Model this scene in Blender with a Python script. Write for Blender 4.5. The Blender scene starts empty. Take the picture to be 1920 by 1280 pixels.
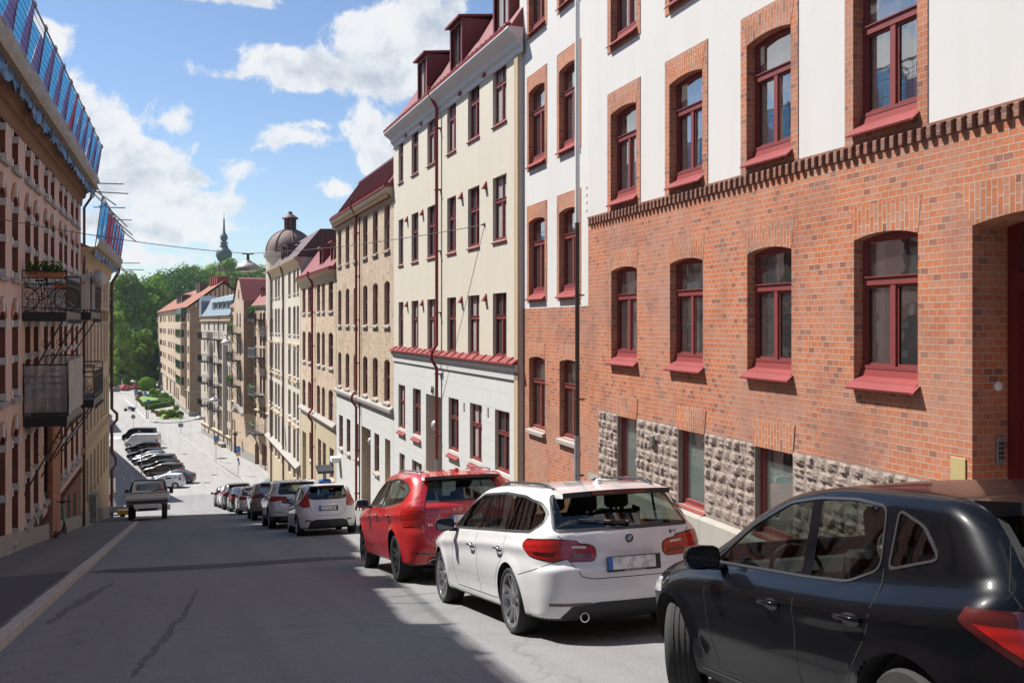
import bpy, bmesh, math, random
import numpy as np
from math import sin, cos, tan, atan, atan2, radians, pi, sqrt
from mathutils import Vector, Matrix, geometry
R = random.Random(7)
SC = bpy.context.scene
COL = SC.collection
# ------------------------------------------------------------------ camera
TH = atan(626 / 1867.0)              # the lens looks this far right of the street's axis (+Y)
CAMH = 1.61
cd = bpy.data.cameras.new('camera'); cam = bpy.data.objects.new('camera', cd); COL.objects.link(cam)
cam.location = (0, 0, CAMH); cam.rotation_euler = (radians(90), 0, -TH)
cd.sensor_width = 36; cd.lens = 1867 / 1920 * 36; cd.shift_y = -33 / 1920
cd.clip_start = 0.05; cd.clip_end = 3000
SC.camera = cam
# ------------------------------------------------------------------ light
SUNV = Vector((-0.56, 0.55, 1.0)).normalized()       # towards the sun
SUN_EL = math.asin(SUNV.z); SUN_AZ = atan2(SUNV.x, SUNV.y)
sd = bpy.data.lights.new('sun', 'SUN'); sun = bpy.data.objects.new('sun', sd); COL.objects.link(sun)
sd.energy = 5.0; sd.angle = radians(0.55); sd.color = (1.0, 0.965, 0.905)
sun.rotation_euler = SUNV.to_track_quat('Z', 'Y').to_euler()
SC.view_settings.view_transform = 'Standard'; SC.view_settings.look = 'None'
SC.view_settings.gamma = 1; SC.view_settings.exposure = 0.80
SC.cycles.max_bounces = 6; SC.cycles.diffuse_bounces = 3; SC.cycles.glossy_bounces = 3
SC.cycles.transparent_max_bounces = 12; SC.cycles.transmission_bounces = 4
SC.cycles.sample_clamp_indirect = 6

class NT:
    """small node-tree helper"""
    def __init__(s, tree): s.t = tree; s.n = tree.nodes; s.l = tree.links
    def new(s, typ, **kw):
        n = s.n.new(typ)
        for k, v in kw.items():
            if k == 'i':
                for a, b in v.items():
                    if isinstance(b, bpy.types.NodeSocket): s.l.new(b, n.inputs[a])
                    else: n.inputs[a].default_value = b
            else: setattr(n, k, v)
        return n
    def math(s, op, a, b=None, c=None, clamp=False):
        n = s.n.new('ShaderNodeMath'); n.operation = op; n.use_clamp = clamp
        for i, v in enumerate((a, b, c)):
            if v is None: continue
            if isinstance(v, bpy.types.NodeSocket): s.l.new(v, n.inputs[i])
            else: n.inputs[i].default_value = v
        return n.outputs[0]
    def mix(s, f, a, b, mode='MIX'):
        n = s.n.new('ShaderNodeMix'); n.data_type = 'RGBA'; n.blend_type = mode
        for k, v in ((0, f), (6, a), (7, b)):
            if isinstance(v, bpy.types.NodeSocket): s.l.new(v, n.inputs[k])
            else: n.inputs[k].default_value = v if k == 0 else (*v, 1)[:4]
        return n.outputs[2]
    def noise(s, vec, scale, detail=4, rough=.55, dim='3D'):
        n = s.n.new('ShaderNodeTexNoise'); n.noise_dimensions = dim
        if vec is not None: s.l.new(vec, n.inputs['Vector'])
        n.inputs['Scale'].default_value = scale; n.inputs['Detail'].default_value = detail
        n.inputs['Roughness'].default_value = rough
        return n.outputs['Fac']
    def ramp(s, f, *stops, interp='LINEAR'):
        n = s.n.new('ShaderNodeValToRGB'); s.l.new(f, n.inputs[0]); cr = n.color_ramp
        cr.interpolation = interp
        while len(cr.elements) < len(stops): cr.elements.new(0.5)
        for e, (p, c) in zip(cr.elements, stops):
            e.position = p; e.color = (*c, 1) if isinstance(c, tuple) else (c, c, c, 1)
        return n.outputs[0]

# ------------------------------------------------------------------ sky with summer clouds
def px_dir(px, py):
    lat = (px - 960) / 1867; up = (607 - py) / 1867
    return (atan(lat) + TH, atan(up / sqrt(1 + lat * lat)))
W = bpy.data.worlds.new('World'); SC.world = W; W.use_nodes = True
def make_world():
    t = NT(W.node_tree); t.n.clear()
    sky = t.new('ShaderNodeTexSky'); sky.sky_type = 'NISHITA'; sky.sun_disc = False
    sky.sun_elevation = SUN_EL; sky.sun_rotation = SUN_AZ
    sky.air_density = 1.0; sky.dust_density = 0.3; sky.ozone_density = 1.2
    tc = t.new('ShaderNodeTexCoord').outputs['Generated']
    sep = t.new('ShaderNodeSeparateXYZ', i={0: tc})
    az = t.math('ARCTAN2', sep.outputs[0], sep.outputs[1])
    el = t.math('ARCSINE', sep.outputs[2])
    ae = t.new('ShaderNodeCombineXYZ', i={0: az, 1: el}).outputs[0]
    # drifting edges
    w1 = t.new('ShaderNodeTexNoise', i={'Vector': ae, 'Scale': 9.0, 'Detail': 3.0})
    wv = t.new('ShaderNodeVectorMath', operation='SUBTRACT', i={0: w1.outputs['Color'], 1: (.5, .5, .5)})
    wv = t.new('ShaderNodeVectorMath', operation='SCALE', i={0: wv.outputs[0], 'Scale': 0.05})
    aw = t.new('ShaderNodeVectorMath', operation='ADD', i={0: ae, 1: wv.outputs[0]}).outputs[0]
    blobs = [(560,128,120,42),(640,125,100,48),(720,75,90,72),(800,55,95,70),(500,112,60,34),(425,138,52,15),
             (700,135,120,50),(850,110,100,85),(690,235,70,58),(725,285,60,55),(552,258,62,17),(590,235,34,12),
             (85,60,55,44),(40,90,50,40),(185,235,80,56),(250,290,110,50),(310,330,100,40),(230,350,140,60),(330,390,150,40),
             (250,430,190,32),(425,392,60,24),(430,322,32,24),(310,218,42,24),(625,362,34,14),(120,180,60,40),(440,430,60,12),(230,478,140,18),(430,-10,120,14)]
    acc = None
    for (cx, cy, rx, ry) in blobs:
        a0, e0 = px_dir(cx, cy); ra = abs(px_dir(cx + rx, cy)[0] - a0); re = abs(px_dir(cx, cy - ry)[1] - e0)
        s1 = t.new('ShaderNodeVectorMath', operation='SUBTRACT', i={0: aw, 1: (a0, e0, 0)})
        s2 = t.new('ShaderNodeVectorMath', operation='MULTIPLY', i={0: s1.outputs[0], 1: (1 / ra, 1 / re, 0)})
        ln = t.new('ShaderNodeVectorMath', operation='LENGTH', i={0: s2.outputs[0]}).outputs['Value']
        k_ = max(.36, min(1.0, rx * ry / 3200)); v = t.math('MULTIPLY', t.math('SUBTRACT', 1.0, ln), k_)
        acc = v if acc is None else t.math('SMOOTH_MAX', acc, v, 0.25)
    # other clouds round the rest of the sky
    az2 = t.math('ABSOLUTE', t.math('SUBTRACT', az, 0.2))
    away = t.math('SMOOTH_MIN', t.math('MULTIPLY', t.math('SUBTRACT', az2, 0.62), 4.0), 0.0, 0.05)
    gen = t.noise(ae, 2.6, 3, .5)
    gen = t.math('ADD', t.math('MULTIPLY', t.math('SUBTRACT', gen, .56), 6.0), away)
    acc = t.math('MAXIMUM', acc, gen)
    f1 = t.noise(aw, 16, 10, .62); f2 = t.noise(aw, 42, 7, .65)
    d = t.math('ADD', t.math('MULTIPLY_ADD', acc, 1.6, .16), t.math('MULTIPLY', t.math('SUBTRACT', f1, .5), 3.0))
    d = t.math('ADD', d, t.math('MULTIPLY', t.math('SUBTRACT', f2, .5), 2.0))
    mask = t.new('ShaderNodeMapRange', interpolation_type='SMOOTHSTEP', i={'Value': d, 'From Min': -.05, 'From Max': .6}).outputs[0]
    up = t.new('ShaderNodeVectorMath', operation='ADD', i={0: aw, 1: (0.0, .035, 0)}).outputs[0]
    f3 = t.noise(up, 16, 5, .6)
    sh = t.math('ADD', t.math('MULTIPLY', t.math('SUBTRACT', f3, f1), 2.4), t.math('MULTIPLY', t.math('SUBTRACT', d, .6), .28))
    ccol = t.ramp(t.math('ADD', sh, .35), (0.0, (.53, .53, .53)), (.40, (.50, .512, .53)), (1.0, (.29, .33, .385)))
    mask = t.math('MULTIPLY', mask, .95)
    bs = t.new('ShaderNodeBackground', i={0: t.mix(1.0, sky.outputs[0], (.90, .97, 1.10), 'MULTIPLY'), 1: 0.068})
    bc = t.new('ShaderNodeBackground', i={0: ccol, 1: 1.0})
    mx = t.new('ShaderNodeMixShader', i={0: mask, 1: bs.outputs[0], 2: bc.outputs[0]})
    o = t.new('ShaderNodeOutputWorld'); t.l.new(mx.outputs[0], o.inputs[0])
make_world()
W.cycles.sampling_method = 'MANUAL'; W.cycles.sample_map_resolution = 512

# ------------------------------------------------------------------ geometry of the photograph's place
FX, FY = sin(TH), cos(TH)
def ray(px, py):
    lat = (px - 960) / 1867; dn = (py - 607) / 1867
    return FX + lat * FY, FY - lat * FX, -dn           # x, y, z per metre of depth
def at(px, py, z):                                      # point of a level plane
    x, y, dz = ray(px, py); D = (z - CAMH) / dz
    return Vector((x * D, y * D, z))
SLOPE = 0.155
def gz(y):                                              # the street falls, then levels out at the square
    if y < 80: return -SLOPE * y
    t = min(y - 80, 40)
    return -SLOPE * 80 - SLOPE * t + SLOPE * t * t / 80
def ground_at(px, py):
    x, y, dz = ray(px, py); lo, hi = 2, 900
    for _ in range(60):
        m = (lo + hi) / 2
        if CAMH + dz * m > gz(y * m): lo = m
        else: hi = m
    return Vector((x * lo, y * lo, gz(y * lo)))
# ------------------------------------------------------------------ materials
MATS = {}
def mat(name, fn):
    m = bpy.data.materials.new(name); m.use_nodes = True
    t = NT(m.node_tree); t.n.clear()
    o = t.new('ShaderNodeOutputMaterial')
    r = fn(t)
    t.l.new(r, o.inputs[0]); MATS[name] = m
    return m
def pbsdf(t, col, rough=.6, metal=0.0, spec=.5, bump=None, bstr=.3, bdist=.01, coat=0.0, **kw):
    n = t.new('ShaderNodeBsdfPrincipled')
    for k, v in (('Base Color', col), ('Roughness', rough), ('Metallic', metal), ('Specular IOR Level', spec), ('Coat Weight', coat)):
        if isinstance(v, bpy.types.NodeSocket): t.l.new(v, n.inputs[k])
        else: n.inputs[k].default_value = (*v, 1) if isinstance(v, tuple) else v
    if coat: n.inputs['Coat Roughness'].default_value = .03
    for k, v in kw.items(): n.inputs[k.replace('_', ' ')].default_value = v
    if bump is not None:
        b = t.new('ShaderNodeBump', i={'Strength': bstr, 'Distance': bdist, 'Height': bump})
        t.l.new(b.outputs[0], n.inputs['Normal'])
    return n.outputs[0]
def UVn(t): return t.new('ShaderNodeUVMap').outputs[0]
def POS(t): return t.new('ShaderNodeNewGeometry').outputs['Position']

def m_plain(name, col, rough=.6, metal=0, spec=.5, var=.12, vs=3.0, bump=.0, coat=0.0):
    def f(t):
        p = t.new('ShaderNodeTexCoord').outputs['Object']
        n = t.noise(p, vs, 5)
        c = t.mix(t.math('MULTIPLY', n, 1.0), tuple(x * (1 - var) for x in col), tuple(min(1, x * (1 + var)) for x in col))
        return pbsdf(t, c, rough, metal, spec, n if bump else None, bump, coat=coat)
    return mat(name, f)
def m_brick(name, c1, c2, c3, mortar, bw=.135, bh=.078, msz=.010, dark=.12, stain=.25, rot=False, bstr=.5, rough=.85, darkcol=(.10, .06, .06), pale=(.5, .35, .3), palef=.25):
    c1, c2, c3, mortar, darkcol, pale = [tuple(x * .80 for x in q) for q in (c1, c2, c3, mortar, darkcol, pale)]
    def f(t):
        uv = UVn(t)
        if rot:
            uv = t.new('ShaderNodeVectorRotate', rotation_type='Z_AXIS', i={'Vector': uv, 'Angle': pi / 2}).outputs[0]
        ds = t.new('ShaderNodeTexNoise', i={'Vector': uv, 'Scale': 7.0, 'Detail': 2.0})
        dv = t.new('ShaderNodeVectorMath', operation='SCALE', i={0: ds.outputs['Color'], 'Scale': .008}).outputs[0]
        uvd = t.new('ShaderNodeVectorMath', operation='ADD', i={0: uv, 1: dv}).outputs[0]
        def br(a, b, m_):
            n = t.new('ShaderNodeTexBrick', offset=.5, i={'Vector': uvd, 'Color1': (*a, 1), 'Color2': (*b, 1), 'Mortar': (*m_, 1), 'Scale': 1.0,
                      'Mortar Size': msz, 'Mortar Smooth': .25, 'Bias': 0.0, 'Brick Width': bw, 'Row Height': bh})
            n.squash = 1.0; n.squash_frequency = 2
            return n
        b1 = br(c1, c2, mortar)
        # second per-brick random for odd dark / pale bricks
        off = t.new('ShaderNodeVectorMath', operation='ADD', i={0: uvd, 1: (bw * 40, bh * 26, 0)}).outputs[0]
        b2 = t.new('ShaderNodeTexBrick', offset=.5, i={'Vector': off, 'Color1': (0, 0, 0, 1), 'Color2': (1, 1, 1, 1), 'Mortar': (.5, .5, .5, 1), 'Scale': 1.0,
                      'Mortar Size': 0.0, 'Bias': 0.0, 'Brick Width': bw, 'Row Height': bh})
        r2 = b2.outputs[0]
        isd = t.math('GREATER_THAN', r2, 1 - dark)
        isp = t.math('LESS_THAN', r2, palef)
        big = t.noise(uv, .55, 6, .6)
        fine = t.noise(uv, 38, 4, .7)
        c = b1.outputs[0]
        c = t.mix(t.ramp(t.noise(uv, 3.1, 3), (.35, .35), (.65, 0.0)), c, tuple(x * .72 for x in c1))
        c = t.mix(t.math('MULTIPLY', isp, .55), c, c3)
        c = t.mix(t.math('MULTIPLY', isd, .62), c, darkcol)
        c = t.mix(b1.outputs['Fac'], c, mortar)
        sm = t.new('ShaderNodeMapping', i={'Vector': uv, 'Scale': (1.7, .22, 1)}).outputs[0]
        c = t.mix(t.ramp(t.noise(sm, 1.4, 6, .65), (.50, 0.0), (.74, .42)), c, tuple(x * .5 for x in c1))
        c = t.mix(t.ramp(big, (.42, 0.0), (.66, min(.6, stain * 1.4))), c, pale)
        c = t.mix(t.ramp(t.noise(uv, .8, 5, .6), (.50, 0.0), (.68, .38)), c, darkcol)
        c = t.mix(t.ramp(fine, (.3, .28), (.7, 0.0)), c, (.10, .07, .06))
        h = t.math('SUBTRACT', t.math('MULTIPLY', fine, .4), b1.outputs['Fac'])
        return pbsdf(t, c, rough, 0, .3, h, bstr, .012)
    return mat(name, f)
def m_plaster(name, col, dirt=.22, rough=.9, lines=0.0, bstr=.25, blk=(1.2, .45)):
    col = tuple(x * .78 for x in col)
    def f(t):
        uv = UVn(t)
        big = t.noise(uv, .45, 7, .65)
        st = t.new('ShaderNodeMapping', i={'Vector': uv, 'Scale': (1.3, .12, 1)}).outputs[0]
        streak = t.noise(st, 1.6, 6, .6)
        fine = t.noise(uv, 26, 5, .7)
        c = t.mix(t.ramp(big, (.3, 0.0), (.72, dirt)), col, tuple(x * .80 for x in col))
        c = t.mix(t.ramp(streak, (.46, 0.0), (.72, dirt * .7)), c, tuple(x * y for x, y in zip(col, (.70, .66, .60))))
        spot = t.noise(uv, 2.7, 6, .7)
        c = t.mix(t.ramp(spot, (.56, 0.0), (.72, dirt * 1.1)), c, tuple(x * .68 for x in col))
        h = t.math('MULTIPLY', fine, .5)
        if lines:
            n = t.new('ShaderNodeTexBrick', offset=.5, i={'Vector': uv, 'Scale': 1.0, 'Mortar Size': .006, 'Mortar Smooth': .3, 'Brick Width': blk[0], 'Row Height': blk[1]})
            c = t.mix(t.math('MULTIPLY', n.outputs['Fac'], lines), c, tuple(x * .45 for x in col))
            h = t.math('SUBTRACT', h, t.math('MULTIPLY', n.outputs['Fac'], 2.0))
        return pbsdf(t, c, rough, 0, .2, h, bstr, .01)
    return mat(name, f)

m_brick('brick_red', (.61, .165, .062), (.68, .225, .085), (.60, .27, .17), (.54, .40, .30), msz=.008, dark=.13, palef=.26, stain=.5, pale=(.45, .27, .21), darkcol=(.17, .085, .075))
m_brick('brick_red_upright', (.60, .165, .055), (.69, .24, .09), (.56, .29, .21), (.56, .44, .34), bw=.20, bh=.078, rot=True, dark=.04, stain=.3, pale=(.45, .27, .21))
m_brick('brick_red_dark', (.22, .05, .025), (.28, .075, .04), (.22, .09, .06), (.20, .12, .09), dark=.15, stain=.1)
m_brick('brick_tan', (.76, .58, .40), (.82, .65, .47), (.80, .66, .52), (.46, .36, .27), bw=.27, msz=.012, dark=.05, stain=.1, darkcol=(.33, .2, .12), pale=(.6, .5, .4))
m_brick('brick_tan_fine', (.78, .585, .41), (.84, .65, .47), (.78, .65, .52), (.60, .49, .38), bw=.27, msz=.010, dark=.07, stain=.1, darkcol=(.30, .18, .12), pale=(.6, .5, .4))
m_brick('brick_ochre', (.42, .25, .13), (.50, .31, .18), (.42, .28, .18), (.34, .27, .2), bw=.27, dark=.1, stain=.2, pale=(.5, .36, .25))
m_brick('brick_lower', (.30, .10, .055), (.37, .135, .075), (.38, .18, .12), (.30, .22, .17), bw=.27, dark=.12, stain=.3, pale=(.42, .25, .2))
m_plaster('plaster_white', (.74, .725, .70), .20)
m_plaster('plaster_cream', (.72, .66, .55), .24)
m_plaster('plaster_grey', (.70, .70, .68), .22, lines=.55, blk=(1.6, .46))
m_plaster('plaster_beige', (.64, .57, .48), .35, lines=.25)
m_plaster('plaster_yellow', (.58, .50, .34), .25, lines=.35)
m_plaster('plaster_pink', (.78, .54, .46), .30, bstr=.8)
m_plaster('plaster_tan', (.60, .48, .33), .30, lines=.3)
m_plaster('trim_white', (.78, .77, .75), .15)
m_plaster('trim_grey', (.42, .39, .36), .35)
m_plaster('trim_tan', (.58, .45, .30), .25)
m_plaster('concrete', (.46, .44, .39), .45)
m_plaster('trim_brown', (.30, .17, .11), .4)
def f_stone(t):
    p = POS(t)
    n1 = t.noise(p, 2.3, 3); n2 = t.noise(p, 34, 5, .75); n3 = t.noise(p, 9, 4)
    c = t.mix(t.ramp(n3, (.35, 0.0), (.65, 1.0)), (.27, .21, .18), (.35, .29, .255))
    c = t.mix(t.ramp(n1, (.45, 0.0), (.62, .5)), c, (.30, .25, .21))
    c = t.mix(t.ramp(n2, (.35, .7), (.55, 0.0)), c, (.17, .13, .115))
    return pbsdf(t, c, .9, 0, .3, n2, .9, .02)
mat('rough_stone', f_stone)
m_plain('red_paint', (.185, .036, .034), .55, var=.14, vs=6, bump=.05)
m_plain('red_metal', (.22, .040, .038), .62, spec=.2, var=.22, vs=2.5)
m_plain('dark_red_paint', (.14, .016, .016), .4, var=.15)
m_plain('brown_wood', (.10, .05, .03), .5)
m_plain('pipe_brown', (.05, .035, .03), .5)
m_plain('white_paint', (.7, .7, .68), .45, var=.06)
m_plain('green_paint', (.05, .09, .07), .5)
m_plain('iron_black', (.016, .016, .018), .45, var=.3)
m_plain('zinc', (.30, .32, .34), .42, metal=.35, var=.2, vs=4)
m_plain('blue_zinc', (.18, .23, .26), .45, metal=.15, var=.15, vs=1)
m_plain('copper_dome', (.15, .10, .085), .75, var=.35, vs=1.2, bump=.1)
m_plain('spire_copper', (.075, .12, .125), .55, var=.3, vs=.6)
m_plain('brown_roof', (.085, .040, .038), .6, var=.25, vs=.8)
m_plain('lamp_grey', (.33, .32, .30), .5, var=.1)
m_plain('pole_grey', (.28, .28, .28), .5, metal=.5)
m_plain('sign_blue', (.03, .15, .45), .4, var=.03)
m_plain('sign_yellow', (.6, .33, .03), .4, var=.03)
m_plain('sign_grey', (.22, .23, .24), .5)
m_plain('terracotta', (.42, .17, .09), .8)
m_plain('tarp_blue', (.015, .10, .25), .45, var=.35, vs=1.5, bump=.6)
m_plain('tarp_grey', (.30, .275, .245), .6, var=.3, vs=1.5, bump=.9)
m_plain('scaffold_steel', (.25, .24, .24), .45, metal=.6, var=.3)
m_plain('plank_wood', (.30, .22, .14), .8, var=.3)
m_plain('cable_cream', (.50, .47, .36), .6)
m_plain('lawn', (.12, .22, .035), .9, var=.3, vs=.8)
m_plain('hedge_green', (.045, .10, .022), .9, var=.5, vs=3)
m_plain('room_wall', (.34, .33, .30), .9)
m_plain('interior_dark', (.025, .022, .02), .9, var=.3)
m_plain('curtain', (.72, .70, .66), .9, var=.15, vs=3)
m_plain('blind', (.66, .78, .74), .7, var=.08)
m_plain('flower_red', (.55, .02, .02), .7)
m_plain('flower_orange', (.65, .12, .05), .7)
m_plain('mint', (.10, .42, .34), .5)
m_plain('plastic_black', (.018, .018, .02), .55, var=.1)
m_plain('tyre', (.022, .022, .022), .85, var=.25, vs=8)
m_plain('rim_silver', (.50, .50, .52), .28, metal=.85, var=.05)
m_plain('rim_dark', (.14, .14, .145), .25, metal=.8)
m_plain('chrome', (.75, .75, .77), .12, metal=1.0, var=.02)
m_plain('seat_dark', (.03, .03, .033), .8)
m_plain('dash_grey', (.06, .06, .062), .6)
m_plain('wheel_well', (.006, .006, .006), .9)
m_plain('brass', (.42, .34, .16), .6, metal=.1)
m_plain('steel_panel', (.3, .3, .31), .4, metal=.5)
m_plain('stucco_yellow', (.66, .56, .35), .85)

def paint(name, col, metallic=0.0, rough=.32, coat=1.0, spec=.5, dust_=1.0):
    def f(t):
        p = t.new('ShaderNodeTexCoord').outputs['Object']
        n = t.noise(p, 2.2, 6, .7)
        dust = t.noise(p, 45, 3, .8)
        c = t.mix(t.ramp(n, (.45, 0.0), (.8, .12 * dust_)), col, (.22, .20, .18))
        c = t.mix(t.ramp(dust, (.6, 0.0), (.75, .05 * dust_)), c, (.4, .38, .35))
        n_ = t.new('ShaderNodeBsdfPrincipled')
        t.l.new(c, n_.inputs['Base Color']); n_.inputs['Roughness'].default_value = rough; n_.inputs['Metallic'].default_value = metallic
        n_.inputs['Coat Weight'].default_value = coat; n_.inputs['Specular IOR Level'].default_value = spec
        t.l.new(t.ramp(n, (.3, .02), (.8, .09)), n_.inputs['Coat Roughness'])
        inn = t.new('ShaderNodeBsdfDiffuse', i={0: (.03, .03, .03, 1)})
        g = t.new('ShaderNodeNewGeometry').outputs['Backfacing']
        return t.new('ShaderNodeMixShader', i={0: g, 1: n_.outputs[0], 2: inn.outputs[0]}).outputs[0]
    return mat(name, f)
paint('paint_white', (.68, .68, .69))
paint('paint_black', (.003, .0035, .005), rough=.3, coat=.5, spec=.05, dust_=.04)
paint('paint_red', (.46, .010, .012), rough=.35)
paint('paint_silver', (.30, .31, .32), metallic=.7, rough=.35)
paint('paint_grey', (.10, .105, .11), metallic=.5)
paint('paint_darkgrey', (.028, .030, .033), metallic=.3)
paint('paint_navy', (.02, .035, .07), metallic=.3)
paint('paint_brown', (.055, .045, .035), metallic=.3)
paint('paint_offwhite', (.66, .655, .64), rough=.45, coat=.3)
paint('paint_blue', (.03, .05, .28), rough=.35)

def schlick(t, r0, nrm=None, p=5.0):
    g = t.new('ShaderNodeNewGeometry')
    d = t.new('ShaderNodeVectorMath', operation='DOT_PRODUCT', i={0: nrm if nrm is not None else g.outputs['Normal'], 1: g.outputs['Incoming']}).outputs['Value']
    q = t.math('POWER', t.math('SUBTRACT', 1.0, t.math('ABSOLUTE', d), clamp=True), p)
    return t.math('ADD', t.math('MULTIPLY', q, 1 - r0), r0, clamp=True)
def f_carglass(tint):
    def f(t):
        fr = schlick(t, .07, None, 4.0)
        tr = t.new('ShaderNodeBsdfTransparent', i={0: (*tint, 1)})
        gl = t.new('ShaderNodeBsdfGlossy', i={0: (1, 1, 1, 1), 'Roughness': .015})
        return t.new('ShaderNodeMixShader', i={0: fr, 1: tr.outputs[0], 2: gl.outputs[0]}).outputs[0]
    return f
mat('car_glass', f_carglass((.50, .56, .53)))
mat('car_glass_tinted', f_carglass((.15, .17, .18)))
def f_roomglass(t):                                   # clear pane, slightly wavy
    p = POS(t)
    n = t.noise(p, 1.7, 2)
    b = t.new('ShaderNodeBump', i={'Strength': .06, 'Distance': .03, 'Height': n}).outputs[0]
    fr = schlick(t, .33, b, 3.6)
    tr = t.new('ShaderNodeBsdfTransparent', i={0: (.80, .84, .83, 1)})
    gl = t.new('ShaderNodeBsdfGlossy', i={0: (1, 1, 1, 1), 'Roughness': .01, 'Normal': b})
    df = t.new('ShaderNodeBsdfDiffuse', i={0: (.50, .52, .52, 1)}); m1 = t.new('ShaderNodeMixShader', i={0: .07, 1: tr.outputs[0], 2: df.outputs[0]})
    return t.new('ShaderNodeMixShader', i={0: fr, 1: m1.outputs[0], 2: gl.outputs[0]}).outputs[0]
mat('room_glass', f_roomglass)
def f_farglass(t):                                    # pane with curtain or dark room just behind it
    r = t.new('ShaderNodeObjectInfo').outputs['Random']
    uv = UVn(t)
    m = t.new('ShaderNodeMapping', i={'Vector': uv, 'Scale': (9, .6, 1)}).outputs[0]
    folds = t.noise(m, 2.0, 3)
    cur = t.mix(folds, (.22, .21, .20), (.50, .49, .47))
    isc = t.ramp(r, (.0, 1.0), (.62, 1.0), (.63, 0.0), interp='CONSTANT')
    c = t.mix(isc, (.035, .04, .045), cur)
    b = t.new('ShaderNodeBump', i={'Strength': .1, 'Distance': .03, 'Height': t.noise(POS(t), 1.2, 2)}).outputs[0]
    n = t.new('ShaderNodeBsdfPrincipled', i={'Base Color': c, 'Roughness': .04, 'Specular IOR Level': .9, 'Normal': b})
    return n.outputs[0]
mat('far_glass', f_farglass)
def f_tail(col):
    def f(t):
        p = t.new('ShaderNodeTexCoord').outputs['Object']
        w = t.new('ShaderNodeTexWave', bands_direction='Z', i={'Vector': p, 'Scale': 5.0, 'Distortion': 2.5, 'Detail': 2.0}).outputs['Fac']
        c = t.mix(w, tuple(x * .62 for x in col), col)
        return pbsdf(t, c, .22, 0, .6, coat=1.0)
    return f
mat('tail_red', f_tail((.40, .007, .006)))
mat('tail_dark', f_tail((.07, .004, .005)))
mat('tail_amber', f_tail((.62, .16, .03)))
mat('lamp_clear', f_tail((.62, .62, .62)))
def f_plate(t):                                       # number plate, characters smudged to grey
    p = t.new('ShaderNodeTexCoord').outputs['Object']
    m = t.new('ShaderNodeMapping', i={'Vector': p, 'Scale': (8, 8, 10)}).outputs[0]
    n = t.noise(m, 1.6, 1)
    c = t.mix(t.ramp(n, (.42, 0.0), (.62, .65)), (.68, .68, .69), (.33, .32, .33))
    return pbsdf(t, c, .5)
mat('plate_white', f_plate)
def f_asphalt(c1, c2, patchy):
    def f(t):
        p = POS(t)
        f1 = t.noise(p, 85, 4, .8); f2 = t.noise(p, .35, 7, .6); f3 = t.noise(p, 22, 4, .7)
        v = t.new('ShaderNodeTexVoronoi', feature='DISTANCE_TO_EDGE', i={'Vector': t.new('ShaderNodeVectorMath', operation='ADD', i={0: p, 1: t.new('ShaderNodeVectorMath', operation='SCALE', i={0: t.new('ShaderNodeTexNoise', i={'Vector': p, 'Scale': 1.1, 'Detail': 6.0}).outputs['Color'], 'Scale': 1.6}).outputs[0]}).outputs[0], 'Scale': .22}).outputs[0]
        c = t.mix(f2, c1, c2)
        lane = t.noise(t.new('ShaderNodeMapping', i={'Vector': p, 'Scale': (1.1, .05, .05)}).outputs[0], 1.3, 4, .6)
        c = t.mix(t.ramp(lane, (.45, 0.0), (.62, .30)), c, tuple(x * .66 for x in c1))
        blot = t.noise(p, 1.9, 7, .72)
        c = t.mix(t.ramp(blot, (.55, 0.0), (.70, .45)), c, tuple(x * .62 for x in c1))
        c = t.mix(t.ramp(f2, (.52, 0.0), (.66, patchy)), c, tuple(x * .70 for x in c1))
        c = t.mix(t.ramp(f1, (.30, .55), (.50, 0.0)), c, tuple(x * .35 for x in c1))
        c = t.mix(t.ramp(f1, (.56, 0.0), (.72, .7)), c, tuple(min(1, x * 2.3) for x in c2))
        c = t.mix(t.ramp(v, (.0, .35), (.008, 0.0)), c, tuple(x * .35 for x in c1))
        c = t.mix(t.ramp(f3, (.35, .25), (.6, 0.0)), c, tuple(x * .7 for x in c1))
        return pbsdf(t, c, .88, 0, .25, t.math('ADD', f1, f3), .8, .008)
    return f
mat('asphalt', f_asphalt((.210, .207, .209), (.262, .258, .260), .3))
mat('asphalt_walk', f_asphalt((.16, .155, .15), (.21, .205, .20), .5))
mat('asphalt_dark', f_asphalt((.085, .085, .09), (.11, .11, .115), .2))
mat('asphalt_light', f_asphalt((.29, .28, .27), (.35, .34, .33), .25))
m_plaster('granite', (.56, .54, .50), .4)
m_plaster('road_white', (.62, .62, .60), .5)
m_plain('earth', (.10, .09, .07), .95)
def f_leaf(c1, c2, c3):
    def f(t):
        g = t.new('ShaderNodeNewGeometry')
        n = t.noise(g.outputs['Position'], .35, 4, .6)
        r = g.outputs['Random Per Island']
        c = t.mix(r, c1, c2); c = t.mix(t.ramp(n, (.42, 0.0), (.62, .8)), c, c3)
        d = t.new('ShaderNodeBsdfDiffuse', i={0: c})
        tl = t.new('ShaderNodeBsdfTranslucent', i={0: c})
        return t.new('ShaderNodeMixShader', i={0: .3, 1: d.outputs[0], 2: tl.outputs[0]}).outputs[0]
    return f
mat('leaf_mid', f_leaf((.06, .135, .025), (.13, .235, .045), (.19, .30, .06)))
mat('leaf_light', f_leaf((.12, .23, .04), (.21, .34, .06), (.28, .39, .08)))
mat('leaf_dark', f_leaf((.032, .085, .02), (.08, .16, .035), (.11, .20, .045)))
m_plain('bark', (.08, .06, .045), .9)
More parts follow.
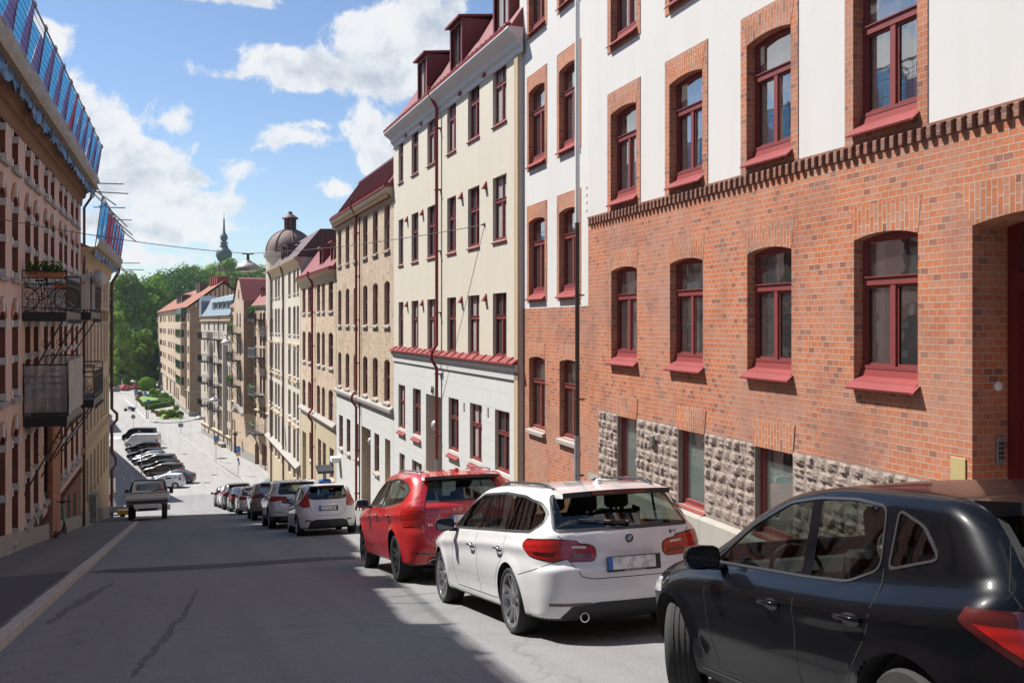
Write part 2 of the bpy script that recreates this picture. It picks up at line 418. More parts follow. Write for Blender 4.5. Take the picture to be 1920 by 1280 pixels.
def f_rooftile(t):
    uv = UVn(t)
    n = t.new('ShaderNodeTexBrick', offset=.0, i={'Vector': uv, 'Color1': (.24, .085, .055, 1), 'Color2': (.30, .12, .08, 1), 'Mortar': (.16, .06, .045, 1), 'Scale': 1.0, 'Mortar Size': .04, 'Brick Width': .3, 'Row Height': .38})
    b = t.noise(uv, .4, 5)
    c = t.mix(t.ramp(b, (.35, 0.0), (.75, .4)), n.outputs[0], (.45, .26, .19))
    return pbsdf(t, c, .85, 0, .2, t.math('SUBTRACT', 1.0, n.outputs['Fac']), .4, .03)
mat('roof_tile', f_rooftile)
def f_seam(col, rough, metal=0.0, sp=.55):                         # standing seam sheet metal
    def f(t):
        uv = UVn(t)
        s = t.new('ShaderNodeSeparateXYZ', i={0: uv})
        fr = t.math('FRACT', t.math('DIVIDE', s.outputs[0], sp))
        seam = t.math('LESS_THAN', fr, .08)
        n = t.noise(uv, .9, 5)
        c = t.mix(n, tuple(x * .8 for x in col), tuple(x * 1.2 for x in col))
        c = t.mix(t.math('MULTIPLY', seam, .45), c, tuple(x * .4 for x in col))
        return pbsdf(t, c, rough, metal, .5, seam, .6, .03)
    return f
mat('red_seam', f_seam((.17, .020, .024), .55))
mat('red_seam_pale', f_seam((.19, .035, .035), .6))
mat('brown_seam', f_seam((.085, .040, .038), .5))
mat('blue_seam', f_seam((.17, .215, .245), .5, .1))
def f_net(t):                                          # open safety net
    uv = UVn(t)
    s = t.new('ShaderNodeSeparateXYZ', i={0: uv})
    a = t.math('LESS_THAN', t.math('FRACT', t.math('MULTIPLY', s.outputs[0], 6.5)), .14)
    b = t.math('LESS_THAN', t.math('FRACT', t.math('MULTIPLY', s.outputs[1], 6.5)), .14)
    m = t.math('MAXIMUM', a, b)
    tr = t.new('ShaderNodeBsdfTransparent'); d = t.new('ShaderNodeBsdfDiffuse', i={0: (.045, .05, .12, 1)})
    return t.new('ShaderNodeMixShader', i={0: m, 1: tr.outputs[0], 2: d.outputs[0]}).outputs[0]
mat('net_dark', f_net)
def f_sheet(col, alpha):
    def f(t):
        n = t.noise(POS(t), 1.6, 6, .6)
        tr = t.new('ShaderNodeBsdfTransparent'); b = t.new('ShaderNodeBump', i={'Strength': .8, 'Distance': .05, 'Height': n}).outputs[0]
        d = t.new('ShaderNodeBsdfPrincipled', i={'Base Color': (*col, 1), 'Roughness': .35, 'Normal': b})
        tl = t.new('ShaderNodeBsdfTranslucent', i={0: (*col, 1)})
        m = t.new('ShaderNodeMixShader', i={0: .45, 1: d.outputs[0], 2: tl.outputs[0]})
        return t.new('ShaderNodeMixShader', i={0: t.ramp(n, (.2, alpha - .2), (.8, min(1, alpha + .15))), 1: tr.outputs[0], 2: m.outputs[0]}).outputs[0]
    return f
mat('net_blue', f_sheet((.04, .26, .56), 1.3))
mat('net_purple', f_sheet((.08, .06, .18), 1.3))
mat('net_red', f_sheet((.17, .02, .06), 1.3))
mat('film_clear', f_sheet((.55, .54, .53), .55))
mat('film_white', f_sheet((.62, .60, .56), .9))
mat('dark_glass', lambda t: pbsdf(t, (.012, .014, .016), .04, 0, .9))
# ------------------------------------------------------------------ mesh helpers
class MB:
    def __init__(s): s.v = []; s.f = []; s.m = []; s.mats = []; s.cm = 0; s.cuts = []
    def use(s, name):
        if name not in s.mats: s.mats.append(name)
        s.cm = s.mats.index(name); return s
    def add(s, vs, fs):
        b = len(s.v); s.v.extend([tuple(v) for v in vs])
        for f in fs: s.f.append(tuple(i + b for i in f)); s.m.append(s.cm)
        return s
    def cut(s): s.cuts.append((len(s.v), len(s.f)))
    def quad(s, a, b, c, d): return s.add([a, b, c, d], [(0, 1, 2, 3)])
    def box(s, x0, x1, y0, y1, z0, z1, M=None):
        v = [(x, y, z) for z in (z0, z1) for y in (y0, y1) for x in (x0, x1)]
        if M is not None: v = [tuple(M @ Vector(p)) for p in v]
        return s.add(v, [(0, 2, 3, 1), (4, 5, 7, 6), (0, 1, 5, 4), (2, 6, 7, 3), (0, 4, 6, 2), (1, 3, 7, 5)])
    def prism(s, pts, axis, a, b):                       # pts 2D loop; axis 'x','y','z'
        def P(p, h): return {'x': (h, p[0], p[1]), 'y': (p[0], h, p[1]), 'z': (p[0], p[1], h)}[axis]
        n = len(pts); v = [P(p, a) for p in pts] + [P(p, b) for p in pts]
        f = [(i, (i + 1) % n, (i + 1) % n + n, i + n) for i in range(n)]
        s.add(v, f)
        tri = geometry.tessellate_polygon([[Vector((p[0], p[1], 0)) for p in pts]])
        s.add([P(p, a) for p in pts], tri); s.add([P(p, b) for p in pts], tri)
        return s
    def tube(s, path, r, n=8, cap=True, r2=None):
        path = [Vector(p) for p in path]; k = len(path); vs = []; up0 = None
        for i, p in enumerate(path):
            d = (path[min(i + 1, k - 1)] - path[max(i - 1, 0)]).normalized()
            if up0 is None: up0 = Vector((0, 0, 1)) if abs(d.z) < .9 else Vector((1, 0, 0))
            a = d.cross(up0).normalized(); b = a.cross(d).normalized(); up0 = b
            rr = r if r2 is None else r + (r2 - r) * i / (k - 1)
            for j in range(n): vs.append(p + a * (rr * cos(2 * pi * j / n)) + b * (rr * sin(2 * pi * j / n)))
        fs = [(i * n + j, i * n + (j + 1) % n, (i + 1) * n + (j + 1) % n, (i + 1) * n + j) for i in range(k - 1) for j in range(n)]
        if cap: fs += [tuple(range(n))[::-1], tuple((k - 1) * n + j for j in range(n))]
        return s.add(vs, fs)
    def lathe(s, prof, n=24, M=None, axis='z', caps=True):    # prof [(r,h)]
        vs = []
        for r, h in prof:
            for j in range(n):
                c, t = cos(2 * pi * j / n) * r, sin(2 * pi * j / n) * r
                p = (c, t, h) if axis == 'z' else (c, h, t)
                vs.append(tuple(M @ Vector(p)) if M is not None else p)
        k = len(prof)
        fs = [(i * n + j, i * n + (j + 1) % n, (i + 1) * n + (j + 1) % n, (i + 1) * n + j) for i in range(k - 1) for j in range(n)]
        if caps:
            fs.append(tuple(range(n))[::-1]); fs.append(tuple((k - 1) * n + j for j in range(n)))
        return s.add(vs, fs)
    def ball(s, c, rx, ry, rz, n=10, k=6, jit=0, rnd=None):
        vs = []
        for i in range(k + 1):
            a = pi * i / k
            for j in range(n):
                q = 1 + (rnd.uniform(-jit, jit) if rnd else 0)
                vs.append((c[0] + rx * q * sin(a) * cos(2 * pi * j / n), c[1] + ry * q * sin(a) * sin(2 * pi * j / n), c[2] + rz * q * cos(a)))
        fs = [(i * n + j, i * n + (j + 1) % n, (i + 1) * n + (j + 1) % n, (i + 1) * n + j) for i in range(k) for j in range(n)]
        return s.add(vs, fs)
    def mesh(s, name, smooth=False, uv=True, recalc=True, bevel=0):
        me = bpy.data.meshes.new(name); me.from_pydata([tuple(v) for v in s.v], [], s.f)
        for m in s.mats: me.materials.append(MATS[m])
        me.polygons.foreach_set('material_index', s.m)
        if recalc or bevel:
            bm = bmesh.new(); bm.from_mesh(me)
            bmesh.ops.remove_doubles(bm, verts=bm.verts, dist=1e-5)
            if bevel:
                es = [e for e in bm.edges if len(e.link_faces) == 2 and e.calc_face_angle(0) > .6]
                bmesh.ops.bevel(bm, geom=es, offset=bevel, segments=1, affect='EDGES', profile=.5)
            if recalc: bmesh.ops.recalc_face_normals(bm, faces=bm.faces)
            bm.to_mesh(me); bm.free()
        if smooth: me.polygons.foreach_set('use_smooth', [True] * len(me.polygons))
        if uv: box_uv(me)
        if smooth and smooth != True: me.set_sharp_from_angle(angle=radians(smooth))
        me.update(); return me
def box_uv(me):
    nl = len(me.loops)
    if not nl: return
    co = np.empty(len(me.vertices) * 3); me.vertices.foreach_get('co', co); co = co.reshape(-1, 3)
    nr = np.empty(len(me.polygons) * 3); me.polygons.foreach_get('normal', nr); nr = np.abs(nr.reshape(-1, 3))
    tot = np.empty(len(me.polygons), dtype=np.int32); me.polygons.foreach_get('loop_total', tot)
    li = np.empty(nl, dtype=np.int32); me.loops.foreach_get('vertex_index', li)
    pn = np.repeat(nr, tot, axis=0); c = co[li]
    uv = np.where((pn[:, 1] >= pn[:, 0])[:, None] & (pn[:, 1] >= pn[:, 2] * .75)[:, None], c[:, [0, 2]],
         np.where((pn[:, 0] >= pn[:, 2] * .75)[:, None], c[:, [1, 2]], c[:, [0, 1]]))
    l = me.uv_layers.new(name='UVMap'); l.data.foreach_set('uv', uv.astype(np.float32).ravel())
def lk(o, parent=None, loc=None, rot=None):
    COL.objects.link(o)
    if parent is not None: o.parent = parent
    if loc is not None: o.location = loc
    if rot is not None: o.rotation_euler = rot
    return o
def obj(name, mb, parent=None, loc=None, rot=None, **kw):
    me = mb if isinstance(mb, bpy.types.Mesh) else mb.mesh(name, **kw)
    return lk(bpy.data.objects.new(name, me), parent, loc, rot)
def tag(o, label=None, cat=None, group=None, kind=None):
    if label: o['label'] = label
    if cat: o['category'] = cat
    if group: o['group'] = group
    if kind: o['kind'] = kind
    return o
def thing(name, label, cat, loc=(0, 0, 0), rz=0, group=None, rot=None):
    o = bpy.data.objects.new(name, None); o.empty_display_size = .3
    lk(o, None, loc, rot if rot is not None else (0, 0, rz)); tag(o, label, cat, group); return o
def dup(o, loc=None, rot=None, label=None, parent=None):
    c = o.copy(); COL.objects.link(c)
    if parent is not None: c.parent = parent
    if loc is not None: c.location = loc
    if rot is not None: c.rotation_euler = rot
    if label: c['label'] = label
    for ch in o.children: dup(ch, parent=c)
    return c
def text_mesh(s, size, depth=.004, matn='chrome', spacing=1.0):
    cu = bpy.data.curves.new('t', 'FONT'); cu.body = s; cu.size = size; cu.extrude = depth; cu.space_character = spacing
    cu.align_x = 'CENTER'; cu.align_y = 'CENTER'
    o = bpy.data.objects.new('t', cu); COL.objects.link(o)
    dg = bpy.context.evaluated_depsgraph_get(); me = bpy.data.meshes.new_from_object(o.evaluated_get(dg))
    bpy.data.objects.remove(o); me.materials.clear(); me.materials.append(MATS[matn]); return me
def cdt(loops, pts=()):
    """triangulate the region inside an odd number of loops"""
    V = []; E = []
    for lp in loops:
        b = len(V); n = len(lp); V += [Vector((p[0], p[1])) for p in lp]; E += [(b + i, b + (i + 1) % n) for i in range(n)]
    V += [Vector((p[0], p[1])) for p in pts]
    r = geometry.delaunay_2d_cdt(V, E, [], 0, 1e-6)
    vs, fs = r[0], r[2]
    if not fs: return [], []
    C = np.array([[sum(vs[i][0] for i in f) / len(f), sum(vs[i][1] for i in f) / len(f)] for f in fs])
    ins = np.zeros(len(fs), bool)
    for lp in loops: ins ^= inpoly(C[:, 0], C[:, 1], lp)
    return [(v[0], v[1]) for v in vs], [tuple(f) for f, k in zip(fs, ins) if k]
def inpoly(x, y, lp):
    r = np.zeros(np.shape(x), bool); n = len(lp)
    for i in range(n):
        x1, y1 = lp[i][0], lp[i][1]; x2, y2 = lp[(i + 1) % n][0], lp[(i + 1) % n][1]
        if y1 == y2: continue
        c = ((y1 > y) != (y2 > y)) & (x < (x2 - x1) * (y - y1) / (y2 - y1) + x1)
        r ^= c
    return r

# ------------------------------------------------------------------ buildings
class Fac:
    """a facade plane: local x runs along it, local y points out of it, local z is up (world height)"""
    def __init__(s, P0, ang, side, out=0.0):
        # ang = plan direction of the far end (clockwise from +Y); side 'R' or 'L' of the street
        s.d = Vector((sin(ang), cos(ang)))                     # away from the camera
        s.side = side
        if side == 'R': s.u = s.d; s.n = Vector((-s.d.y, s.d.x))
        else: s.u = -s.d; s.n = Vector((s.d.y, -s.d.x))
        s.P0 = Vector(P0) + s.n * out
        s.rz = atan2(s.u.y, s.u.x)
    def hit(s, px, py):
        x, y, dz = ray(px, py)
        den = x * s.n.x + y * s.n.y; D = (s.P0.x * s.n.x + s.P0.y * s.n.y) / den
        p = Vector((x * D, y * D)) - s.P0
        return p.dot(s.u), CAMH + dz * D
    def S(s, px): return s.hit(px, 607)[0]
    def Z(s, px, py): return s.hit(px, py)[1]
class Bld:
    def __init__(s, name, fac, label, cat='building', zb=None, group=None):
        s.fac = fac; s.zb = gz(fac.P0.y) if zb is None else zb
        s.o = thing(name, label, cat, (fac.P0.x, fac.P0.y, s.zb), fac.rz, group)
    def part(s, name, mb, parent=None, **kw):
        # mesh given with world heights
        mb.v = [(x, y, z - s.zb) for x, y, z in mb.v]
        if not mb.cuts: return obj(name, mb, parent or s.o, **kw)
        v0 = f0 = 0; o = None
        for v1, f1 in mb.cuts:
            if f1 == f0: continue
            m = MB(); m.mats = list(mb.mats); m.v = mb.v[v0:v1]; m.f = [tuple(i - v0 for i in f) for f in mb.f[f0:f1]]; m.m = mb.m[f0:f1]
            o = obj(name, m, parent or s.o, **kw); v0, f0 = v1, f1
        return o
def arch_loop(a, b, z0, z1, rise, n=6):
    """opening loop, z1 = height of the springing (rise 0: flat)"""
    if rise <= 0: return [(a, z0), (b, z0), (b, z1), (a, z1)]
    w = (b - a) / 2; r = (w * w + rise * rise) / (2 * rise); cz = z1 + rise - r; t = math.asin(min(1, w / r))
    pts = [(a, z0), (b, z0)]
    for i in range(n + 1):
        q = t - 2 * t * i / n; pts.append(((a + b) / 2 + r * sin(q), cz + r * cos(q)))
    return pts
def wall(B, s0, s1, z0, z1, ops, zones, depth=.22, jamb=None, name='wall', y=0.0, parent=None, back=True, room='interior_dark'):
    """zones: list of (z_top, material) from the bottom; ops: list of opening dicts"""
    mb = MB(); outer = [(s0, z0)]
    cuts = [z for z, _ in zones[:-1] if z0 < z < z1]
    loops = [arch_loop(o['r'][0], o['r'][1], o['r'][2] - o.get('drop', 0), o['r'][3], o.get('rise', 0)) for o in ops]
    prev = z0
    for zt, m in zones:
        zt = min(zt, z1)
        if zt <= prev: continue
        mb.use(m)
        band = [(s0, prev), (s1, prev), (s1, zt), (s0, zt)]
        lps = [band]
        for lp in loops:
            c = clip(lp, prev, zt)
            if len(c) > 2: lps.append(c)
        V, F = cdt(lps)
        mb.add([(p[0], y, p[1]) for p in V], F)
        prev = zt
    for o, lp in zip(ops, loops):
        dp = o.get('depth', depth)
        mb.use(o.get('jamb', jamb) or zones[-1][1]); n = len(lp)
        for i in range(n):
            p, q = lp[i], lp[(i + 1) % n]
            mb.quad((p[0], y, p[1]), (q[0], y, q[1]), (q[0], y - dp, q[1]), (p[0], y - dp, p[1]))
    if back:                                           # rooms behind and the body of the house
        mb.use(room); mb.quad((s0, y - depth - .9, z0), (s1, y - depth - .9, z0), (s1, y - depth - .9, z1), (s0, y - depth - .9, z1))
        mb.use(zones[-1][1]); D = -12
        mb.quad((s0, y, z0), (s0, D, z0), (s0, D, z1), (s0, y, z1)); mb.quad((s1, y, z0), (s1, D, z0), (s1, D, z1), (s1, y, z1))
        mb.quad((s0, D, z0), (s1, D, z0), (s1, D, z1), (s0, D, z1)); mb.quad((s0, y, z1), (s1, y, z1), (s1, D, z1), (s0, D, z1))
    return B.part(name, mb, parent, recalc=False)
def clip(lp, za, zb):
    def cut(pts, z, keep_above):
        out = []; n = len(pts)
        for i in range(n):
            p, q = pts[i], pts[(i + 1) % n]
            ip = (p[1] >= z) if keep_above else (p[1] <= z); iq = (q[1] >= z) if keep_above else (q[1] <= z)
            if ip: out.append(p)
            if ip != iq:
                k = (z - p[1]) / (q[1] - p[1]); out.append((p[0] + (q[0] - p[0]) * k, z))
        return out
    a = cut(lp, za, True)
    return cut(a, zb, False) if a else []
WCACHE = {}
def window(B, o, frame='red_paint', style='casement', glass='far_glass', sill=None, ft=.07, y=0.0, depth=.22, room=False, name='window', blind=None):
    a, b, z0, z1 = o['r']; rise = o.get('rise', 0); w, h = b - a, z1 - z0
    dp = o.get('depth', depth)
    key = (round(w, 2), round(h, 2), round(rise, 2), frame, style, glass, sill, ft, room, blind)
    w, h, rise = key[0], key[1], key[2]
    if key not in WCACHE:
        m = MB().use(frame); g = MB().use(glass); d = .055
        L = arch_loop(-w / 2, w / 2, 0, h, rise); hh = h
        inn = [(-w / 2 + ft, ft), (w / 2 - ft, ft), (w / 2 - ft, h - ft * .4), (-w / 2 + ft, h - ft * .4)]
        V, F = cdt([L, inn]); m.add([(p[0], 0, p[1]) for p in V], F); n = 4
        for i in range(4):
            p, q = inn[i], inn[(i + 1) % 4]
            m.quad((p[0], 0, p[1]), (q[0], 0, q[1]), (q[0], -d, q[1]), (p[0], -d, p[1]))
        iw = w - 2 * ft; ih = h - 1.4 * ft; b0 = .035
        if style in ('casement', 'cross'):
            zt = ft + ih * (.68 if style == 'casement' else .62)
            m.box(-iw / 2, iw / 2, -d * .8, .02, zt - .045, zt + .045)
            m.box(-.045, .045, -d * .8, .012, ft, zt - .045)
            if style == 'cross': m.box(-.03, .03, -d * .8, .008, zt + .045, h - ft * .4)
            if ft >= .06:
                for sg in (-1, 1):                      # casement leaves with their own stiles
                    x0, x1 = (.045, iw / 2) if sg > 0 else (-iw / 2, -.045)
                    V, F = cdt([[(x0, ft), (x1, ft), (x1, zt - .045), (x0, zt - .045)], [(x0 + b0, ft + b0), (x1 - b0, ft + b0), (x1 - b0, zt - .045 - b0), (x0 + b0, zt - .045 - b0)]])
                    m.add([(p[0], -.012, p[1]) for p in V], F)
                m.box(-iw / 2 - .02, iw / 2 + .02, 0, .035, ft - .04, ft + .005)
                m.box(-iw / 2 - .01, iw / 2 + .01, .02, .04, zt + .045, zt + .06)
        elif style == 'pair':
            m.box(-.03, .03, -d * .8, .006, ft, h - ft * .4)
        elif style == 'grid':
            m.box(-.03, .03, -d * .8, .006, ft, h - ft * .4)
            for k in (1, 2): m.box(-iw / 2, iw / 2, -d * .8, .004, ft + ih * k / 3 - .02, ft + ih * k / 3 + .02)
        g.quad((-iw / 2, -d * .6, ft), (iw / 2, -d * .6, ft), (iw / 2, -d * .6, h - ft * .4), (-iw / 2, -d * .6, h - ft * .4))
        s_ = None
        if sill == 'red':                               # folded sheet metal sill with sloping face
            s_ = MB().use('red_metal'); e = .07
            s_.prism([(.0, -.02), (.0, .03), (.03, .025), (.05, -.06), (dp + .01, -.11), (dp + .02, -.13), (dp + .10, -.20), (dp + .10, -.22), (dp + .09, -.22), (dp + .085, -.21), (dp, -.145), (.0, -.1)], 'x', -w / 2 - .0, w / 2 + .0); s_.prism([(dp + .006, -.12), (dp + .10, -.20), (dp + .10, -.222), (dp + .006, -.15)], 'x', -w / 2 - .045, w / 2 + .045)
        elif sill == 'stone':
            s_ = MB().use('trim_grey'); s_.prism([(0, -.12), (0, .02), (dp + .09, -.05), (dp + .09, -.13)], 'x', -w / 2 - .04, w / 2 + .04)
        elif sill == 'small':
            s_ = MB().use('red_metal'); s_.prism([(0, -.05), (0, .02), (dp + .05, -.04), (dp + .05, -.07)], 'x', -w / 2 - .03, w / 2 + .03)
        elif sill == 'cream':
            s_ = MB().use('trim_tan'); s_.prism([(0, -.10), (0, .02), (dp + .06, -.04), (dp + .06, -.12)], 'x', -w / 2 - .03, w / 2 + .03)
        r_ = None
        if room:
            r_ = MB().use('curtain')
            cw = iw * room; n = 14; yy = -.22
            for sg in (-1, 1):
                vs = []; 
                for i in range(n + 1):
                    x = sg * (iw / 2 + .05 - cw * i / n); yv = yy + .03 * sin(i * 1.9); vs += [(x, yv, -.1), (x * (1 if i < n else .93), yv, h + .1)]
                r_.add(vs, [(2 * i, 2 * i + 2, 2 * i + 3, 2 * i + 1) for i in range(n)])
        if blind:
            r_ = MB().use('blind'); z = ft
            while z < h * blind: r_.quad((-iw / 2, -.075, z), (iw / 2, -.075, z), (iw / 2, -.060, z + .047), (-iw / 2, -.060, z + .047)); z += .045
        WCACHE[key] = (m.mesh('window', recalc=False), g.mesh('glass', recalc=False), s_.mesh('sill') if s_ else None, r_.mesh('curtain', recalc=False) if r_ else None)
    me, gm, sm, rm = WCACHE[key]
    p = obj(name, me, B.o, ((a + b) / 2, y - dp, z0 - B.zb))
    obj('glass', gm, p)
    if sm: obj('sill', sm, p)
    if rm: obj('curtain', rm, p)
    return p
def downpipe(B, s, z0, z1, y=.12, r=.055, m='red_metal', jogs=(), top=None):
    mb = MB().use(m); pts = []
    if top: pts += [(s, y + top, z1 + .15), (s, y + top, z1 - .1), (s, y, z1 - .55)]
    else: pts += [(s, y, z1)]
    for zj, dy in jogs: pts += [(s, y, zj + .35), (s, y + dy, zj + .1), (s, y + dy, zj - .12), (s, y, zj - .4)]
    pts += [(s, y, z0)]
    mb.tube(pts, r, 8)
    for z in np.arange(z0 + .8, z1 - .8, 2.0): mb.box(s - r - .02, s + r + .02, 0, y + r + .012, z - .02, z + .02)
    return B.part('downpipe', mb, smooth=50)
def cornice(B, s0, s1, prof, m, name='cornice', ends=True):      # prof [(out, z)]
    mb = MB().use(m); mb.prism(prof, 'x', s0, s1)
    return B.part(name, mb)
# ------------------------------------------------------------------ ground, street, pavements
YS = [-40, -20, -8] + list(np.arange(0, 80, 4)) + list(np.arange(80, 122, 2)) + [130, 160, 200, 260, 340, 450, 560]
def strip(name, pts_l, pts_r, dz, m, kind='structure', nx=1):
    """sheet between two polylines given as functions of y"""
    mb = MB().use(m)
    vs = []; ys = [y for y in YS if pts_l[0][1] <= y <= pts_l[-1][1]]
    ys = sorted(set([pts_l[0][1]] + ys + [pts_l[-1][1]]))
    def ip(P, y):
        return float(np.interp(y, [p[1] for p in P], [p[0] for p in P]))
    for y in ys:
        a, b = ip(pts_l, y), ip(pts_r, y)
        for k in range(nx + 1): vs.append((a + (b - a) * k / nx, y, gz(y) + dz))
    n = nx + 1
    mb.add(vs, [(i * n + k, i * n + k + 1, (i + 1) * n + k + 1, (i + 1) * n + k) for i in range(len(ys) - 1) for k in range(nx)])
    return tag(obj(name, mb), kind=kind)
strip('ground', [(-300, -40), (-300, 560)], [(300, -40), (300, 560)], -.06, 'asphalt_light', nx=6)
KL, KR = -1.74, 5.25
def walk(name, P, Q, m, h=.12):
    mb = MB().use(m); ys = sorted(set([P[0][1]] + [y for y in YS if P[0][1] < y < P[-1][1]] + [P[-1][1]]))
    vs = []
    for y in ys:
        a = float(np.interp(y, [p[1] for p in P], [p[0] for p in P])); b = float(np.interp(y, [p[1] for p in Q], [p[0] for p in Q]))
        vs += [(a, y, gz(y) - .1), (a, y, gz(y) + h), (b, y, gz(y) + h), (b, y, gz(y) - .1)]
    fs = [(i * 4 + k, i * 4 + k + 1, i * 4 + k + 5, i * 4 + k + 4) for i in range(len(ys) - 1) for k in range(3)]
    fs += [(0, 1, 2, 3), tuple(len(vs) - 4 + k for k in range(4))]
    mb.add(vs, fs); return tag(obj(name, mb), kind='structure')
strip('road', [(KL, -40), (KL, 50), (-7.0, 62), (-8.5, 100)], [(KR, -40), (KR, 50), (KR, 62), (KR, 100)], 0, 'asphalt', nx=1)
tag(bpy.data.objects['road'], kind='structure')
# light old asphalt of the square at the foot of the hill
strip('square_road', [(-9, 100), (-9, 101), (-40, 102), (-60, 150), (-60, 300)], [(KR, 100), (KR, 101), (20, 104), (60, 150), (60, 300)], -.004, 'asphalt_light', nx=3)
walk('left_pavement', [(-9, -40), (-9, 49)], [(KL - .13, -40), (KL - .13, 49)], 'asphalt_walk')
walk('left_pavement_lower', [(-9, 49), (-9, 62)], [(KL - .16, 49), (-3.0, 62)], 'asphalt_walk', .06)
walk('right_pavement', [(KR + .16, -40), (KR + .16, 90)], [(12, -40), (12, 90)], 'asphalt_walk')
def kerb(name, pts, n_out, w=.13, h=.125, L=1.0, m='granite'):
    mb = MB().use(m); rr = random.Random(3)
    for i in range(len(pts) - 1):
        a, b = Vector(pts[i]), Vector(pts[i + 1]); d = (b - a); k = max(1, int(d.length / L)); d = d / k
        for j in range(k):
            p, q = a + d * (j + .004), a + d * (j + .996)
            t = d.normalized(); nrm = Vector((t.y, -t.x)) * n_out
            jt = rr.uniform(-.008, .008); z0, z1 = gz(p.y), gz(q.y)
            e = nrm * w
            v = [(p.x, p.y, z0 - .1), (q.x, q.y, z1 - .1), (q.x, q.y, z1 + h + jt), (p.x, p.y, z0 + h + jt)]
            v += [(x + e.x, y + e.y, z) for x, y, z in v]
            mb.add(v, [(0, 1, 2, 3), (4, 5, 6, 7), (0, 4, 5, 1), (3, 2, 6, 7), (0, 3, 7, 4), (1, 2, 6, 5)])
    return tag(obj(name, mb, bevel=.008), kind='structure')
kerb('left_kerb', [(KL, -20), (KL, 49)], -1)
kerb('right_kerb', [(KR, -20), (KR, 90)], 1)
# repairs in the asphalt
def patch(name, pts, m, dz, kind='structure'):
    V, F = cdt([pts]); mb = MB().use(m); mb.add([(p[0], p[1], gz(p[1]) + dz) for p in V], F); return tag(obj(name, mb), kind=kind)
G = lambda px, py: tuple(ground_at(px, py)[:2])
patch('road_repair_strip', [G(165, 1073), G(250, 1073), G(420, 1064), G(600, 1051), G(750, 1043), G(745, 1041), G(600, 1044), G(420, 1056), G(200, 1067)], 'asphalt_dark', .004)
def wgnd(px, py):
    x, y, dz = ray(px, py); lo, hi = 2, 300
    for _ in range(50):
        m_ = (lo + hi) / 2
        if CAMH + dz * m_ > gz(y * m_) + .12: lo = m_
        else: hi = m_
    return (x * lo, y * lo)
patch('pavement_repair', [wgnd(0, 1082), wgnd(80, 1076), (KL - .2, wgnd(168, 1068)[1]), (KL - .2, wgnd(150, 1090)[1]), (KL - .2, 10.5), (-4.1, 9.5), (-4.3, 17)], 'asphalt_dark', .124)
# oil and water stains with their own outline
def stain(name, pxs, w):
    L_, R_ = [], []
    P0 = [Vector(G(*p)) for p in pxs]; rr = random.Random(len(pxs))
    P = [P0[i].lerp(P0[i + 1], k / 5) + Vector((rr.uniform(-.025, .025), rr.uniform(-.04, .04))) for i in range(len(P0) - 1) for k in range(5)]
    for i, p in enumerate(P):
        t = (P[min(i + 1, len(P) - 1)] - P[max(i - 1, 0)]).normalized(); n = Vector((t.y, -t.x)); ww = w * (.3 + .7 * sin(pi * (i + .5) / len(P))) * rr.uniform(.35, 1.35)
        L_.append(tuple(p + n * ww)); R_.append(tuple(p - n * ww))
    return patch(name, L_ + R_[::-1], 'asphalt_stain', .005)
mat('asphalt_stain', f_asphalt((.13, .128, .132), (.17, .168, .172), .2))
stain('road_stain', [(370, 1103), (362, 1120), (350, 1140), (345, 1155), (325, 1170), (312, 1190), (300, 1205), (285, 1225), (265, 1245), (240, 1275)], .045)
stain('road_stain', [(214, 1093), (190, 1105), (165, 1118), (150, 1130), (125, 1142), (105, 1158), (85, 1172)], .09)
# manhole covers down the hill
for i, (px, py) in enumerate([(399, 888), (402, 700 + 1105 / 5.818), (346, 700 + 877 / 5.818), (298, 700 + 640 / 5.818), (307, 700 + 768 / 5.818), (388, 700 + 1190 / 5.818)][1:]):
    p = ground_at(px, py); mb = MB().use('asphalt_dark'); mb.lathe([(.38, 0), (.38, .012), (.30, .014)], 16)
    o = obj('manhole_cover', mb, None, (p.x, p.y, p.z + .002))
    tag(o, ['round iron manhole cover nearest the kerb parking signs', 'round iron manhole cover in the middle of the sunny square', 'round iron manhole cover below the far junction', 'round iron manhole cover beside the parked vans', 'round iron manhole cover below the angled white hatchback'][i], 'manhole cover', 'manhole covers in the square')
# ---- square: right-hand pavement in front of the gabled houses
ZS = -15.5
P2 = [(6.2, 96), (6.6, 112.7), (4.7, 127), (0.6, 157), (0.2, 161), (1.2, 163.5), (6, 164.5), (30, 168)]
def poly_walk(name, pts, m, h=.10):
    V, F = cdt([pts]); mb = MB().use(m)
    mb.add([(p[0], p[1], gz(p[1]) + h) for p in V], F)
    n = len(pts)
    for i in range(n):
        p, q = pts[i], pts[(i + 1) % n]
        mb.quad((p[0], p[1], gz(p[1]) - .1), (q[0], q[1], gz(q[1]) - .1), (q[0], q[1], gz(q[1]) + h), (p[0], p[1], gz(p[1]) + h))
    return tag(obj(name, mb), kind='structure')
poly_walk('square_pavement', P2 + [(40, 164), (40, 96), (22, 90.5), (8, 90.5)], 'asphalt_light', .06)
kerb('square_kerb', P2[:-1], 1, .15, .08, 2.0)
AT = lambda px, py: tuple(at(px, py, ZS)[:2])
Z1 = lambda x, y: (200 + x / 5.818, 700 + y / 5.818)
isl = [Z1(970, 507), Z1(900, 520), Z1(820, 532), Z1(700, 540), Z1(600, 540), Z1(520, 535), Z1(480, 525), Z1(455, 510), Z1(400, 440), Z1(340, 330), Z1(295, 255), Z1(250, 232)]
ip_ = [AT(*p) for p in isl]
poly_walk('garden_pavement', ip_ + [(-30, 300), (60, 300), (60, 197)], 'asphalt_light', .10)
kerb('garden_kerb', ip_[::-1], -1, .15, .12, 2.0)
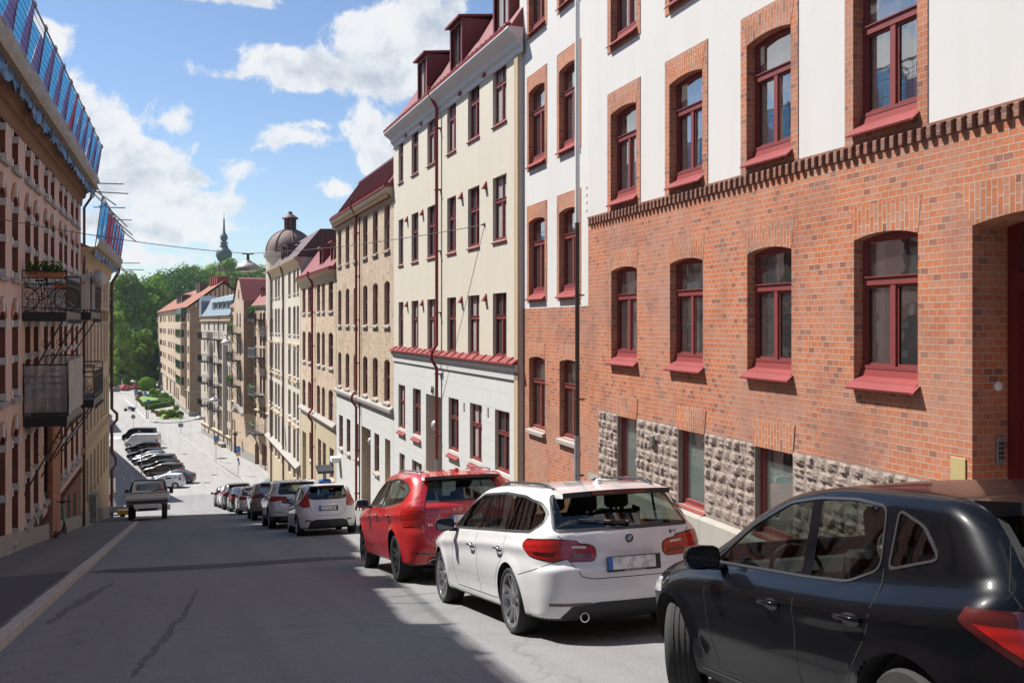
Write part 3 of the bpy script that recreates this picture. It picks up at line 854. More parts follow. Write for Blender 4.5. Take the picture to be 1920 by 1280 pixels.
# markings
def line(name, a, b, w=.12, dz=.004):
    a, b = Vector(a), Vector(b); t = (b - a).normalized(); n = Vector((t.y, -t.x)) * w / 2
    return patch(name, [tuple(a + n), tuple(b + n), tuple(b - n), tuple(a - n)], 'road_white', dz)
line('road_marking', AT(*Z1(455, 517)), AT(*Z1(190, 265)), .28)
line('road_marking', G(200 + 30 / 5.8, 700 + 770 / 5.8), G(200 + 235 / 5.8, 700 + 1045 / 5.8), .14)
for a, b in [((60, 960), (125, 1045)), ((155, 1095), (200, 1165)), ((265, 1080), (310, 1150))]:
    line('road_marking', G(200 + a[0] / 5.8, 700 + a[1] / 5.8), G(200 + b[0] / 5.8, 700 + b[1] / 5.8), .12)
line('road_marking', G(200 + 905 / 5.818, 700 + 1160 / 5.818), G(200 + 975 / 5.818, 700 + 1215 / 5.818), .12)
line('road_marking', G(200 + 975 / 5.818, 700 + 1215 / 5.818), G(200 + 880 / 5.818, 700 + 1258 / 5.818), .12)
line('road_marking', G(200, 700 + 715 / 5.818), G(200 + 120 / 5.818, 700 + 685 / 5.818), 3.2)
# painted edge line in the pavement of the square
line('paving_seam', (3.9, 129), (5.6, 116), .10, .064)
# ---- terrain behind the square: a wooded hill
def hill():
    mb = MB().use('hedge_green'); vs = []; nx, ny = 40, 16
    for j in range(ny + 1):
        y = 268 + j * 18
        for i in range(nx + 1):
            x = -260 + i * 13
            t = max(0, min(1, (y - 290) / 200)); h = ZS - .3 + 34 * t * t * (3 - 2 * t) * (0.75 + .25 * sin(x * .02 + 1))
            vs.append((x, y, h))
    mb.add(vs, [(j * (nx + 1) + i, j * (nx + 1) + i + 1, (j + 1) * (nx + 1) + i + 1, (j + 1) * (nx + 1) + i) for j in range(ny) for i in range(nx)])
    return tag(obj('hill', mb, smooth=True), kind='structure')
hill()
def hill_z(x, y):
    t = max(0, min(1, (y - 290) / 200)); return ZS - .3 + 34 * t * t * (3 - 2 * t) * (0.75 + .25 * sin(x * .02 + 1))
# ------------------------------------------------------------------ right side: brick and white house (nearest)
F1 = Fac((7.75, 0), 0.0195, 'R')
B1 = Bld('brick_house', F1, 'nearest house: orange brick below, white plaster above, rough stone base, red windows', zb=-4)
def OP(F, pl, pr, zb, zt, **k): return dict(r=(F.S(pr), F.S(pl), zb, zt), **k)
def r1_main():
    sE = F1.S(1103); s0 = -14
    lo = [(1146, 1194), (1256, 1318), (1401, 1484), (1601, 1721)]
    cols = [(F1.S(b), F1.S(a)) for a, b in lo]
    # nearer bays outside the frame
    cols += [(5.05, 6.1), (2.55, 3.6), (0.05, 1.1), (-2.5, -1.45)]
    ops = []; low = []; upw = []; bas = []
    for i, (a, b) in enumerate(cols):
        if i != 4 : low.append(dict(r=(a, b, 1.03, 2.64), rise=.07, drop=.14))
        upw.append(dict(r=(a, b, 4.13, 5.72), rise=.06, drop=.14)); upw.append(dict(r=(a, b, 7.25, 8.84), rise=.06, drop=.14)); upw.append(dict(r=(a, b, 10.35, 11.9), rise=.09))
    for a, b in [(1158, 1194), (1272, 1321), (1416, 1487)]:
        bas.append(dict(r=(F1.S(b), F1.S(a), -1.42, -.17), rise=.0, jamb='rough_stone', depth=.09))
    ds = F1.S(1823); door = dict(r=(ds - 1.75, ds, -1.3, 2.64), rise=.09, depth=.46, jamb='brick_red')
    ops = low + upw + bas + [door]
    wall(B1, s0, sE, -6, 13, ops, [(-1.47, 'concrete'), (-.13, 'brick_red'), (3.70, 'brick_red'), (13, 'plaster_white')], depth=.13, jamb='brick_red', room='room_wall')
    for i, o in enumerate(low):
        window(B1, o, sill='red', glass='room_glass', room=[.42, .40, .30, .12, .2, .2, .2, .2][i], depth=.13)
    for i, o in enumerate(upw):
        window(B1, o, sill='red', glass='room_glass', room=.30 if i % 3 else .42, depth=.13)
    for o in bas: window(B1, o, sill='small', style='none', glass='room_glass', ft=.09, blind=.98 if o is not bas[2] else .8)
    # brick trims round the upper windows (stepped outline), upright brick over every opening
    mb = MB().use('brick_red')
    for o in upw:
        a, b, z0, z1 = o['r']; e = .17
        out = [(a - e, z0 - .30), (b + e, z0 - .30), (b + e, z1 + .02), (b + e, z1 + .44), (a - e, z1 + .44), (a - e, z1 + .02)]
        inn = arch_loop(a, b, z0 - .14, z1, .06)
        V, F = cdt([out, inn])
        mb.add([(p[0], .012, p[1]) for p in V], F)
        for i in range(6):
            p, q = out[i], out[(i + 1) % 6]; mb.quad((p[0], .012, p[1]), (q[0], .012, q[1]), (q[0], 0, q[1]), (p[0], 0, p[1]))
        n = len(inn)
        for i in range(n):
            p, q = inn[i], inn[(i + 1) % n]; mb.quad((p[0], .012, p[1]), (q[0], .012, q[1]), (q[0], -.01, q[1]), (p[0], -.01, p[1]))
        mb.cut()
    B1.part('window_surround', mb, recalc=False)
    mb = MB().use('brick_red_upright')
    def lintel(o, h, out, fan=.06, cut=True):
        a, b, z0, z1 = o['r']; rise = o.get('rise', 0)
        lp = arch_loop(a, b, z1 - .01, z1, rise, 8)[2:] if rise else [(b, z1), (a, z1)]
        top = [(a - fan, z1 + h), (b + fan, z1 + h)]
        V, F = cdt([lp + top]); mb.add([(p[0], out, p[1]) for p in V], F)
        q = lp + top
        for i in range(len(q)):
            p, r_ = q[i], q[(i + 1) % len(q)]; mb.quad((p[0], out, p[1]), (r_[0], out, r_[1]), (r_[0], 0, r_[1]), (p[0], 0, p[1]))
        mb.cut()
    for o in low: lintel(o, .42, .004)
    for o in bas: lintel(o, .40, .012)
    for o in upw: lintel(o, .40, .016, .10)
    lintel(door, .45, .006, .2)
    B1.part('brick_lintel', mb, recalc=False)
    # corbelled brick frieze between brick and plaster
    mb = MB().use('brick_lower'); s = s0; rr = random.Random(5)
    while s < sE - .06:
        mb.box(s, s + .075, 0, .062 + rr.uniform(-.006, .006), 3.655 + rr.uniform(-.006, .006), 3.80 + rr.uniform(-.004, .004)); s += .155
    mb.box(s0, sE, 0, .03, 3.80, 3.835); mb.box(s0, sE, 0, .010, 3.655, 3.80)
    B1.part('brick_frieze', mb, bevel=.006)
    # rock-faced stone base, block by block
    mb = MB().use('rough_stone'); rr = random.Random(11)
    def stones(a, b, zt, zb):
        z = zt
        row = 0
        while z > zb + .08:
            h = .175 + rr.uniform(-.015, .02)
            s = a
            while s < b - .02:
                w = rr.uniform(.16, .35)
                if b - s - w < .12: w = b - s
                w = min(w, b - s); n = 4; vs = []
                d0 = rr.uniform(.022, .045); tl = rr.uniform(-.02, .02)
                for i in range(n + 1):
                    for j in range(n + 1):
                        u_, v_ = i / n, j / n; ed = min(u_, 1 - u_, v_, 1 - v_)
                        y_ = -.002 if ed == 0 else d0 + tl * (u_ - .5) + rr.uniform(-.017, .014)
                        g = .008
                        vs.append((s + g + (w - 2 * g) * u_ + (rr.uniform(-.009, .009) if 0 < ed else 0), y_, z - h + g + (h - 2 * g) * v_ + (rr.uniform(-.008, .008) if 0 < ed else 0)))
                mb.add(vs, [(i * (n + 1) + j, (i + 1) * (n + 1) + j, (i + 1) * (n + 1) + j + 1, i * (n + 1) + j + 1) for i in range(n) for j in range(n)])
                s += w
            z -= h; row += 1
        mb.quad((a, .004, zb), (b, .004, zb), (b, .004, zt), (a, .004, zt)); mb.cut()
    xs = sorted([(o['r'][0], o['r'][1]) for o in bas]); cur = F1.S(1765)
    for a, b in xs: stones(cur, a, -.13, -1.47); cur = b
    stones(cur, F1.S(1123), -.13, -1.47)
    stones(4.2, ds - 1.8, -.13, -.9)
    B1.part('stone_base', mb, recalc=False)
    mb = MB().use('concrete')
    for a, b in [(F1.S(1765), F1.S(1487)), (F1.S(1487), F1.S(1321)), (F1.S(1321), F1.S(1194)), (F1.S(1194), F1.S(1123))]:
        mb.prism([(0, -6), (.10, -6), (.10, -1.53), (.05, -1.475), (0, -1.475)], 'x', a + .004, b - .004); mb.cut()
    B1.part('plinth', mb)
    # the door in its deep recess
    a, b, z0, z1 = door['r']; y = -.46
    mb = MB().use('dark_red_paint')
    L = arch_loop(a, b, z0, z1, .09, 8)
    inn1 = [(a + .14, z0 + .02), (b - .14, z0 + .02), (b - .14, 1.95), (a + .14, 1.95)]; inn2 = [(a + .14, 2.15), (b - .14, 2.15), (b - .14, z1), (a + .14, z1)]
    V, F = cdt([L, inn1, inn2]); mb.add([(p[0], y, p[1]) for p in V], F)
    for q in (inn1, inn2):
        for i in range(4):
            p, r_ = q[i], q[(i + 1) % 4]; mb.quad((p[0], y, p[1]), (r_[0], y, r_[1]), (r_[0], y - .08, r_[1]), (p[0], y - .08, p[1]))
    mid = (a + b) / 2
    for x0, x1 in ((a + .14, mid - .01), (mid + .01, b - .14)):
        pan = [(x0, z0 + .02), (x1, z0 + .02), (x1, 1.95), (x0, 1.95)]; gl = [(x0 + .13, .45), (x1 - .13, .45), (x1 - .13, 1.8), (x0 + .13, 1.8)]
        V, F = cdt([pan, gl]); mb.add([(p[0], y - .05, p[1]) for p in V], F)
        mb.box(x0 + .15, x1 - .15, y - .055, y - .03, -.9, .25)
    dr = B1.part('door', mb, recalc=False)
    g = MB().use('room_glass'); g.quad((a + .1, y - .06, -.9), (b - .1, y - .06, -.9), (b - .1, y - .06, z1), (a + .1, y - .06, z1)); B1.part('glass', g, dr, recalc=False)
    g = MB().use('brass'); g.tube([(mid + .07, y - .03, -.15), (mid + .07, y + .05, -.13), (mid + .07, y + .05, .25), (mid + .07, y - .03, .27)], .012, 6); B1.part('handle', g, dr)
    g = MB().use('granite'); g.box(a, b, -.6, .25, -1.75, -1.22); B1.part('door_step', g)
r1_main()
def r1_fittings():
    # keypad by the door, bell push and brass notice
    ds = F1.S(1823)
    z = F1.Z(1790, 797)
    mb = MB().use('steel_panel'); mb.box(ds - .03, ds - .004, -.40, -.30, .12, .42)
    kp = B1.part('keypad', mb, bevel=.004); mb = MB().use('iron_black')
    for i in range(4):
        for j in range(3): mb.box(ds - .034, ds - .029, -.385 + j * .025, -.368 + j * .025, .18 + i * .05, .21 + i * .05)
    B1.part('key', mb, kp)
    mb = MB().use('white_paint'); mb.lathe([(.05, 0), (.05, .012), (.03, .02)], 16, Matrix.Translation((ds - .004, -.33, .95)) @ Matrix.Rotation(-pi / 2, 4, 'Y')); bp = B1.part('bell_push', mb, smooth=40)
    s = F1.S(1798); zz = F1.Z(1798, 880)
    mb = MB().use('brass'); mb.box(s - .11, s + .11, .006, .016, zz - .14, zz + .13); pl = B1.part('brass_plate', mb, bevel=.003)
    for k, tx in enumerate(['HUSET ÄR', 'KAMERABEVAKAT']): pass
    mb = MB().use('concrete'); g = F1.hit(1228, 825)
    mb.box(g[0] - .06, g[0] + .06, .02, .085, g[1] - .09, g[1] + .09); vt = B1.part('vent_grille', mb, bevel=.004)
    mb = MB().use('iron_black')
    for i in range(5): mb.box(g[0] - .05, g[0] + .05, .08, .089, g[1] - .07 + i * .033, g[1] - .055 + i * .033)
    B1.part('slot', mb, vt)
    # indoor plant and lamp behind the nearest windows
r1_fittings()
def r1_bay():
    F = Fac(F1.P0, .0195, 'R', -.10)
    s0, s1 = F.S(1104), F.S(974.5); y = -.10
    cA, cB = (992, 1022), (1049, 1085)
    lev = [(F.Z(1001, 803), F.Z(992, 672)), (F.Z(1001, 546), F.Z(992, 418)), (F.Z(1001, 297), F.Z(992, 176)), (F.Z(1001, 47), F.Z(1001, 47) + 1.65), (F.Z(1001, 47) + 3.2, F.Z(1001, 47) + 4.8)]
    zw = F.Z(980, 579); ops = []
    for c in (cA, cB):
        for i, (a, b) in enumerate(lev): ops.append(dict(r=(F.S(c[1]), F.S(c[0]), a, b), rise=.07, lev=i, depth=.12, drop=.14 if i else 0))
    mbw = wall(B1, s0, s1, -6, 13, ops, [(-3.2, 'rough_stone'), (zw, 'brick_red'), (13, 'plaster_white')], depth=.2, jamb='brick_red', y=y, room='room_wall')
    mb = MB().use('brick_red'); m2 = MB().use('brick_red_upright')
    for o in ops:
        a, b, z0, z1 = o['r']
        window(B1, o, sill='red' if o['lev'] else 'stone', glass='room_glass', room=.45 if o['lev'] < 3 else .25, y=y, depth=.12)
        if o['lev'] == 0:
            V, Fa = cdt([arch_loop(a, b, z1 - .01, z1, .07)[2:] + [(a, z1 + .4), (b, z1 + .4)]]); m2.add([(p[0], y + .006, p[1]) for p in V], Fa); m2.cut(); continue
        e = .15; out = [(a - e, z0 - .26), (b + e, z0 - .26), (b + e, z1 + .42), (a - e, z1 + .42)]; inn = arch_loop(a, b, z0 - .12, z1, .07)
        V, Fa = cdt([out, inn]); mb.add([(p[0], y + .012, p[1]) for p in V], Fa)
        for q in (out, inn):
            for i in range(len(q)):
                p, r_ = q[i], q[(i + 1) % len(q)]; mb.quad((p[0], y + .012, p[1]), (r_[0], y + .012, r_[1]), (r_[0], y, r_[1]), (p[0], y, p[1]))
        V, Fa = cdt([arch_loop(a, b, z1 - .01, z1, .07)[2:] + [(a - .08, z1 + .37), (b + .08, z1 + .37)]]); m2.add([(p[0], y + .016, p[1]) for p in V], Fa); mb.cut(); m2.cut()
    B1.part('window_surround', mb, recalc=False); B1.part('brick_lintel', m2, recalc=False)
    # downpipe: white above, dark below
    s = F1.S(1094)
    mb = MB().use('white_paint'); mb.tube([(s, .14, 13), (s, .14, F1.Z(1094, 418))], .055, 10); B1.part('downpipe', mb, smooth=50)
    mb = MB().use('pipe_brown'); mb.tube([(s, .14, F1.Z(1094, 418)), (s, .14, F1.Z(1094, 820))], .050, 10)
    for z in (2.2, 0, -1.6): mb.box(s - .06, s + .06, 0, .19, z, z + .03)
    B1.part('downpipe', mb, smooth=50)
    mb = MB().use('zinc'); mb.tube([(s, .14, F1.Z(1094, 816)), (s, .14, -4)], .066, 10); B1.part('downpipe', mb, smooth=50)
    # pale mounting blocks beside the pipe
    mb = MB().use('white_paint')
    for py in (352, 366, 380, 395):
        z = F1.Z(1101, py); mb.box(s - .24, s - .18, 0, .03, z - .035, z + .035); mb.cut()
    B1.part('insulator', mb, bevel=.01)
r1_bay()

# ------------------------------------------------------------------ right side: the row going downhill
ANG = -.0135
e1 = F1.P0 + F1.u * F1.S(974.5)
F2 = Fac(e1, ANG, 'R', 0.0)
def rows(F, spec):     # spec [(px, y_top, y_bottom)]
    return [(F.Z(p, b), F.Z(p, t)) for p, t, b in spec]
def house(B, F, s0, s1, zb, ztop, cols, lev, zones, jamb, depth, wkw, skip=(), extra=()):
    ops = []
    for i, (a, b) in enumerate(lev):
        for j, c in enumerate(cols[i]):
            if (i, j) in skip: continue
            ops.append(dict(r=(F.S(c[1]), F.S(c[0]), a, b), lev=i, rise=wkw[i].get('rise', 0), depth=wkw[i].get('depth', depth)))
    wall(B, s0, s1, zb, ztop, ops + list(extra), zones, depth=depth, jamb=jamb)
    for o in ops:
        k = {q: v for q, v in wkw[o['lev']].items() if q not in ('rise', 'depth')}
        window(B, o, depth=depth, **k)
    return ops
def mansard(B, s0, s1, ze, h, back, m, side=None, over=.30, name='roof', hip=0.0, rise=1.0):
    mb = MB().use(m)
    pr = [(over, ze), (-back, ze + h), (-6, ze + h + rise), (-12, ze + .2)]; n = 4
    mb.add([(s0, y, z) for y, z in pr] + [(s1 - (hip if i in (1, 2) else 0), y, z) for i, (y, z) in enumerate(pr)], [(0, 1, 5, 4), (1, 2, 6, 5), (2, 3, 7, 6), (3, 0, 4, 7), (0, 3, 2, 1), (4, 5, 6, 7)])
    return B.part(name, mb)
def dormer(B, s, w, ze, z0, h, y0=-.25, back=2.2, m='red_seam', fr='red_paint'):
    mb = MB().use('dark_red_paint' if m == 'red_seam' else m)
    z1 = ze + z0 + h; t = .12
    # front frame with opening, cheeks, and a shallow pitched lid
    op = dict(r=(s - w / 2 + t, s + w / 2 - t, ze + z0 + .15, z1 - .12), depth=.08)
    lp = [(s - w / 2, ze + z0 - .5), (s + w / 2, ze + z0 - .5), (s + w / 2, z1), (s - w / 2, z1)]
    V, F = cdt([lp, arch_loop(*op['r'], 0)]); mb.add([(p[0], y0, p[1]) for p in V], F)
    for x in (s - w / 2, s + w / 2): mb.quad((x, y0, ze + z0 - .5), (x, y0 - back, ze + z0 - .5), (x, y0 - back, z1), (x, y0, z1))
    d = B.part('dormer', mb, recalc=False)
    mb = MB().use(m); mb.prism([(y0 + .14, z1 - .02), (y0 - back, z1 + .28), (y0 - back, z1 + .34), (y0 + .14, z1 + .05)], 'x', s - w / 2 - .1, s + w / 2 + .1); B.part('dormer_roof', mb, d)
    wn = window(B, op, frame=fr, style='pair', y=y0, depth=.08)
    return d
def gutter(B, s0, s1, ze, out=.40, m='red_metal', step=.42):
    mb = MB().use(m); mb.prism([(out - .12, ze - .06), (out, ze - .04), (out + .02, ze + .06), (out - .02, ze + .06), (out - .04, ze), (out - .12, ze)], 'x', s0, s1)
    s = s0 + .1
    while s < s1 - .05: mb.box(s, s + .03, out - .22, out - .06, ze, ze + .17); s += step
    mb.box(s0, s1, out - .14, out - .11, ze + .13, ze + .165)
    return B.part('gutter', mb)

# cream plaster house
B2 = Bld('cream_house', F2, 'tall cream plaster house with pale grey ground floor and dark red dormer roof', zb=-6.2)
def r2():
    F = F2; s0, s1 = 0.02, F.S(738)
    top = [(747.3, 756.3), (771.6, 784.5), (801.3, 817), (838.4, 855), (877.4, 899), (924, 949.7)]
    gr = [(747, 759.7), (774, 789), (841, 860), (881, 903.7), (928, 955.5)]
    ba = [(749, 759), (772.5, 791)]
    lev = rows(F, [(953.7, 773, 891), (949.7, 548, 671), (949.7, 324, 447), (949.7, 101, 223)])
    zl = F.Z(759, 853); ops = [(zl - 1.2, zl)]
    L = [ops[0]] + lev
    zc = F.Z(967, 683); ze = F.Z(967, 62)
    dr = dict(r=(F.S(827), F.S(798.7), -6.3, F.Z(827, 745)), depth=.55)
    W = [dict(style='pair', sill='small'), dict(sill='red', style='cross'), dict(sill='small', style='cross'), dict(sill='small', style='cross'), dict(sill='small', style='cross')]
    house(B2, F, s0, s1, -9, ze + .05, [ba, gr, top, top, top], L, [(zc, 'plaster_grey'), (ze + 1, 'plaster_cream')], 'plaster_cream', .10, W, extra=[dr])
    # recessed doorway
    a, b, z0, z1 = dr['r']; mb = MB().use('red_paint'); mb.box(a, b, -.60, -.555, z0, z1); mb.box(a + .1, (a + b) / 2 - .02, -.555, -.53, z0 + .2, z1 - .9); mb.box((a + b) / 2 + .02, b - .1, -.555, -.53, z0 + .2, z1 - .9); d = B2.part('door', mb)
    g = MB().use('far_glass'); g.quad((a + .1, -.55, z1 - .75), (b - .1, -.55, z1 - .75), (b - .1, -.55, z1 - .1), (a + .1, -.55, z1 - .1)); B2.part('glass', g, d)
    # globe lamp over the doorway
    mb = MB().use('lamp_clear'); p = F.hit(812, 795); mb.ball((a + .22 + .5, .02, p[1]), .17, .12, .17, 14, 8); B2.part('wall_lamp', mb, smooth=True)
    # string course with sheet metal cover, main cornice
    mb = MB().use('plaster_grey'); mb.prism([(0, zc - .42), (.05, zc - .40), (.05, zc - .2), (.12, zc - .1), (.12, zc), (0, zc)], 'x', s0, s1); B2.part('string_course', mb)
    mb = MB().use('red_metal'); mb.prism([(0, zc + .03), (0, zc + .17), (.20, zc + .03), (.20, zc - .01)], 'x', s0 + .01, s1)
    s = s0 + .4
    while s < s1: mb.prism([(0, zc + .17), (.03, zc + .19), (.21, zc + .06), (.20, zc + .02)], 'x', s, s + .025); s += .75
    B2.part('cover_flashing', mb)
    mb = MB().use('trim_white'); mb.prism([(0, ze - .62), (.04, ze - .60), (.04, ze - .46), (.12, ze - .40), (.14, ze - .28), (.24, ze - .2), (.36, ze - .12), (.40, ze - .05), (.40, ze), (0, ze)], 'x', s0 - .25, s1); B2.part('cornice', mb)
    mansard(B2, s0, s1, ze, 2.1, 1.1, 'red_seam', hip=1.0); gutter(B2, s0, s1, ze + .02)
    for px in (791, 854, 938): dormer(B2, F.S(px) - .1, 1.35, ze, .25, 1.55, y0=.02, back=2.6)
    # pilaster strips at both ends
    mb = MB().use('trim_tan'); mb.box(s0, s0 + .28, 0, .05, -7, ze - .6); B2.part('corner_strip', mb)
    sp = F.S(826); downpipe(B2, sp, F.Z(826, 862), ze + .1, y=.13, top=.25, jogs=[(zc, .17)])
    mb = MB().use('zinc'); mb.tube([(sp, .13, F.Z(826, 860)), (sp, .13, -6.8)], .065, 8); B2.part('downpipe', mb, smooth=50)
    # triangular red vent hoods between the windows
    mb = MB().use('red_metal')
    for k, (t_, b_) in enumerate([(772, 801), (801.3, 838), (877, 838), (924, 877)]): pass
    vs = [(763, 250 / 1), ]
    for (c, rws) in [((756.3 + 771.6) / 2, 3), ((784.5 + 801.3) / 2, 3), ((855 + 877.4) / 2, 3), ((899 + 924) / 2, 3)]:
        s = F.S(c)
        for zt in (L[2][1], L[3][1], L[4][1]):
            z = zt + .02 if True else 0
            mb.add([(s - .06, 0, z), (s + .06, 0, z), (s + .10, .13, z - .22), (s - .10, .13, z - .22), (s - .10, 0, z - .22), (s + .10, 0, z - .22)], [(0, 1, 2, 3), (0, 3, 4), (1, 5, 2), (3, 2, 5, 4)]); mb.cut()
    B2.part('vent_hood', mb)
    # house number and little wall signs
    tm = text_mesh('63', .34, .01, 'iron_black'); o = obj('house_number', tm, B2.o, (F.S(812), .03, F.Z(812, 731) - B2.zb), (pi / 2, 0, pi))
    for px, py in ((870, 762), (915, 772)):
        q = F.hit(px, py); mb = MB().use('trim_grey')
        for k in range(4): mb.box(q[0] - .07, q[0] + .07, 0, .02, q[1] - .12 + k * .07, q[1] - .08 + k * .07)
        B2.part('vent_grille', mb)
r2()
# tan brick house with white ground floor
S3 = F2.S(738); S3e = F2.S(630); S4e = F2.S(563.5); S5e = F2.S(503)
def sub(F, s):
    p = F.P0 + F.u * s; return Fac(p, ANG, 'R')
F3 = sub(F2, S3); B3 = Bld('tan_brick_house', F3, 'tan brick house with arched windows, white ground floor and steep red roof')
def r3():
    F = F3; s0, s1 = .02, F.S(630.5)
    cols = [(634, 640), (648, 655), (663, 670), (680.6, 689), (699, 708.5), (720.4, 731)]
    lev = rows(F, [(731, 680, 755), (731, 531, 609), (731, 385, 466)])
    zg = [(F.Z(711, 893), F.Z(711, 815))]; zb_ = F.Z(650, 880)
    gc = [(636, 643), (650, 657), (666, 672.5), (702, 711)]
    L = [(zg[0][0] + .1, zg[0][1])] + lev
    zc = F.Z(735, 770); ze = F.Z(735, 352)
    dr = [dict(r=(F.S(695), F.S(678), -9.5, F.Z(695, 806)), depth=.5), dict(r=(F.S(732), F.S(722), -8.3, F.Z(732, 826)), depth=.4)]
    W = [dict(sill='stone', style='cross')] + [dict(sill='stone', style='cross', rise=.12)] * 3
    house(B3, F, s0, s1, -12, ze, [gc, cols, cols, cols], L, [(zc, 'plaster_grey'), (ze + 1, 'brick_tan')], 'brick_tan', .14, W, extra=dr)
    mb = MB().use('plaster_grey')
    for d in dr: a, b, z0, z1 = d['r']; mb.box(a, b, -.55, -d['depth'], z0, z1); mb.cut()
    B3.part('door', mb)
    mb = MB().use('trim_grey'); mb.prism([(0, zc - .12), (.14, zc - .10), (.16, zc), (.16, zc + .05), (0, zc + .16)], 'x', s0, s1); B3.part('string_course', mb)
    mb = MB().use('trim_tan'); mb.prism([(0, ze - .55), (.08, ze - .5), (.10, ze - .34), (.26, ze - .22), (.32, ze - .1), (.34, ze), (0, ze)], 'x', s0, s1)
    B3.part('cornice', mb)
    mb = MB().use('trim_brown'); s = s0 + .1
    while s < s1 - .1: mb.box(s, s + .10, .10, .24, ze - .40, ze - .24); s += .24
    B3.part('dentil', mb)
    mansard(B3, s0, s1, ze, 1.7, .95, 'red_seam', over=.28, hip=1.6, rise=.3); gutter(B3, s0, s1, ze + .02, .36)
    # flat ribbed roof windows under the ridge
    mb = MB().use('dark_red_paint'); g = MB().use('far_glass'); n = 14
    for i in range(n):
        w = (s1 - s0 - 2.2) / n; a = s0 + .3 + i * w
        def P(s, t, o): return (s, .28 - 1.23 * t + o * .8, ze + 1.7 * t + o * .6)
        mb.add([P(a, .05, .03), P(a + .07, .05, .03), P(a + .07, .98, .03), P(a, .98, .03), P(a, .05, .16), P(a + .07, .05, .16), P(a + .07, .98, .16), P(a, .98, .16)], [(4, 5, 6, 7), (0, 4, 7, 3), (1, 2, 6, 5), (0, 1, 5, 4), (3, 7, 6, 2)])
        if i % 4 != 3: g.quad(P(a + .12, .66, .05), P(a + w - .1, .66, .05), P(a + w - .1, .93, .05), P(a + .12, .93, .05))
    mb.prism([(-1.0, ze + 1.65), (-.85, ze + 1.65), (-.85, ze + 1.85), (-1.0, ze + 1.85)], 'x', s0, s1 - 1.6)
    r = B3.part('roof_batten', mb); B3.part('skylight', g)
    sp = F.S(673); downpipe(B3, sp, -9, ze + .1, y=.13, top=.25, jogs=[(zc, .2)])
    mb = MB().use('iron_black'); mb.tube([(F.S(677.5), .08, -9), (F.S(677.5), .08, ze - .5)], .03, 6); B3.part('lightning_rod', mb)
    mb = MB().use('lamp_clear'); p = F.hit(689, 826); mb.ball((F.S(690), -.1, p[1]), .16, .12, .16, 12, 6); B3.part('wall_lamp', mb, smooth=True)
    mb = MB().use('white_paint'); p = F.hit(637, 860); mb.box(p[0] - .35, p[0] + .35, .02, .45, p[1] - .15, p[1] + .12); B3.part('awning_box', mb, bevel=.03)
r3()
F4 = sub(F2, S3e); B4 = Bld('pale_brick_house', F4, 'pale tan brick house with yellow ground floor and two small dormers', zb=gz(F4.P0.y))
def r4():
    F = F4; s0, s1 = .02, F.S(564)
    cols = [(567, 572.8), (577.5, 583), (594, 600), (603.5, 609), (616, 624.5)]
    lev = rows(F, [(624.5, 737, 793), (624.5, 628, 690), (624.5, 522, 582)])
    gc = [(580, 585), (596, 602), (605, 611), (618, 626)]
    L = [(F.Z(624.5, 900), F.Z(624.5, 842))] + lev
    zc = F.Z(631, 802); ze = F.Z(629, 505)
    dr = [dict(r=(F.S(574), F.S(567), -14, F.Z(574, 812)), depth=.4)]
    W = [dict(sill='stone', style='cross', ft=.08)] + [dict(sill='stone', style='cross', rise=.14)] * 3
    house(B4, F, s0, s1, -14, ze, [gc, cols, cols, cols], L, [(zc, 'plaster_yellow'), (ze + 1, 'brick_tan_fine')], 'brick_tan_fine', .14, W, extra=dr)
    mb = MB().use('stucco_yellow'); a, b, z0, z1 = dr[0]['r']; mb.box(a, b, -.5, -.4, z0, z1); B4.part('door', mb)
    mb = MB().use('trim_grey'); mb.prism([(0, zc - .15), (.16, zc - .10), (.2, zc), (0, zc + .2)], 'x', s0, s1); B4.part('string_course', mb)
    mb = MB().use('trim_tan'); mb.prism([(0, ze - .6), (.1, ze - .5), (.14, ze - .3), (.34, ze - .1), (.36, ze), (0, ze)], 'x', s0, s1); B4.part('cornice', mb)
    mansard(B4, s0, s1, ze, 1.9, 1.1, 'red_seam_pale', over=.3, rise=.3)
    mb = MB().use('brown_seam'); a, b, zt = s0, F.S(575), F.Z(600, 411) + .5
    mb.add([(a, -1.6, ze), (b, -1.6, ze), (b, -11, ze), (a, -11, ze), (a + .1, -3.0, zt), (b - 1.0, -3.0, zt), (b - 1.0, -9, zt), (a + .1, -9, zt)], [(0, 1, 5, 4), (1, 2, 6, 5), (2, 3, 7, 6), (3, 0, 4, 7), (4, 5, 6, 7)]); B4.part('roof', mb); gutter(B4, s0, s1, ze + .02, .38, step=.6)
    for px in (597, 618): dormer(B4, F.S(px) - .3, 1.2, ze, .3, 1.25, y0=-.1, back=1.8, m='red_seam_pale')
    downpipe(B4, F.S(590), -12.5, ze + .1, y=.15, r=.07, top=.25, jogs=[(zc, .2)])
r4()
F5 = sub(F2, S4e); B5 = Bld('domed_house', F5, 'long beige house with brown roof and a domed corner turret')
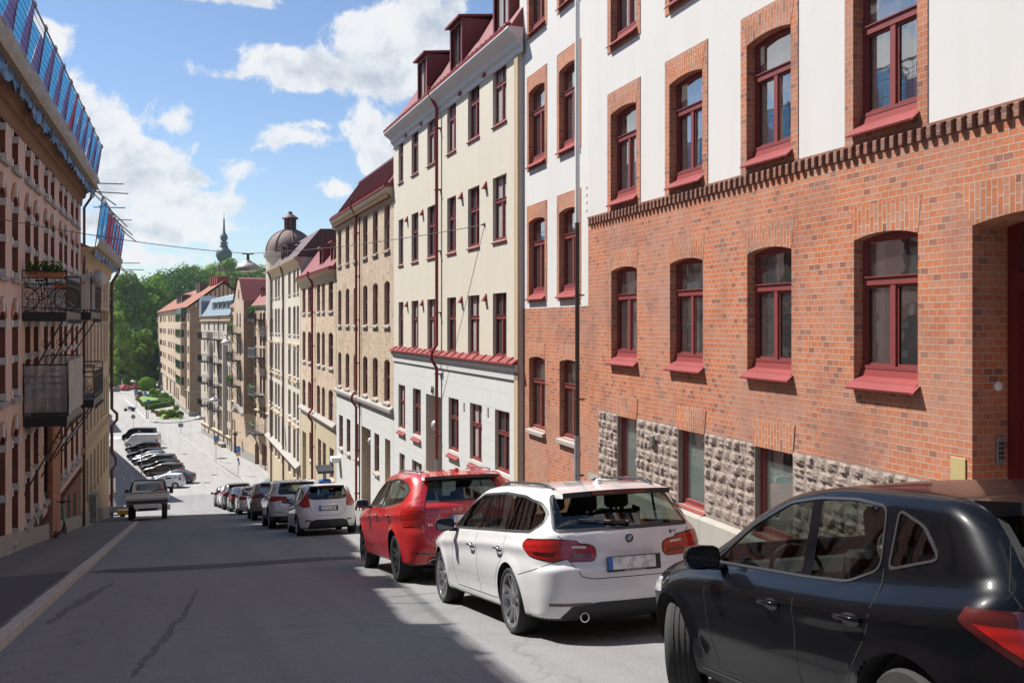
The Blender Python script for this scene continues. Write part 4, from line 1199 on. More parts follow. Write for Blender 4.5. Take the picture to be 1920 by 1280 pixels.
def r5():
    F = F5; s0, s1 = .02, F.S(503)
    cols = [(505, 507.6), (509.6, 512.5), (515.3, 519.5), (520.8, 524.7), (528, 532), (540.2, 545), (549.7, 554.2), (556.5, 560.5)]
    lev = rows(F, [(542, 855, 885), (542, 800, 850), (542, 732, 777), (542, 656, 702), (542, 578, 626), (542, 507, 552)])
    zc = F.Z(542, 862); ze = F.Z(542, 492)
    W = [dict(sill=None, frame='brown_wood', style='grid')] + [dict(sill='stone', frame='brown_wood', style='cross', rise=.14)] * 4 + [dict(sill='stone', frame='brown_wood', style='cross')]
    house(B5, F, s0, s1, -17, ze, [cols] * 6, lev, [(F.Z(542, 858), 'plaster_tan'), (ze + 1, 'plaster_beige')], 'plaster_beige', .16, W)
    mb = MB().use('trim_grey'); z = F.Z(542, 855); mb.prism([(0, z - .2), (.3, z - .1), (.34, z), (0, z + .25)], 'x', s0, s1); B5.part('string_course', mb)
    mb = MB().use('trim_tan')                        # moulded hoods over the windows
    for i in (1, 3):
        for c in cols:
            a, b = F.S(c[1]), F.S(c[0]); z = lev[i][1] + .35; mb.box(a - .15, b + .15, 0, .16, z, z + .14); mb.box(a - .2, b + .2, 0, .2, lev[i][0] - .35, lev[i][0] - .22); mb.cut()
    B5.part('window_hood', mb)
    mb = MB().use('trim_tan'); mb.prism([(0, ze - .7), (.1, ze - .6), (.14, ze - .35), (.42, ze - .1), (.45, ze), (0, ze)], 'x', s0, s1); B5.part('cornice', mb)
    mansard(B5, s0, s1 - 1, ze, 1.9, 1.3, 'brown_seam', over=.3, rise=.1, hip=2)
    for px in (535, 526): dormer(B5, F.S(px), 1.2, ze, .4, 1.0, y0=-.1, back=1.5, m='brown_seam', fr='brown_wood')
    # the turret
    sc = s1 - 2.2; y = -1.6; zd = F.Z(520, 478) + .4
    M_ = Matrix.Translation((sc, y, 0))
    mb = MB().use('plaster_beige'); mb.lathe([(2.0, ze - 4), (2.0, zd - .4), (2.2, zd - .2), (2.25, zd)], 28, M_); B5.part('turret_drum', mb, smooth=30)
    mb = MB().use('copper_dome'); prof = [(2.1, zd), (2.05, zd + .12)] + [(1.98 * cos(t) , zd + .15 + 1.95 * sin(t)) for t in np.linspace(0, 1.35, 12)]
    mb.lathe(prof, 28, M_)
    for k in range(8):
        q = k * pi / 4; mb.tube([(sc + 2.01 * cos(t) * cos(q), y + 2.01 * cos(t) * sin(q), zd + .16 + 1.97 * sin(t)) for t in np.linspace(0, 1.35, 10)], .05, 5)
    dm = B5.part('dome', mb, smooth=40); zt = zd + 2.0
    mb = MB().use('brown_roof'); mb.lathe([(.62, zt - .1), (.62, zt + .1), (.42, zt + .12), (.42, zt + .2)], 16, M_)
    for k in range(8): q = k * pi / 4; mb.tube([(sc + .44 * cos(q), y + .44 * sin(q), zt + .1), (sc + .44 * cos(q), y + .44 * sin(q), zt + 1.0)], .07, 5)
    mb.lathe([(.34, zt + .1), (.34, zt + 1.0)], 12, M_); mb.lathe([(.70, zt + 1.0), (.66, zt + 1.1), (.45, zt + 1.25), (.18, zt + 1.42), (.16, zt + 1.6), (.02, zt + 1.66)], 16, M_)
    B5.part('lantern', mb, smooth=30)
    for px in (511, 534):
        mb = MB().use('brown_roof'); s = F.S(px); mb.tube([(s, .4, ze + .05), (s, .12, ze - .9), (s, .12, -14)], .07, 6); B5.part('downpipe', mb)
    mb = MB().use('green_paint'); s = F.S(504); mb.prism([(0, -11.6), (1.2, -12.4), (1.2, -12.75), (0, -12.75)], 'x', s - 1.6, s + .3)
    B5.part('awning', mb)
r5()
# ------------------------------------------------------------------ houses round the square
FA = Fac((9.6, 118), -.1343, 'R')
def balcony(B, s, w, z, d=1.1, rail='iron_black', h=1.0, solid=None, plants=0, brackets=True, name='balcony', y0=0.0, step=.14):
    mb = MB().use('iron_black'); mb.box(s - w / 2, s + w / 2, y0, y0 + d, z - .16, z)
    b = B.part(name, mb)
    mb = MB().use(rail)
    for (x0, y0_, x1, y1_) in ((s - w / 2, y0, s - w / 2, y0 + d), (s - w / 2, y0 + d, s + w / 2, y0 + d), (s + w / 2, y0 + d, s + w / 2, y0)):
        L = sqrt((x1 - x0) ** 2 + (y1_ - y0_) ** 2); n = int(L / step)
        mb.tube([(x0, y0_, z + h), (x1, y1_, z + h)], .022, 4); mb.tube([(x0, y0_, z + .08), (x1, y1_, z + .08)], .018, 4)
        for i in range(n + 1):
            x, yy = x0 + (x1 - x0) * i / n, y0_ + (y1_ - y0_) * i / n; mb.tube([(x, yy, z), (x, yy, z + h)], .010 if i % 5 else .02, 4, cap=False)
    B.part('railing', mb, b)
    if solid:
        mb = MB().use(solid); mb.box(s - w / 2 + .03, s + w / 2 - .03, y0 + d - .06, y0 + d - .03, z + .1, z + h - .05); B.part('screen', mb, b)
    if brackets:
        mb = MB().use('iron_black')
        for x in (s - w / 2 + .1, s + w / 2 - .1): mb.tube([(x, y0 + d - .1, z - .1), (x, y0, z - 1.3)], .03, 4)
        B.part('bracket', mb, b)
    if plants:
        rr = random.Random(int(s * 10)); mb = MB().use('leaf_mid')
        for k in range(plants * 26):
            c = (s + rr.uniform(-w / 2, w / 2), y0 + d - .1 + rr.uniform(-.1, .15), z + h - .1 + rr.uniform(-.35, .35)); q = .09
            a = Vector((rr.uniform(-1, 1), rr.uniform(-1, 1), rr.uniform(-1, 1))).normalized(); e = a.orthogonal().normalized()
            mb.quad(Vector(c) - a * q - e * q, Vector(c) + a * q - e * q, Vector(c) + a * q + e * q, Vector(c) - a * q + e * q)
        o = B.part('balcony_plants', mb, recalc=False); o['kind'] = 'stuff'
    return b
def zoomA(x, y): return (370 + x / 6.4, 500 + y / 6.4)
def zoomB(x, y): return (370 + x / 6.093, 690 + y / 6.093)
BA = Bld('gabled_house', FA, 'pink brick house with a projecting gabled bay, red roof and railed balconies', zb=ZS)
def hA():
    F = FA; s0 = F.S(503) - 3; s1 = F.S(434.5)
    sg0, sg1 = F.S(475.2), F.S(459)          # bay in plan: from its near side to ...
    b0, b1 = F.S(474.8), F.S(456); out = 1.15
    Y = lambda px, py: F.Z(px, py)
    zr = [(Y(480, 864), Y(480, 828))]
    # storeys of the right hand part
    r = [(Y(490, 784), Y(490, 762)), (Y(490, 738), Y(490, 706)), (Y(490, 690), Y(490, 654)), (Y(490, 648), Y(490, 632)), (Y(490, 611), Y(490, 588))]
    rc = [(477, 481), (487, 491), (492.8, 496.5)]
    ops = []
    for a, b in r:
        for c in rc: ops.append(dict(r=(F.S(c[1]), F.S(c[0]), a, b), rise=.12))
    l = [(Y(436, 806), Y(436, 786)), (Y(436, 762), Y(436, 738)), (Y(436, 722), Y(436, 700)), (Y(436, 683), Y(436, 655)), (Y(436, 655) + .9, Y(436, 655) + 2.6), (Y(436, 609), Y(436, 590))]
    lc = [(435.5, 437.5), (439, 441)]
    for a, b in l:
        for c in lc: ops.append(dict(r=(F.S(c[1]), F.S(c[0]), a, max(b, a + 1.2)), rise=.12))
    gz0 = ZS + .06
    door = [dict(r=(F.S(486), F.S(478), gz0, Y(482, 836)), rise=.5, depth=.5), dict(r=(F.S(500.5), F.S(491), gz0 + .5, Y(495, 833)), depth=.3), dict(r=(F.S(443), F.S(438.5), gz0, Y(441, 812)), rise=.5, depth=.5)]
    ze = Y(484, 571)
    wall(BA, s0, s1, ZS - 1, ze, ops + door, [(ZS + 1.2, 'trim_grey'), (ZS + 1.25, 'trim_grey'), (ze + 1, 'brick_tan_fine')], depth=.25, jamb='brick_ochre')
    for o in ops: window(BA, o, style='cross', depth=.25)
    mb = MB().use('brown_wood')
    for d in door: a, b, z0, z1 = d['r']; mb.box(a, b, -d['depth'] - .1, -d['depth'], z0, z1 + .4); mb.cut()
    BA.part('door', mb)
    # projecting bay from first floor up with gable
    z0 = Y(462, 770); zg = Y(459, 565); zt = Y(459, 528) + .3; c = (b0 + b1) / 2; w = (b1 - b0) / 2
    gops = []
    bay_r = [(Y(452, 757), Y(452, 730)), (Y(452, 710), Y(452, 685)), (Y(452, 664), Y(452, 636)), (Y(452, 612), Y(452, 590))]
    for a, b in bay_r:
        for q in (-.28, .28): gops.append(dict(r=(c + q * w * 2 * .55 - .36, c + q * w * 2 * .55 + .36, a, b), rise=.2))
    gops.append(dict(r=(c - .35, c + .35, Y(452, 562), Y(452, 549)), rise=.3))
    out_l = [(b0, z0), (b1, z0), (b1, zg), (c + w * .45, zt - .9), (c + w * .25, zt - .15), (c, zt), (c - w * .25, zt - .15), (c - w * .45, zt - .9), (b0, zg)]
    V, Fc = cdt([out_l] + [arch_loop(*o['r'], o['rise']) for o in gops]); mb = MB().use('brick_tan_fine'); mb.add([(p[0], out, p[1]) for p in V], Fc)
    mb.use('brick_ochre')
    for i in range(len(out_l)):
        p, q = out_l[i], out_l[(i + 1) % len(out_l)]
        if i in (2, 3, 4, 5, 6, 7): continue
        mb.quad((p[0], out, p[1]), (q[0], out, q[1]), (q[0], 0, q[1]), (p[0], 0, p[1]))
    for o in gops:
        lp = arch_loop(*o['r'], o['rise'])
        for i in range(len(lp)):
            p, q = lp[i], lp[(i + 1) % len(lp)]; mb.quad((p[0], out, p[1]), (q[0], out, q[1]), (q[0], out - .2, q[1]), (p[0], out - .2, p[1]))
    BA.part('bay', mb, recalc=False)
    for o in gops: window(BA, o, style='cross', y=out, depth=.2)
    # red roofs: gable hood curving over, main slope
    mb = MB().use('red_seam_pale'); g2 = [(b1 + .1, zg), (c + w * .52, zt - .85), (c + w * .3, zt - .05), (c, zt + .12), (c - w * .3, zt - .05), (c - w * .52, zt - .85), (b0 - .1, zg)]
    for i in range(6):
        p, q = g2[i], g2[i + 1]; mb.quad((p[0], out + .15, p[1]), (q[0], out + .15, q[1]), (q[0], -4.5, q[1]), (p[0], -4.5, p[1]))
    BA.part('gable_roof', mb, recalc=False)
    mansard(BA, s0, s1, ze, 3.0, 2.6, 'red_seam_pale', over=.3)
    for s_ in (F.S(489), F.S(481)): dormer(BA, s_, 1.1, ze, .9, 1.2, y0=-.6, m='red_seam_pale')
    mb = MB().use('trim_tan'); mb.prism([(0, ze - .5), (.15, ze - .4), (.3, ze - .1), (.3, ze), (0, ze)], 'x', s0, s1); z = Y(484, 768); mb.prism([(0, z - .2), (.15, z - .1), (.15, z), (0, z + .1)], 'x', s0, s1); BA.part('cornice', mb)
    # arched hood under the bay
    mb = MB().use('trim_grey'); mb.prism([(b0 - .3, z0 - .25), (b0, z0 + .1), (c, z0 + 1.0), (b1, z0 + .1), (b1 + .3, z0 - .25), (b1, z0 - .25), (c, z0 + .6), (b0, z0 - .25)], 'y', out, out + .35); BA.part('bay_hood', mb)
    mb = MB().use('brick_tan_fine'); mb.box(b0, b1, 0, out, z0 - .25, z0); BA.part('bay_base', mb)
    for py, pl in ((600, 3), (670, 0), (741, 1), (811, 1)):
        balcony(BA, F.S(489), 3.6, Y(489, py) + .05, 1.15, 'zinc' if pl != 3 else 'iron_black', 1.3 if pl == 3 else 1.05, plants=pl)
    for py, pl in ((625, 2), (673, 0), (719, 2)):
        balcony(BA, c + .2, 3.2, Y(450, py) + .05, 1.1, plants=pl, y0=out)
    downpipe(BA, F.S(499), ZS, ze, y=.12, m='brown_roof')
    downpipe(BA, F.S(435.2), ZS, ze, y=.12, m='brown_roof')
    mb = MB().use('red_metal')
    for px in (474, 480, 470): s = F.S(px); mb.box(s - .5, s + .5, -5.2, -4.2, ze + 3, ze + 4.4); mb.cut()
    BA.part('chimney', mb)
    # shop sign lanterns and awning post
    mb = MB().use('iron_black'); s = F.S(452); mb.tube([(s, 0, ZS + 3.2), (s, .9, ZS + 3.3)], .03, 4); mb.box(s - .4, s + .4, .5, 1.0, ZS + 2.9, ZS + 3.15); BA.part('hanging_sign', mb)
hA()
eB = FA.P0 + FA.u * FA.S(434.3); FB = Fac(eB, -.1343, 'R')
BB = Bld('blue_roofed_house', FB, 'beige house with blue-grey mansard roof and a curved row of dark balconies', zb=ZS)
def hB():
    F = FB; s0, s1 = .02, F.S(377); Y = F.Z
    cols = [(383, 385), (390, 393), (400.5, 403.3), (407.5, 410.5), (417.5, 421), (425.5, 428), (429.5, 431.8)]
    lev = [(Y(408, 823), Y(408, 794)), (Y(408, 781), Y(408, 763)), (Y(408, 743), Y(408, 723)), (Y(408, 702), Y(408, 683)), (Y(408, 662), Y(408, 642)), (Y(408, 620), Y(408, 603))]
    ze = Y(408, 592)
    W = [dict(sill=None, frame='brown_wood', style='pair', rise=.2)] + [dict(sill=None, frame='green_paint', style='cross', rise=.2)] * 4 + [dict(sill=None, frame='white_paint', style='cross')]
    house(B=BB, F=F, s0=s0, s1=s1, zb=ZS - 1, ztop=ze, cols=[cols] * 6, lev=lev, zones=[(ZS + .8, 'trim_grey'), (ze + 1, 'plaster_beige')], jamb='plaster_beige', depth=.25, wkw=W)
    mb = MB().use('plaster_beige'); sA, sB = F.S(422), F.S(398); z0 = Y(408, 806)      # shallow central bay
    for a, b in ((F.S(424), F.S(413)), (F.S(398), F.S(387))):
        mb.box(a - .2, a + .25, 0, .5, z0, Y(408, 640)); mb.cut()
    BB.part('pilaster', mb)
    mb = MB().use('trim_tan')
    for z in (z0, ze - .1, Y(408, 600)): mb.prism([(0, z - .3), (.25, z - .1), (.25, z), (0, z + .1)], 'x', s0, s1)
    BB.part('cornice', mb)
    mansard(BB, s0, s1, ze, 2.7, 1.3, 'blue_seam', over=.35, rise=1.2, hip=1.2)
    for px in (429, 422, 414, 406, 398): dormer(BB, F.S(px), 1.7, ze, .35, 1.6, y0=-.15, m='blue_seam', fr='white_paint')
    mb = MB().use('blue_seam'); s = s1 - 2.2; mb.prism([(s, ze), (s1, ze), (s1 - .2, ze + 2.4), (s1 - 1.1, ze + 3.2), (s + .2, ze + 2.4)], 'y', -2, .3); BB.part('corner_turret', mb)
    for z in (636, 680, 722, 766):
        for px, w in ((391, 3.6), (411, 5.0)):
            if z == 680 or z == 636 or True: balcony(BB, F.S(px), w, Y(408, z), 1.3, solid='iron_black' if px == 391 else None, brackets=False, y0=0, step=.2)
    downpipe(BB, F.S(413), ZS, ze, y=.2, m='brown_roof')
    mb = MB().use('trim_tan'); z = Y(408, 535); mb.box(s0, s0 + 9, -9, -8.4, ze + 2, ze + 5.6); BB.part('fire_wall', mb)
hB()
FC = Fac((2.0, 192.8), -.0733, 'R')
BC = Bld('corner_block', FC, 'long five-storey tan brick block with tiled red roof and row of chimneys', zb=ZS)
def hC():
    F = FC; s0, s1 = 0, F.S(297); Y = F.Z
    def zc(x): return 280 + x / 4.267
    cols = [(zc(a), zc(b)) for a, b in ((68, 76), (84, 103), (111, 119), (123, 131), (149, 156), (160, 167), (173, 181), (192, 199), (206, 214), (223, 231), (305, 317))]
    R_ = 312
    lev = [(Y(354, 500 + b / 4.267), Y(354, 500 + a / 4.267)) for a, b in ((896, 962), (765, 830), (635, 697), (506, 565), (376, 437))]
    gl = [(Y(354, 500 + 1170 / 4.267), Y(354, 500 + 1020 / 4.267))]
    ze = Y(354, 576)
    W = [dict(sill=None, frame='green_paint', style='grid', rise=.5)] + [dict(sill=None, frame='red_paint', style='pair', ft=.09)] * 5
    g_cols = [(zc(a), zc(b)) for a, b in ((88, 104), (137, 148), (165, 175), (195, 204), (210, 219), (226, 235), (308, 319))]
    house(BC, F, s0, s1, ZS - 1, ze, [g_cols] + [cols] * 5, gl + lev, [(ZS + 1, 'trim_grey'), (ze + 1, 'brick_tan_fine')], 'brick_tan_fine', .25, W)
    # bay windows
    mb = MB().use('brick_tan_fine'); a, b = F.S(zc(291)), F.S(zc(247)); zb0 = lev[0][0] - .9
    g = MB().use('far_glass'); fr = MB().use('green_paint')
    mb.prism([(a, 0), (a + .5, .9), (b - .5, .9), (b, 0)], 'z', zb0, lev[4][0] - .7)
    for (z0, z1) in lev:
        g.quad((a + .8, .93, z0), (b - .8, .93, z0), (b - .8, .93, z1), (a + .8, .93, z1)); g.quad((a + .15, .30, z0), (a + .42, .79, z0), (a + .42, .79, z1), (a + .15, .30, z1))
        for x in (a + .8, (a + b) / 2, b - .9): fr.box(x, x + .1, .92, .98, z0, z1)
        fr.box(a + .8, b - .8, .92, .98, z0 - .1, z0); fr.box(a + .8, b - .8, .92, .98, z1, z1 + .1)
    by = BC.part('bay', mb); BC.part('bay_glass', g, by, recalc=False); BC.part('bay_frame', fr, by)
    mb = MB().use('green_paint'); mb.prism([(a + .2, 0), (a + .6, .8), (b - .6, .8), (b - .2, 0)], 'z', lev[4][1], ze + .05); BC.part('balcony_roof', mb)
    # side wall facing the junction
    mb = MB().use('brick_ochre'); mb.quad((0, 0.004, ZS), (-.004, 0, ZS), (-.004, -12, ZS), (0, -12, ZS))
    mb.add([(-.02, .02, ZS - 1), (-.02, -12, ZS - 1), (-.02, -12, ze), (-.02, .02, ze)], [(0, 1, 2, 3)]); BC.part('side_wall', mb, recalc=False)
    z = lev[0][0] - .9; mb = MB().use('trim_grey'); mb.box(-.12, s1, -12, .14, z, z + .25); mb.box(-.15, s1, -12, .16, ZS, ZS + 1.0); BC.part('string_course', mb)
    # tiled roof, timbered gable
    mb = MB().use('roof_tile'); zr = ze + 4.9
    mb.add([(-.5, .6, ze), (s1, .6, ze), (s1 - 5, -6, zr), (-.5, -6, zr), (s1, -12.5, ze), (-.5, -12.5, ze)], [(0, 1, 2, 3), (3, 2, 4, 5), (1, 4, 2)])
    BC.part('roof', mb, recalc=False)
    mb = MB().use('trim_tan'); mb.add([(-.3, 0, ze), (-.3, -12, ze), (-.3, -6, zr - .5)], [(0, 1, 2)]); mb.use('red_paint')
    for i in range(1, 16):
        yy = -i * .75; h = (zr - .5 - ze) * (1 - abs(yy + 6) / 6); mb.box(-.36, -.3, yy - .12, yy + .12, ze, ze + max(.1, h))
    BC.part('gable', mb)
    mb = MB().use('red_metal')
    for i, s in enumerate((3, 6.5, 10, 14)): mb.box(s, s + 1.6, -7.5, -5.2, zr - 1.2, zr + 1.0 + .1 * i); mb.cut()
    BC.part('chimney', mb)
    mb = MB().use('brown_roof')
    for s in (24, 29): mb.box(s, s + 2.2, -5.6, -4, zr - 2.2, zr + .6); mb.cut()
    BC.part('chimney', mb)
    for s in (38, 44, 50): dormer(BC, s, 2.6, ze, 1.7, 1.5, y0=-1.4, m='brown_seam', fr='white_paint')
    tm = MB().use('sign_blue'); p = F.hit(355, 754); tm.box(-.06, -.03, -3.4, -2.2, p[1] - .1, p[1] + .25); BC.part('street_sign', tm)
    mb = MB().use('brown_roof'); mb.tube([(F.S(350.2), .1, ZS), (F.S(350.2), .1, ze)], .09, 5); BC.part('downpipe', mb)
hC()
# low roofs and gables seen over the square's houses
# the two houses that shade the left side of the square (they stand outside the view)
for nm, lab, P, ang, L_, ht, m in (('corner_house', 'tan house past the side street, left of the angled parking', (-8.2, 100), -.176, 62, 16.5, 'plaster_tan'), ('far_corner_house', 'brick house at the far left corner of the square', (-18.3, 178), -.12, 60, 17, 'brick_tan_fine')):
    F = Fac(P, ang, 'L'); B = Bld(nm, F, lab, zb=ZS)
    ops = []
    for k in range(5):
        for j in range(int(L_ / 2.6) - 1): s = -2 - j * 2.6; ops.append(dict(r=(s - 1, s, ZS + 1 + k * 3.2, ZS + 2.8 + k * 3.2)))
    wall(B, -L_, 0, ZS - 1, ZS + ht, ops, [(ZS + ht + 1, m)], depth=.2, jamb=m)
    mb = MB().use('roof_tile'); mb.prism([(.4, ZS + ht), (-5, ZS + ht + 2), (-12, ZS + ht)], 'x', -L_, 0); B.part('roof', mb)
# ---- church spire on the hill
def spire():
    p = at(420, 607 - 1, CAMH); D = 430; lat = (420 - 960) / 1867
    x, y, _ = ray(420, 607); x *= D; y *= D; k = D / 1867
    z = lambda py: CAMH + (607 - py) * k
    t = thing('church_tower', 'slender church spire with onion dome rising above the treetops', 'church tower', (x, y, hill_z(x, y)))
    b = t.location.z; mb = MB().use('brick_lower'); r = 11 * k
    mb.box(-r, r, -r, r, 0, z(498) - b); obj('tower', mb, t)
    mb = MB().use('spire_copper')
    pr = [(11, 496), (9, 494), (8, 492), (11, 488), (14, 482), (15, 476), (13, 470), (9, 466), (7.5, 464), (7.5, 461)]
    mb.lathe([(a * k, z(c) - b) for a, c in pr], 20); obj('onion_dome', mb, t, smooth=True)
    mb = MB().use('spire_copper')
    pr = [(8.5, 461), (6, 460), (6, 456), (8, 455.5), (7.5, 454), (3.5, 453), (5, 451), (6.8, 447), (7, 444), (5.5, 440), (3, 437), (2.2, 433), (1.6, 420), (1.2, 410), (.35, 407), (.3, 404), (.9, 403), (.3, 402), (.15, 398)]
    mb.lathe([(a * k, z(c) - b) for a, c in pr], 16); obj('spire', mb, t, smooth=40)
spire()
# ------------------------------------------------------------------ left side
FL = Fac((-4.3, 0), .007, 'L')
BL = Bld('pink_house', FL, 'shaded pink plaster house on the left with brick and white window surrounds', zb=-4)
def l1():
    F = FL; Y = F.Z; sE = F.S(151.5); sN = 14
    pr = [10, 34, 57, 72, 90, 102, 117, 126, 138, 146.5]
    far = [F.S(p) for p in pr]
    sp = -far[0] - 3.95 * 0; k = 0
    s = far[0] + 2.2
    ss = []
    while s < sN - 2: ss += [s, s + 1.7]; s += 3.95
    edges = far + [e for e in ss if e < -13]
    lev = [(Y(37, 1000) , Y(37, 812)), (Y(37, 741), Y(37, 600)), (Y(34, 525), Y(34, 388)), (Y(90, 375), Y(90, 290))]
    zb1 = lev[0][0]; zc = Y(150, 352)
    ops = []
    W = 1.0
    for e in edges:
        for i, (a, b) in enumerate(lev):
            ops.append(dict(r=(e, e + W, a, b), rise=(.22 if i in (0, 1, 2) else 0), lev=i))
    base = [dict(r=(F.S(39), F.S(39) + .9, Y(39, 1012), Y(39, 1001))), dict(r=(F.S(70), F.S(70) + .9, Y(70, 1003), Y(70, 975)))]
    base += [dict(r=(e, e + .95, Y(88, 985) + .3 - (i * .28), lev[0][0] - 1.0), lev=5) for i, e in enumerate([F.S(118), F.S(131), F.S(142), F.S(150)][:3])]
    zbk = lev[0][0] - .55
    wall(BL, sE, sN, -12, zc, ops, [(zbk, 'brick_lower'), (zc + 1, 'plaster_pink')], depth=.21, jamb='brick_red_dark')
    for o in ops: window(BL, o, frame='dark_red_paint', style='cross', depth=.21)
    mb = MB().use('interior_dark')
    for i, e in enumerate([F.S(70), F.S(80), F.S(118), F.S(131), F.S(142)]):
        g = gz(-e) + .12; mb.box(e, e + .8, -.1, .006, g + .35, g + 1.0 + .5 * (i > 1)); mb.cut()
    BL.part('cellar_window', mb)
    # brick surround bands and white quoin blocks
    wb = MB().use('trim_white'); br = MB().use('brick_red'); tb = MB().use('trim_grey')
    for o in ops:
        a, b, z0, z1 = o['r']; i = o['lev']; h = z1 - z0; t = .16
        for x0, x1 in ((a - t, a), (b, b + t)):
            fr = [.02, .46, .92] if i < 3 else [.04, .55, .93]
            for q in fr: wb.box(x0 + (.0 if x0 < a else -.012), x1 + (.012 if x0 < a else 0), -.19, .035, z0 + h * q - .02, z0 + h * q + .16)
        if i < 3:
            lp = arch_loop(a - t, b + t, z1 + .08, z1 + .09, .5, 8)[2:]; inn = arch_loop(a, b, z1 - .01, z1, .22, 8)[2:][::-1]
            V, Fc = cdt([lp + inn]); br.add([(p[0], .02, p[1]) for p in V], Fc)
            wb.box((a + b) / 2 - .09, (a + b) / 2 + .09, 0, .06, z1 + .2, z1 + .52)
        else:
            br.box(a - t, b + t, 0, .05, z1 + .02, z1 + .30)
            for q in range(6): wb.box(a - t + .12 + q * .2, a - t + .2 + q * .2, .0, .075, z1 + .06, z1 + .26)
        tb.prism([(0, z0 - .12), (0, z0 + .02), (.10, z0 - .03), (.10, z0 - .12)], 'x', a - t, b + t); tb.cut(); wb.cut(); br.cut()
    BL.part('brick_surround', br, recalc=False); BL.part('white_quoin', wb); BL.part('window_ledge', tb)
    # dog-tooth frieze, pilaster, plinth, cornice
    mb = MB().use('brick_red_dark'); s = sE
    while s < sN: mb.prism([(s, zbk - .1), (s + .12, zbk + .12), (s + .20, zbk + .12), (s + .08, zbk - .1)], 'y', 0, .05); s += .26
    BL.part('brick_frieze', mb)
    mb = MB().use('brick_red'); mb.box(F.S(104.5), F.S(89), 0, .16, -12, lev[1][0] - .6); BL.part('pilaster', mb)
    mb = MB().use('trim_grey'); s = sE
    while s < sN:
        e = min(s + 2, sN); mb.prism([(s, -14), (e, -14), (e, gz(-e) + .62), (s, gz(-s) + .62)], 'y', .001, .06); s += 2
    BL.part('plinth', mb)
    mb = MB().use('trim_brown'); mb.prism([(0, zc - .75), (.05, zc - .7), (.07, zc - .45), (.18, zc - .38), (.22, zc - .2), (.40, zc - .1), (.46, zc), (0, zc)], 'x', sE - .1, sN); BL.part('cornice', mb)
    mb = MB().use('brick_lower'); s = sE
    while s < sN: mb.box(s, s + .12, .05, .17, zc - .42, zc - .22); s += .28
    BL.part('dentil', mb)
    mb = MB().use('roof_tile'); mb.prism([(.35, zc), (-5, zc + 2.2), (-12, zc)], 'x', sE, sN); BL.part('roof', mb)
    mb = MB().use('brown_roof'); s = sE - .12; mb.tube([(s, .45, zc + .1), (s, .40, zc - .35), (s, .12, zc - .8), (s, .12, -8)], .06, 6); BL.part('downpipe', mb, smooth=50)
    return zc, sE, sN, lev
ZC1, SE1, SN1, LEV1 = l1()
FL2 = Fac(FL.P0 - FL.u * 0 + FL.u * SE1, .007, 'L')
BM = Bld('tan_house_left', FL2, 'shaded tan house on the left after the pink one, scaffold on its roof', zb=-9.5)
def l2():
    F = FL2; Y = F.Z; sE = F.S(205); sN = -.05
    pr = [158, 165.5, 172, 179, 185, 191, 196.5, 201]
    zc = F.Z(203, 500); W = .9
    lev = [(-6.9 + .3, -4.6), (-3.3, -1.5), (-.35, 1.5), (2.65, 4.1)]
    ops = []
    for p in pr:
        e = F.S(p)
        for i, (a, b) in enumerate(lev): ops.append(dict(r=(e, min(e + W, sN - .1), a, b), rise=.0 if i in (0, 3) else .2, lev=i))
    wall(BM, sE, sN, -13, zc, ops, [(-3.95, 'plaster_tan'), (zc + 1, 'brick_tan_fine')], depth=.24, jamb='brick_tan_fine')
    for o in ops: window(BM, o, frame='brown_wood', style='cross', sill='cream' if o['lev'] else None, depth=.24)
    mb = MB().use('trim_tan'); mb.prism([(0, zc - .8), (.08, zc - .7), (.12, zc - .4), (.3, zc - .25), (.5, zc - .1), (.55, zc), (0, zc)], 'x', sE, sN)
    mb.prism([(0, -4.1), (.12, -4.0), (.18, -3.8), (0, -3.7)], 'x', sE, sN); BM.part('cornice', mb)
    mb = MB().use('brick_ochre')
    for p in pr: e = F.S(p); mb.box(e - .1, e + W + .1, 0, .07, 1.75, 2.35); mb.cut()
    BM.part('brick_panel', mb)
    mb = MB().use('trim_grey'); s = sE
    while s < sN: e = min(s + 2, sN); mb.prism([(s, -14), (e, -14), (e, gz(F.P0.y - e) + .7), (s, gz(F.P0.y - s) + .7)], 'y', .001, .05); s += 2
    BM.part('plinth', mb)
    mb = MB().use('roof_tile'); mb.prism([(.4, zc), (-5, zc + 2.2), (-12, zc)], 'x', sE, sN); BM.part('roof', mb)
    mb = MB().use('brown_roof'); s = sE + .05; q = .14
    mb.tube([(s, .55, zc + .15), (s, .5, zc - .3), (s, q, zc - .9), (s, q, -3.4), (s, q + .28, -3.7), (s, q + .28, -4.05), (s, q, -4.4), (s, q, -6.0), (s, q + .2, -6.3), (s, q + .2, -6.7), (s, q, -7), (s, q, -10)], .09, 6); BM.part('downpipe', mb, smooth=50)
    return zc, sE
ZC2, SE2 = l2()

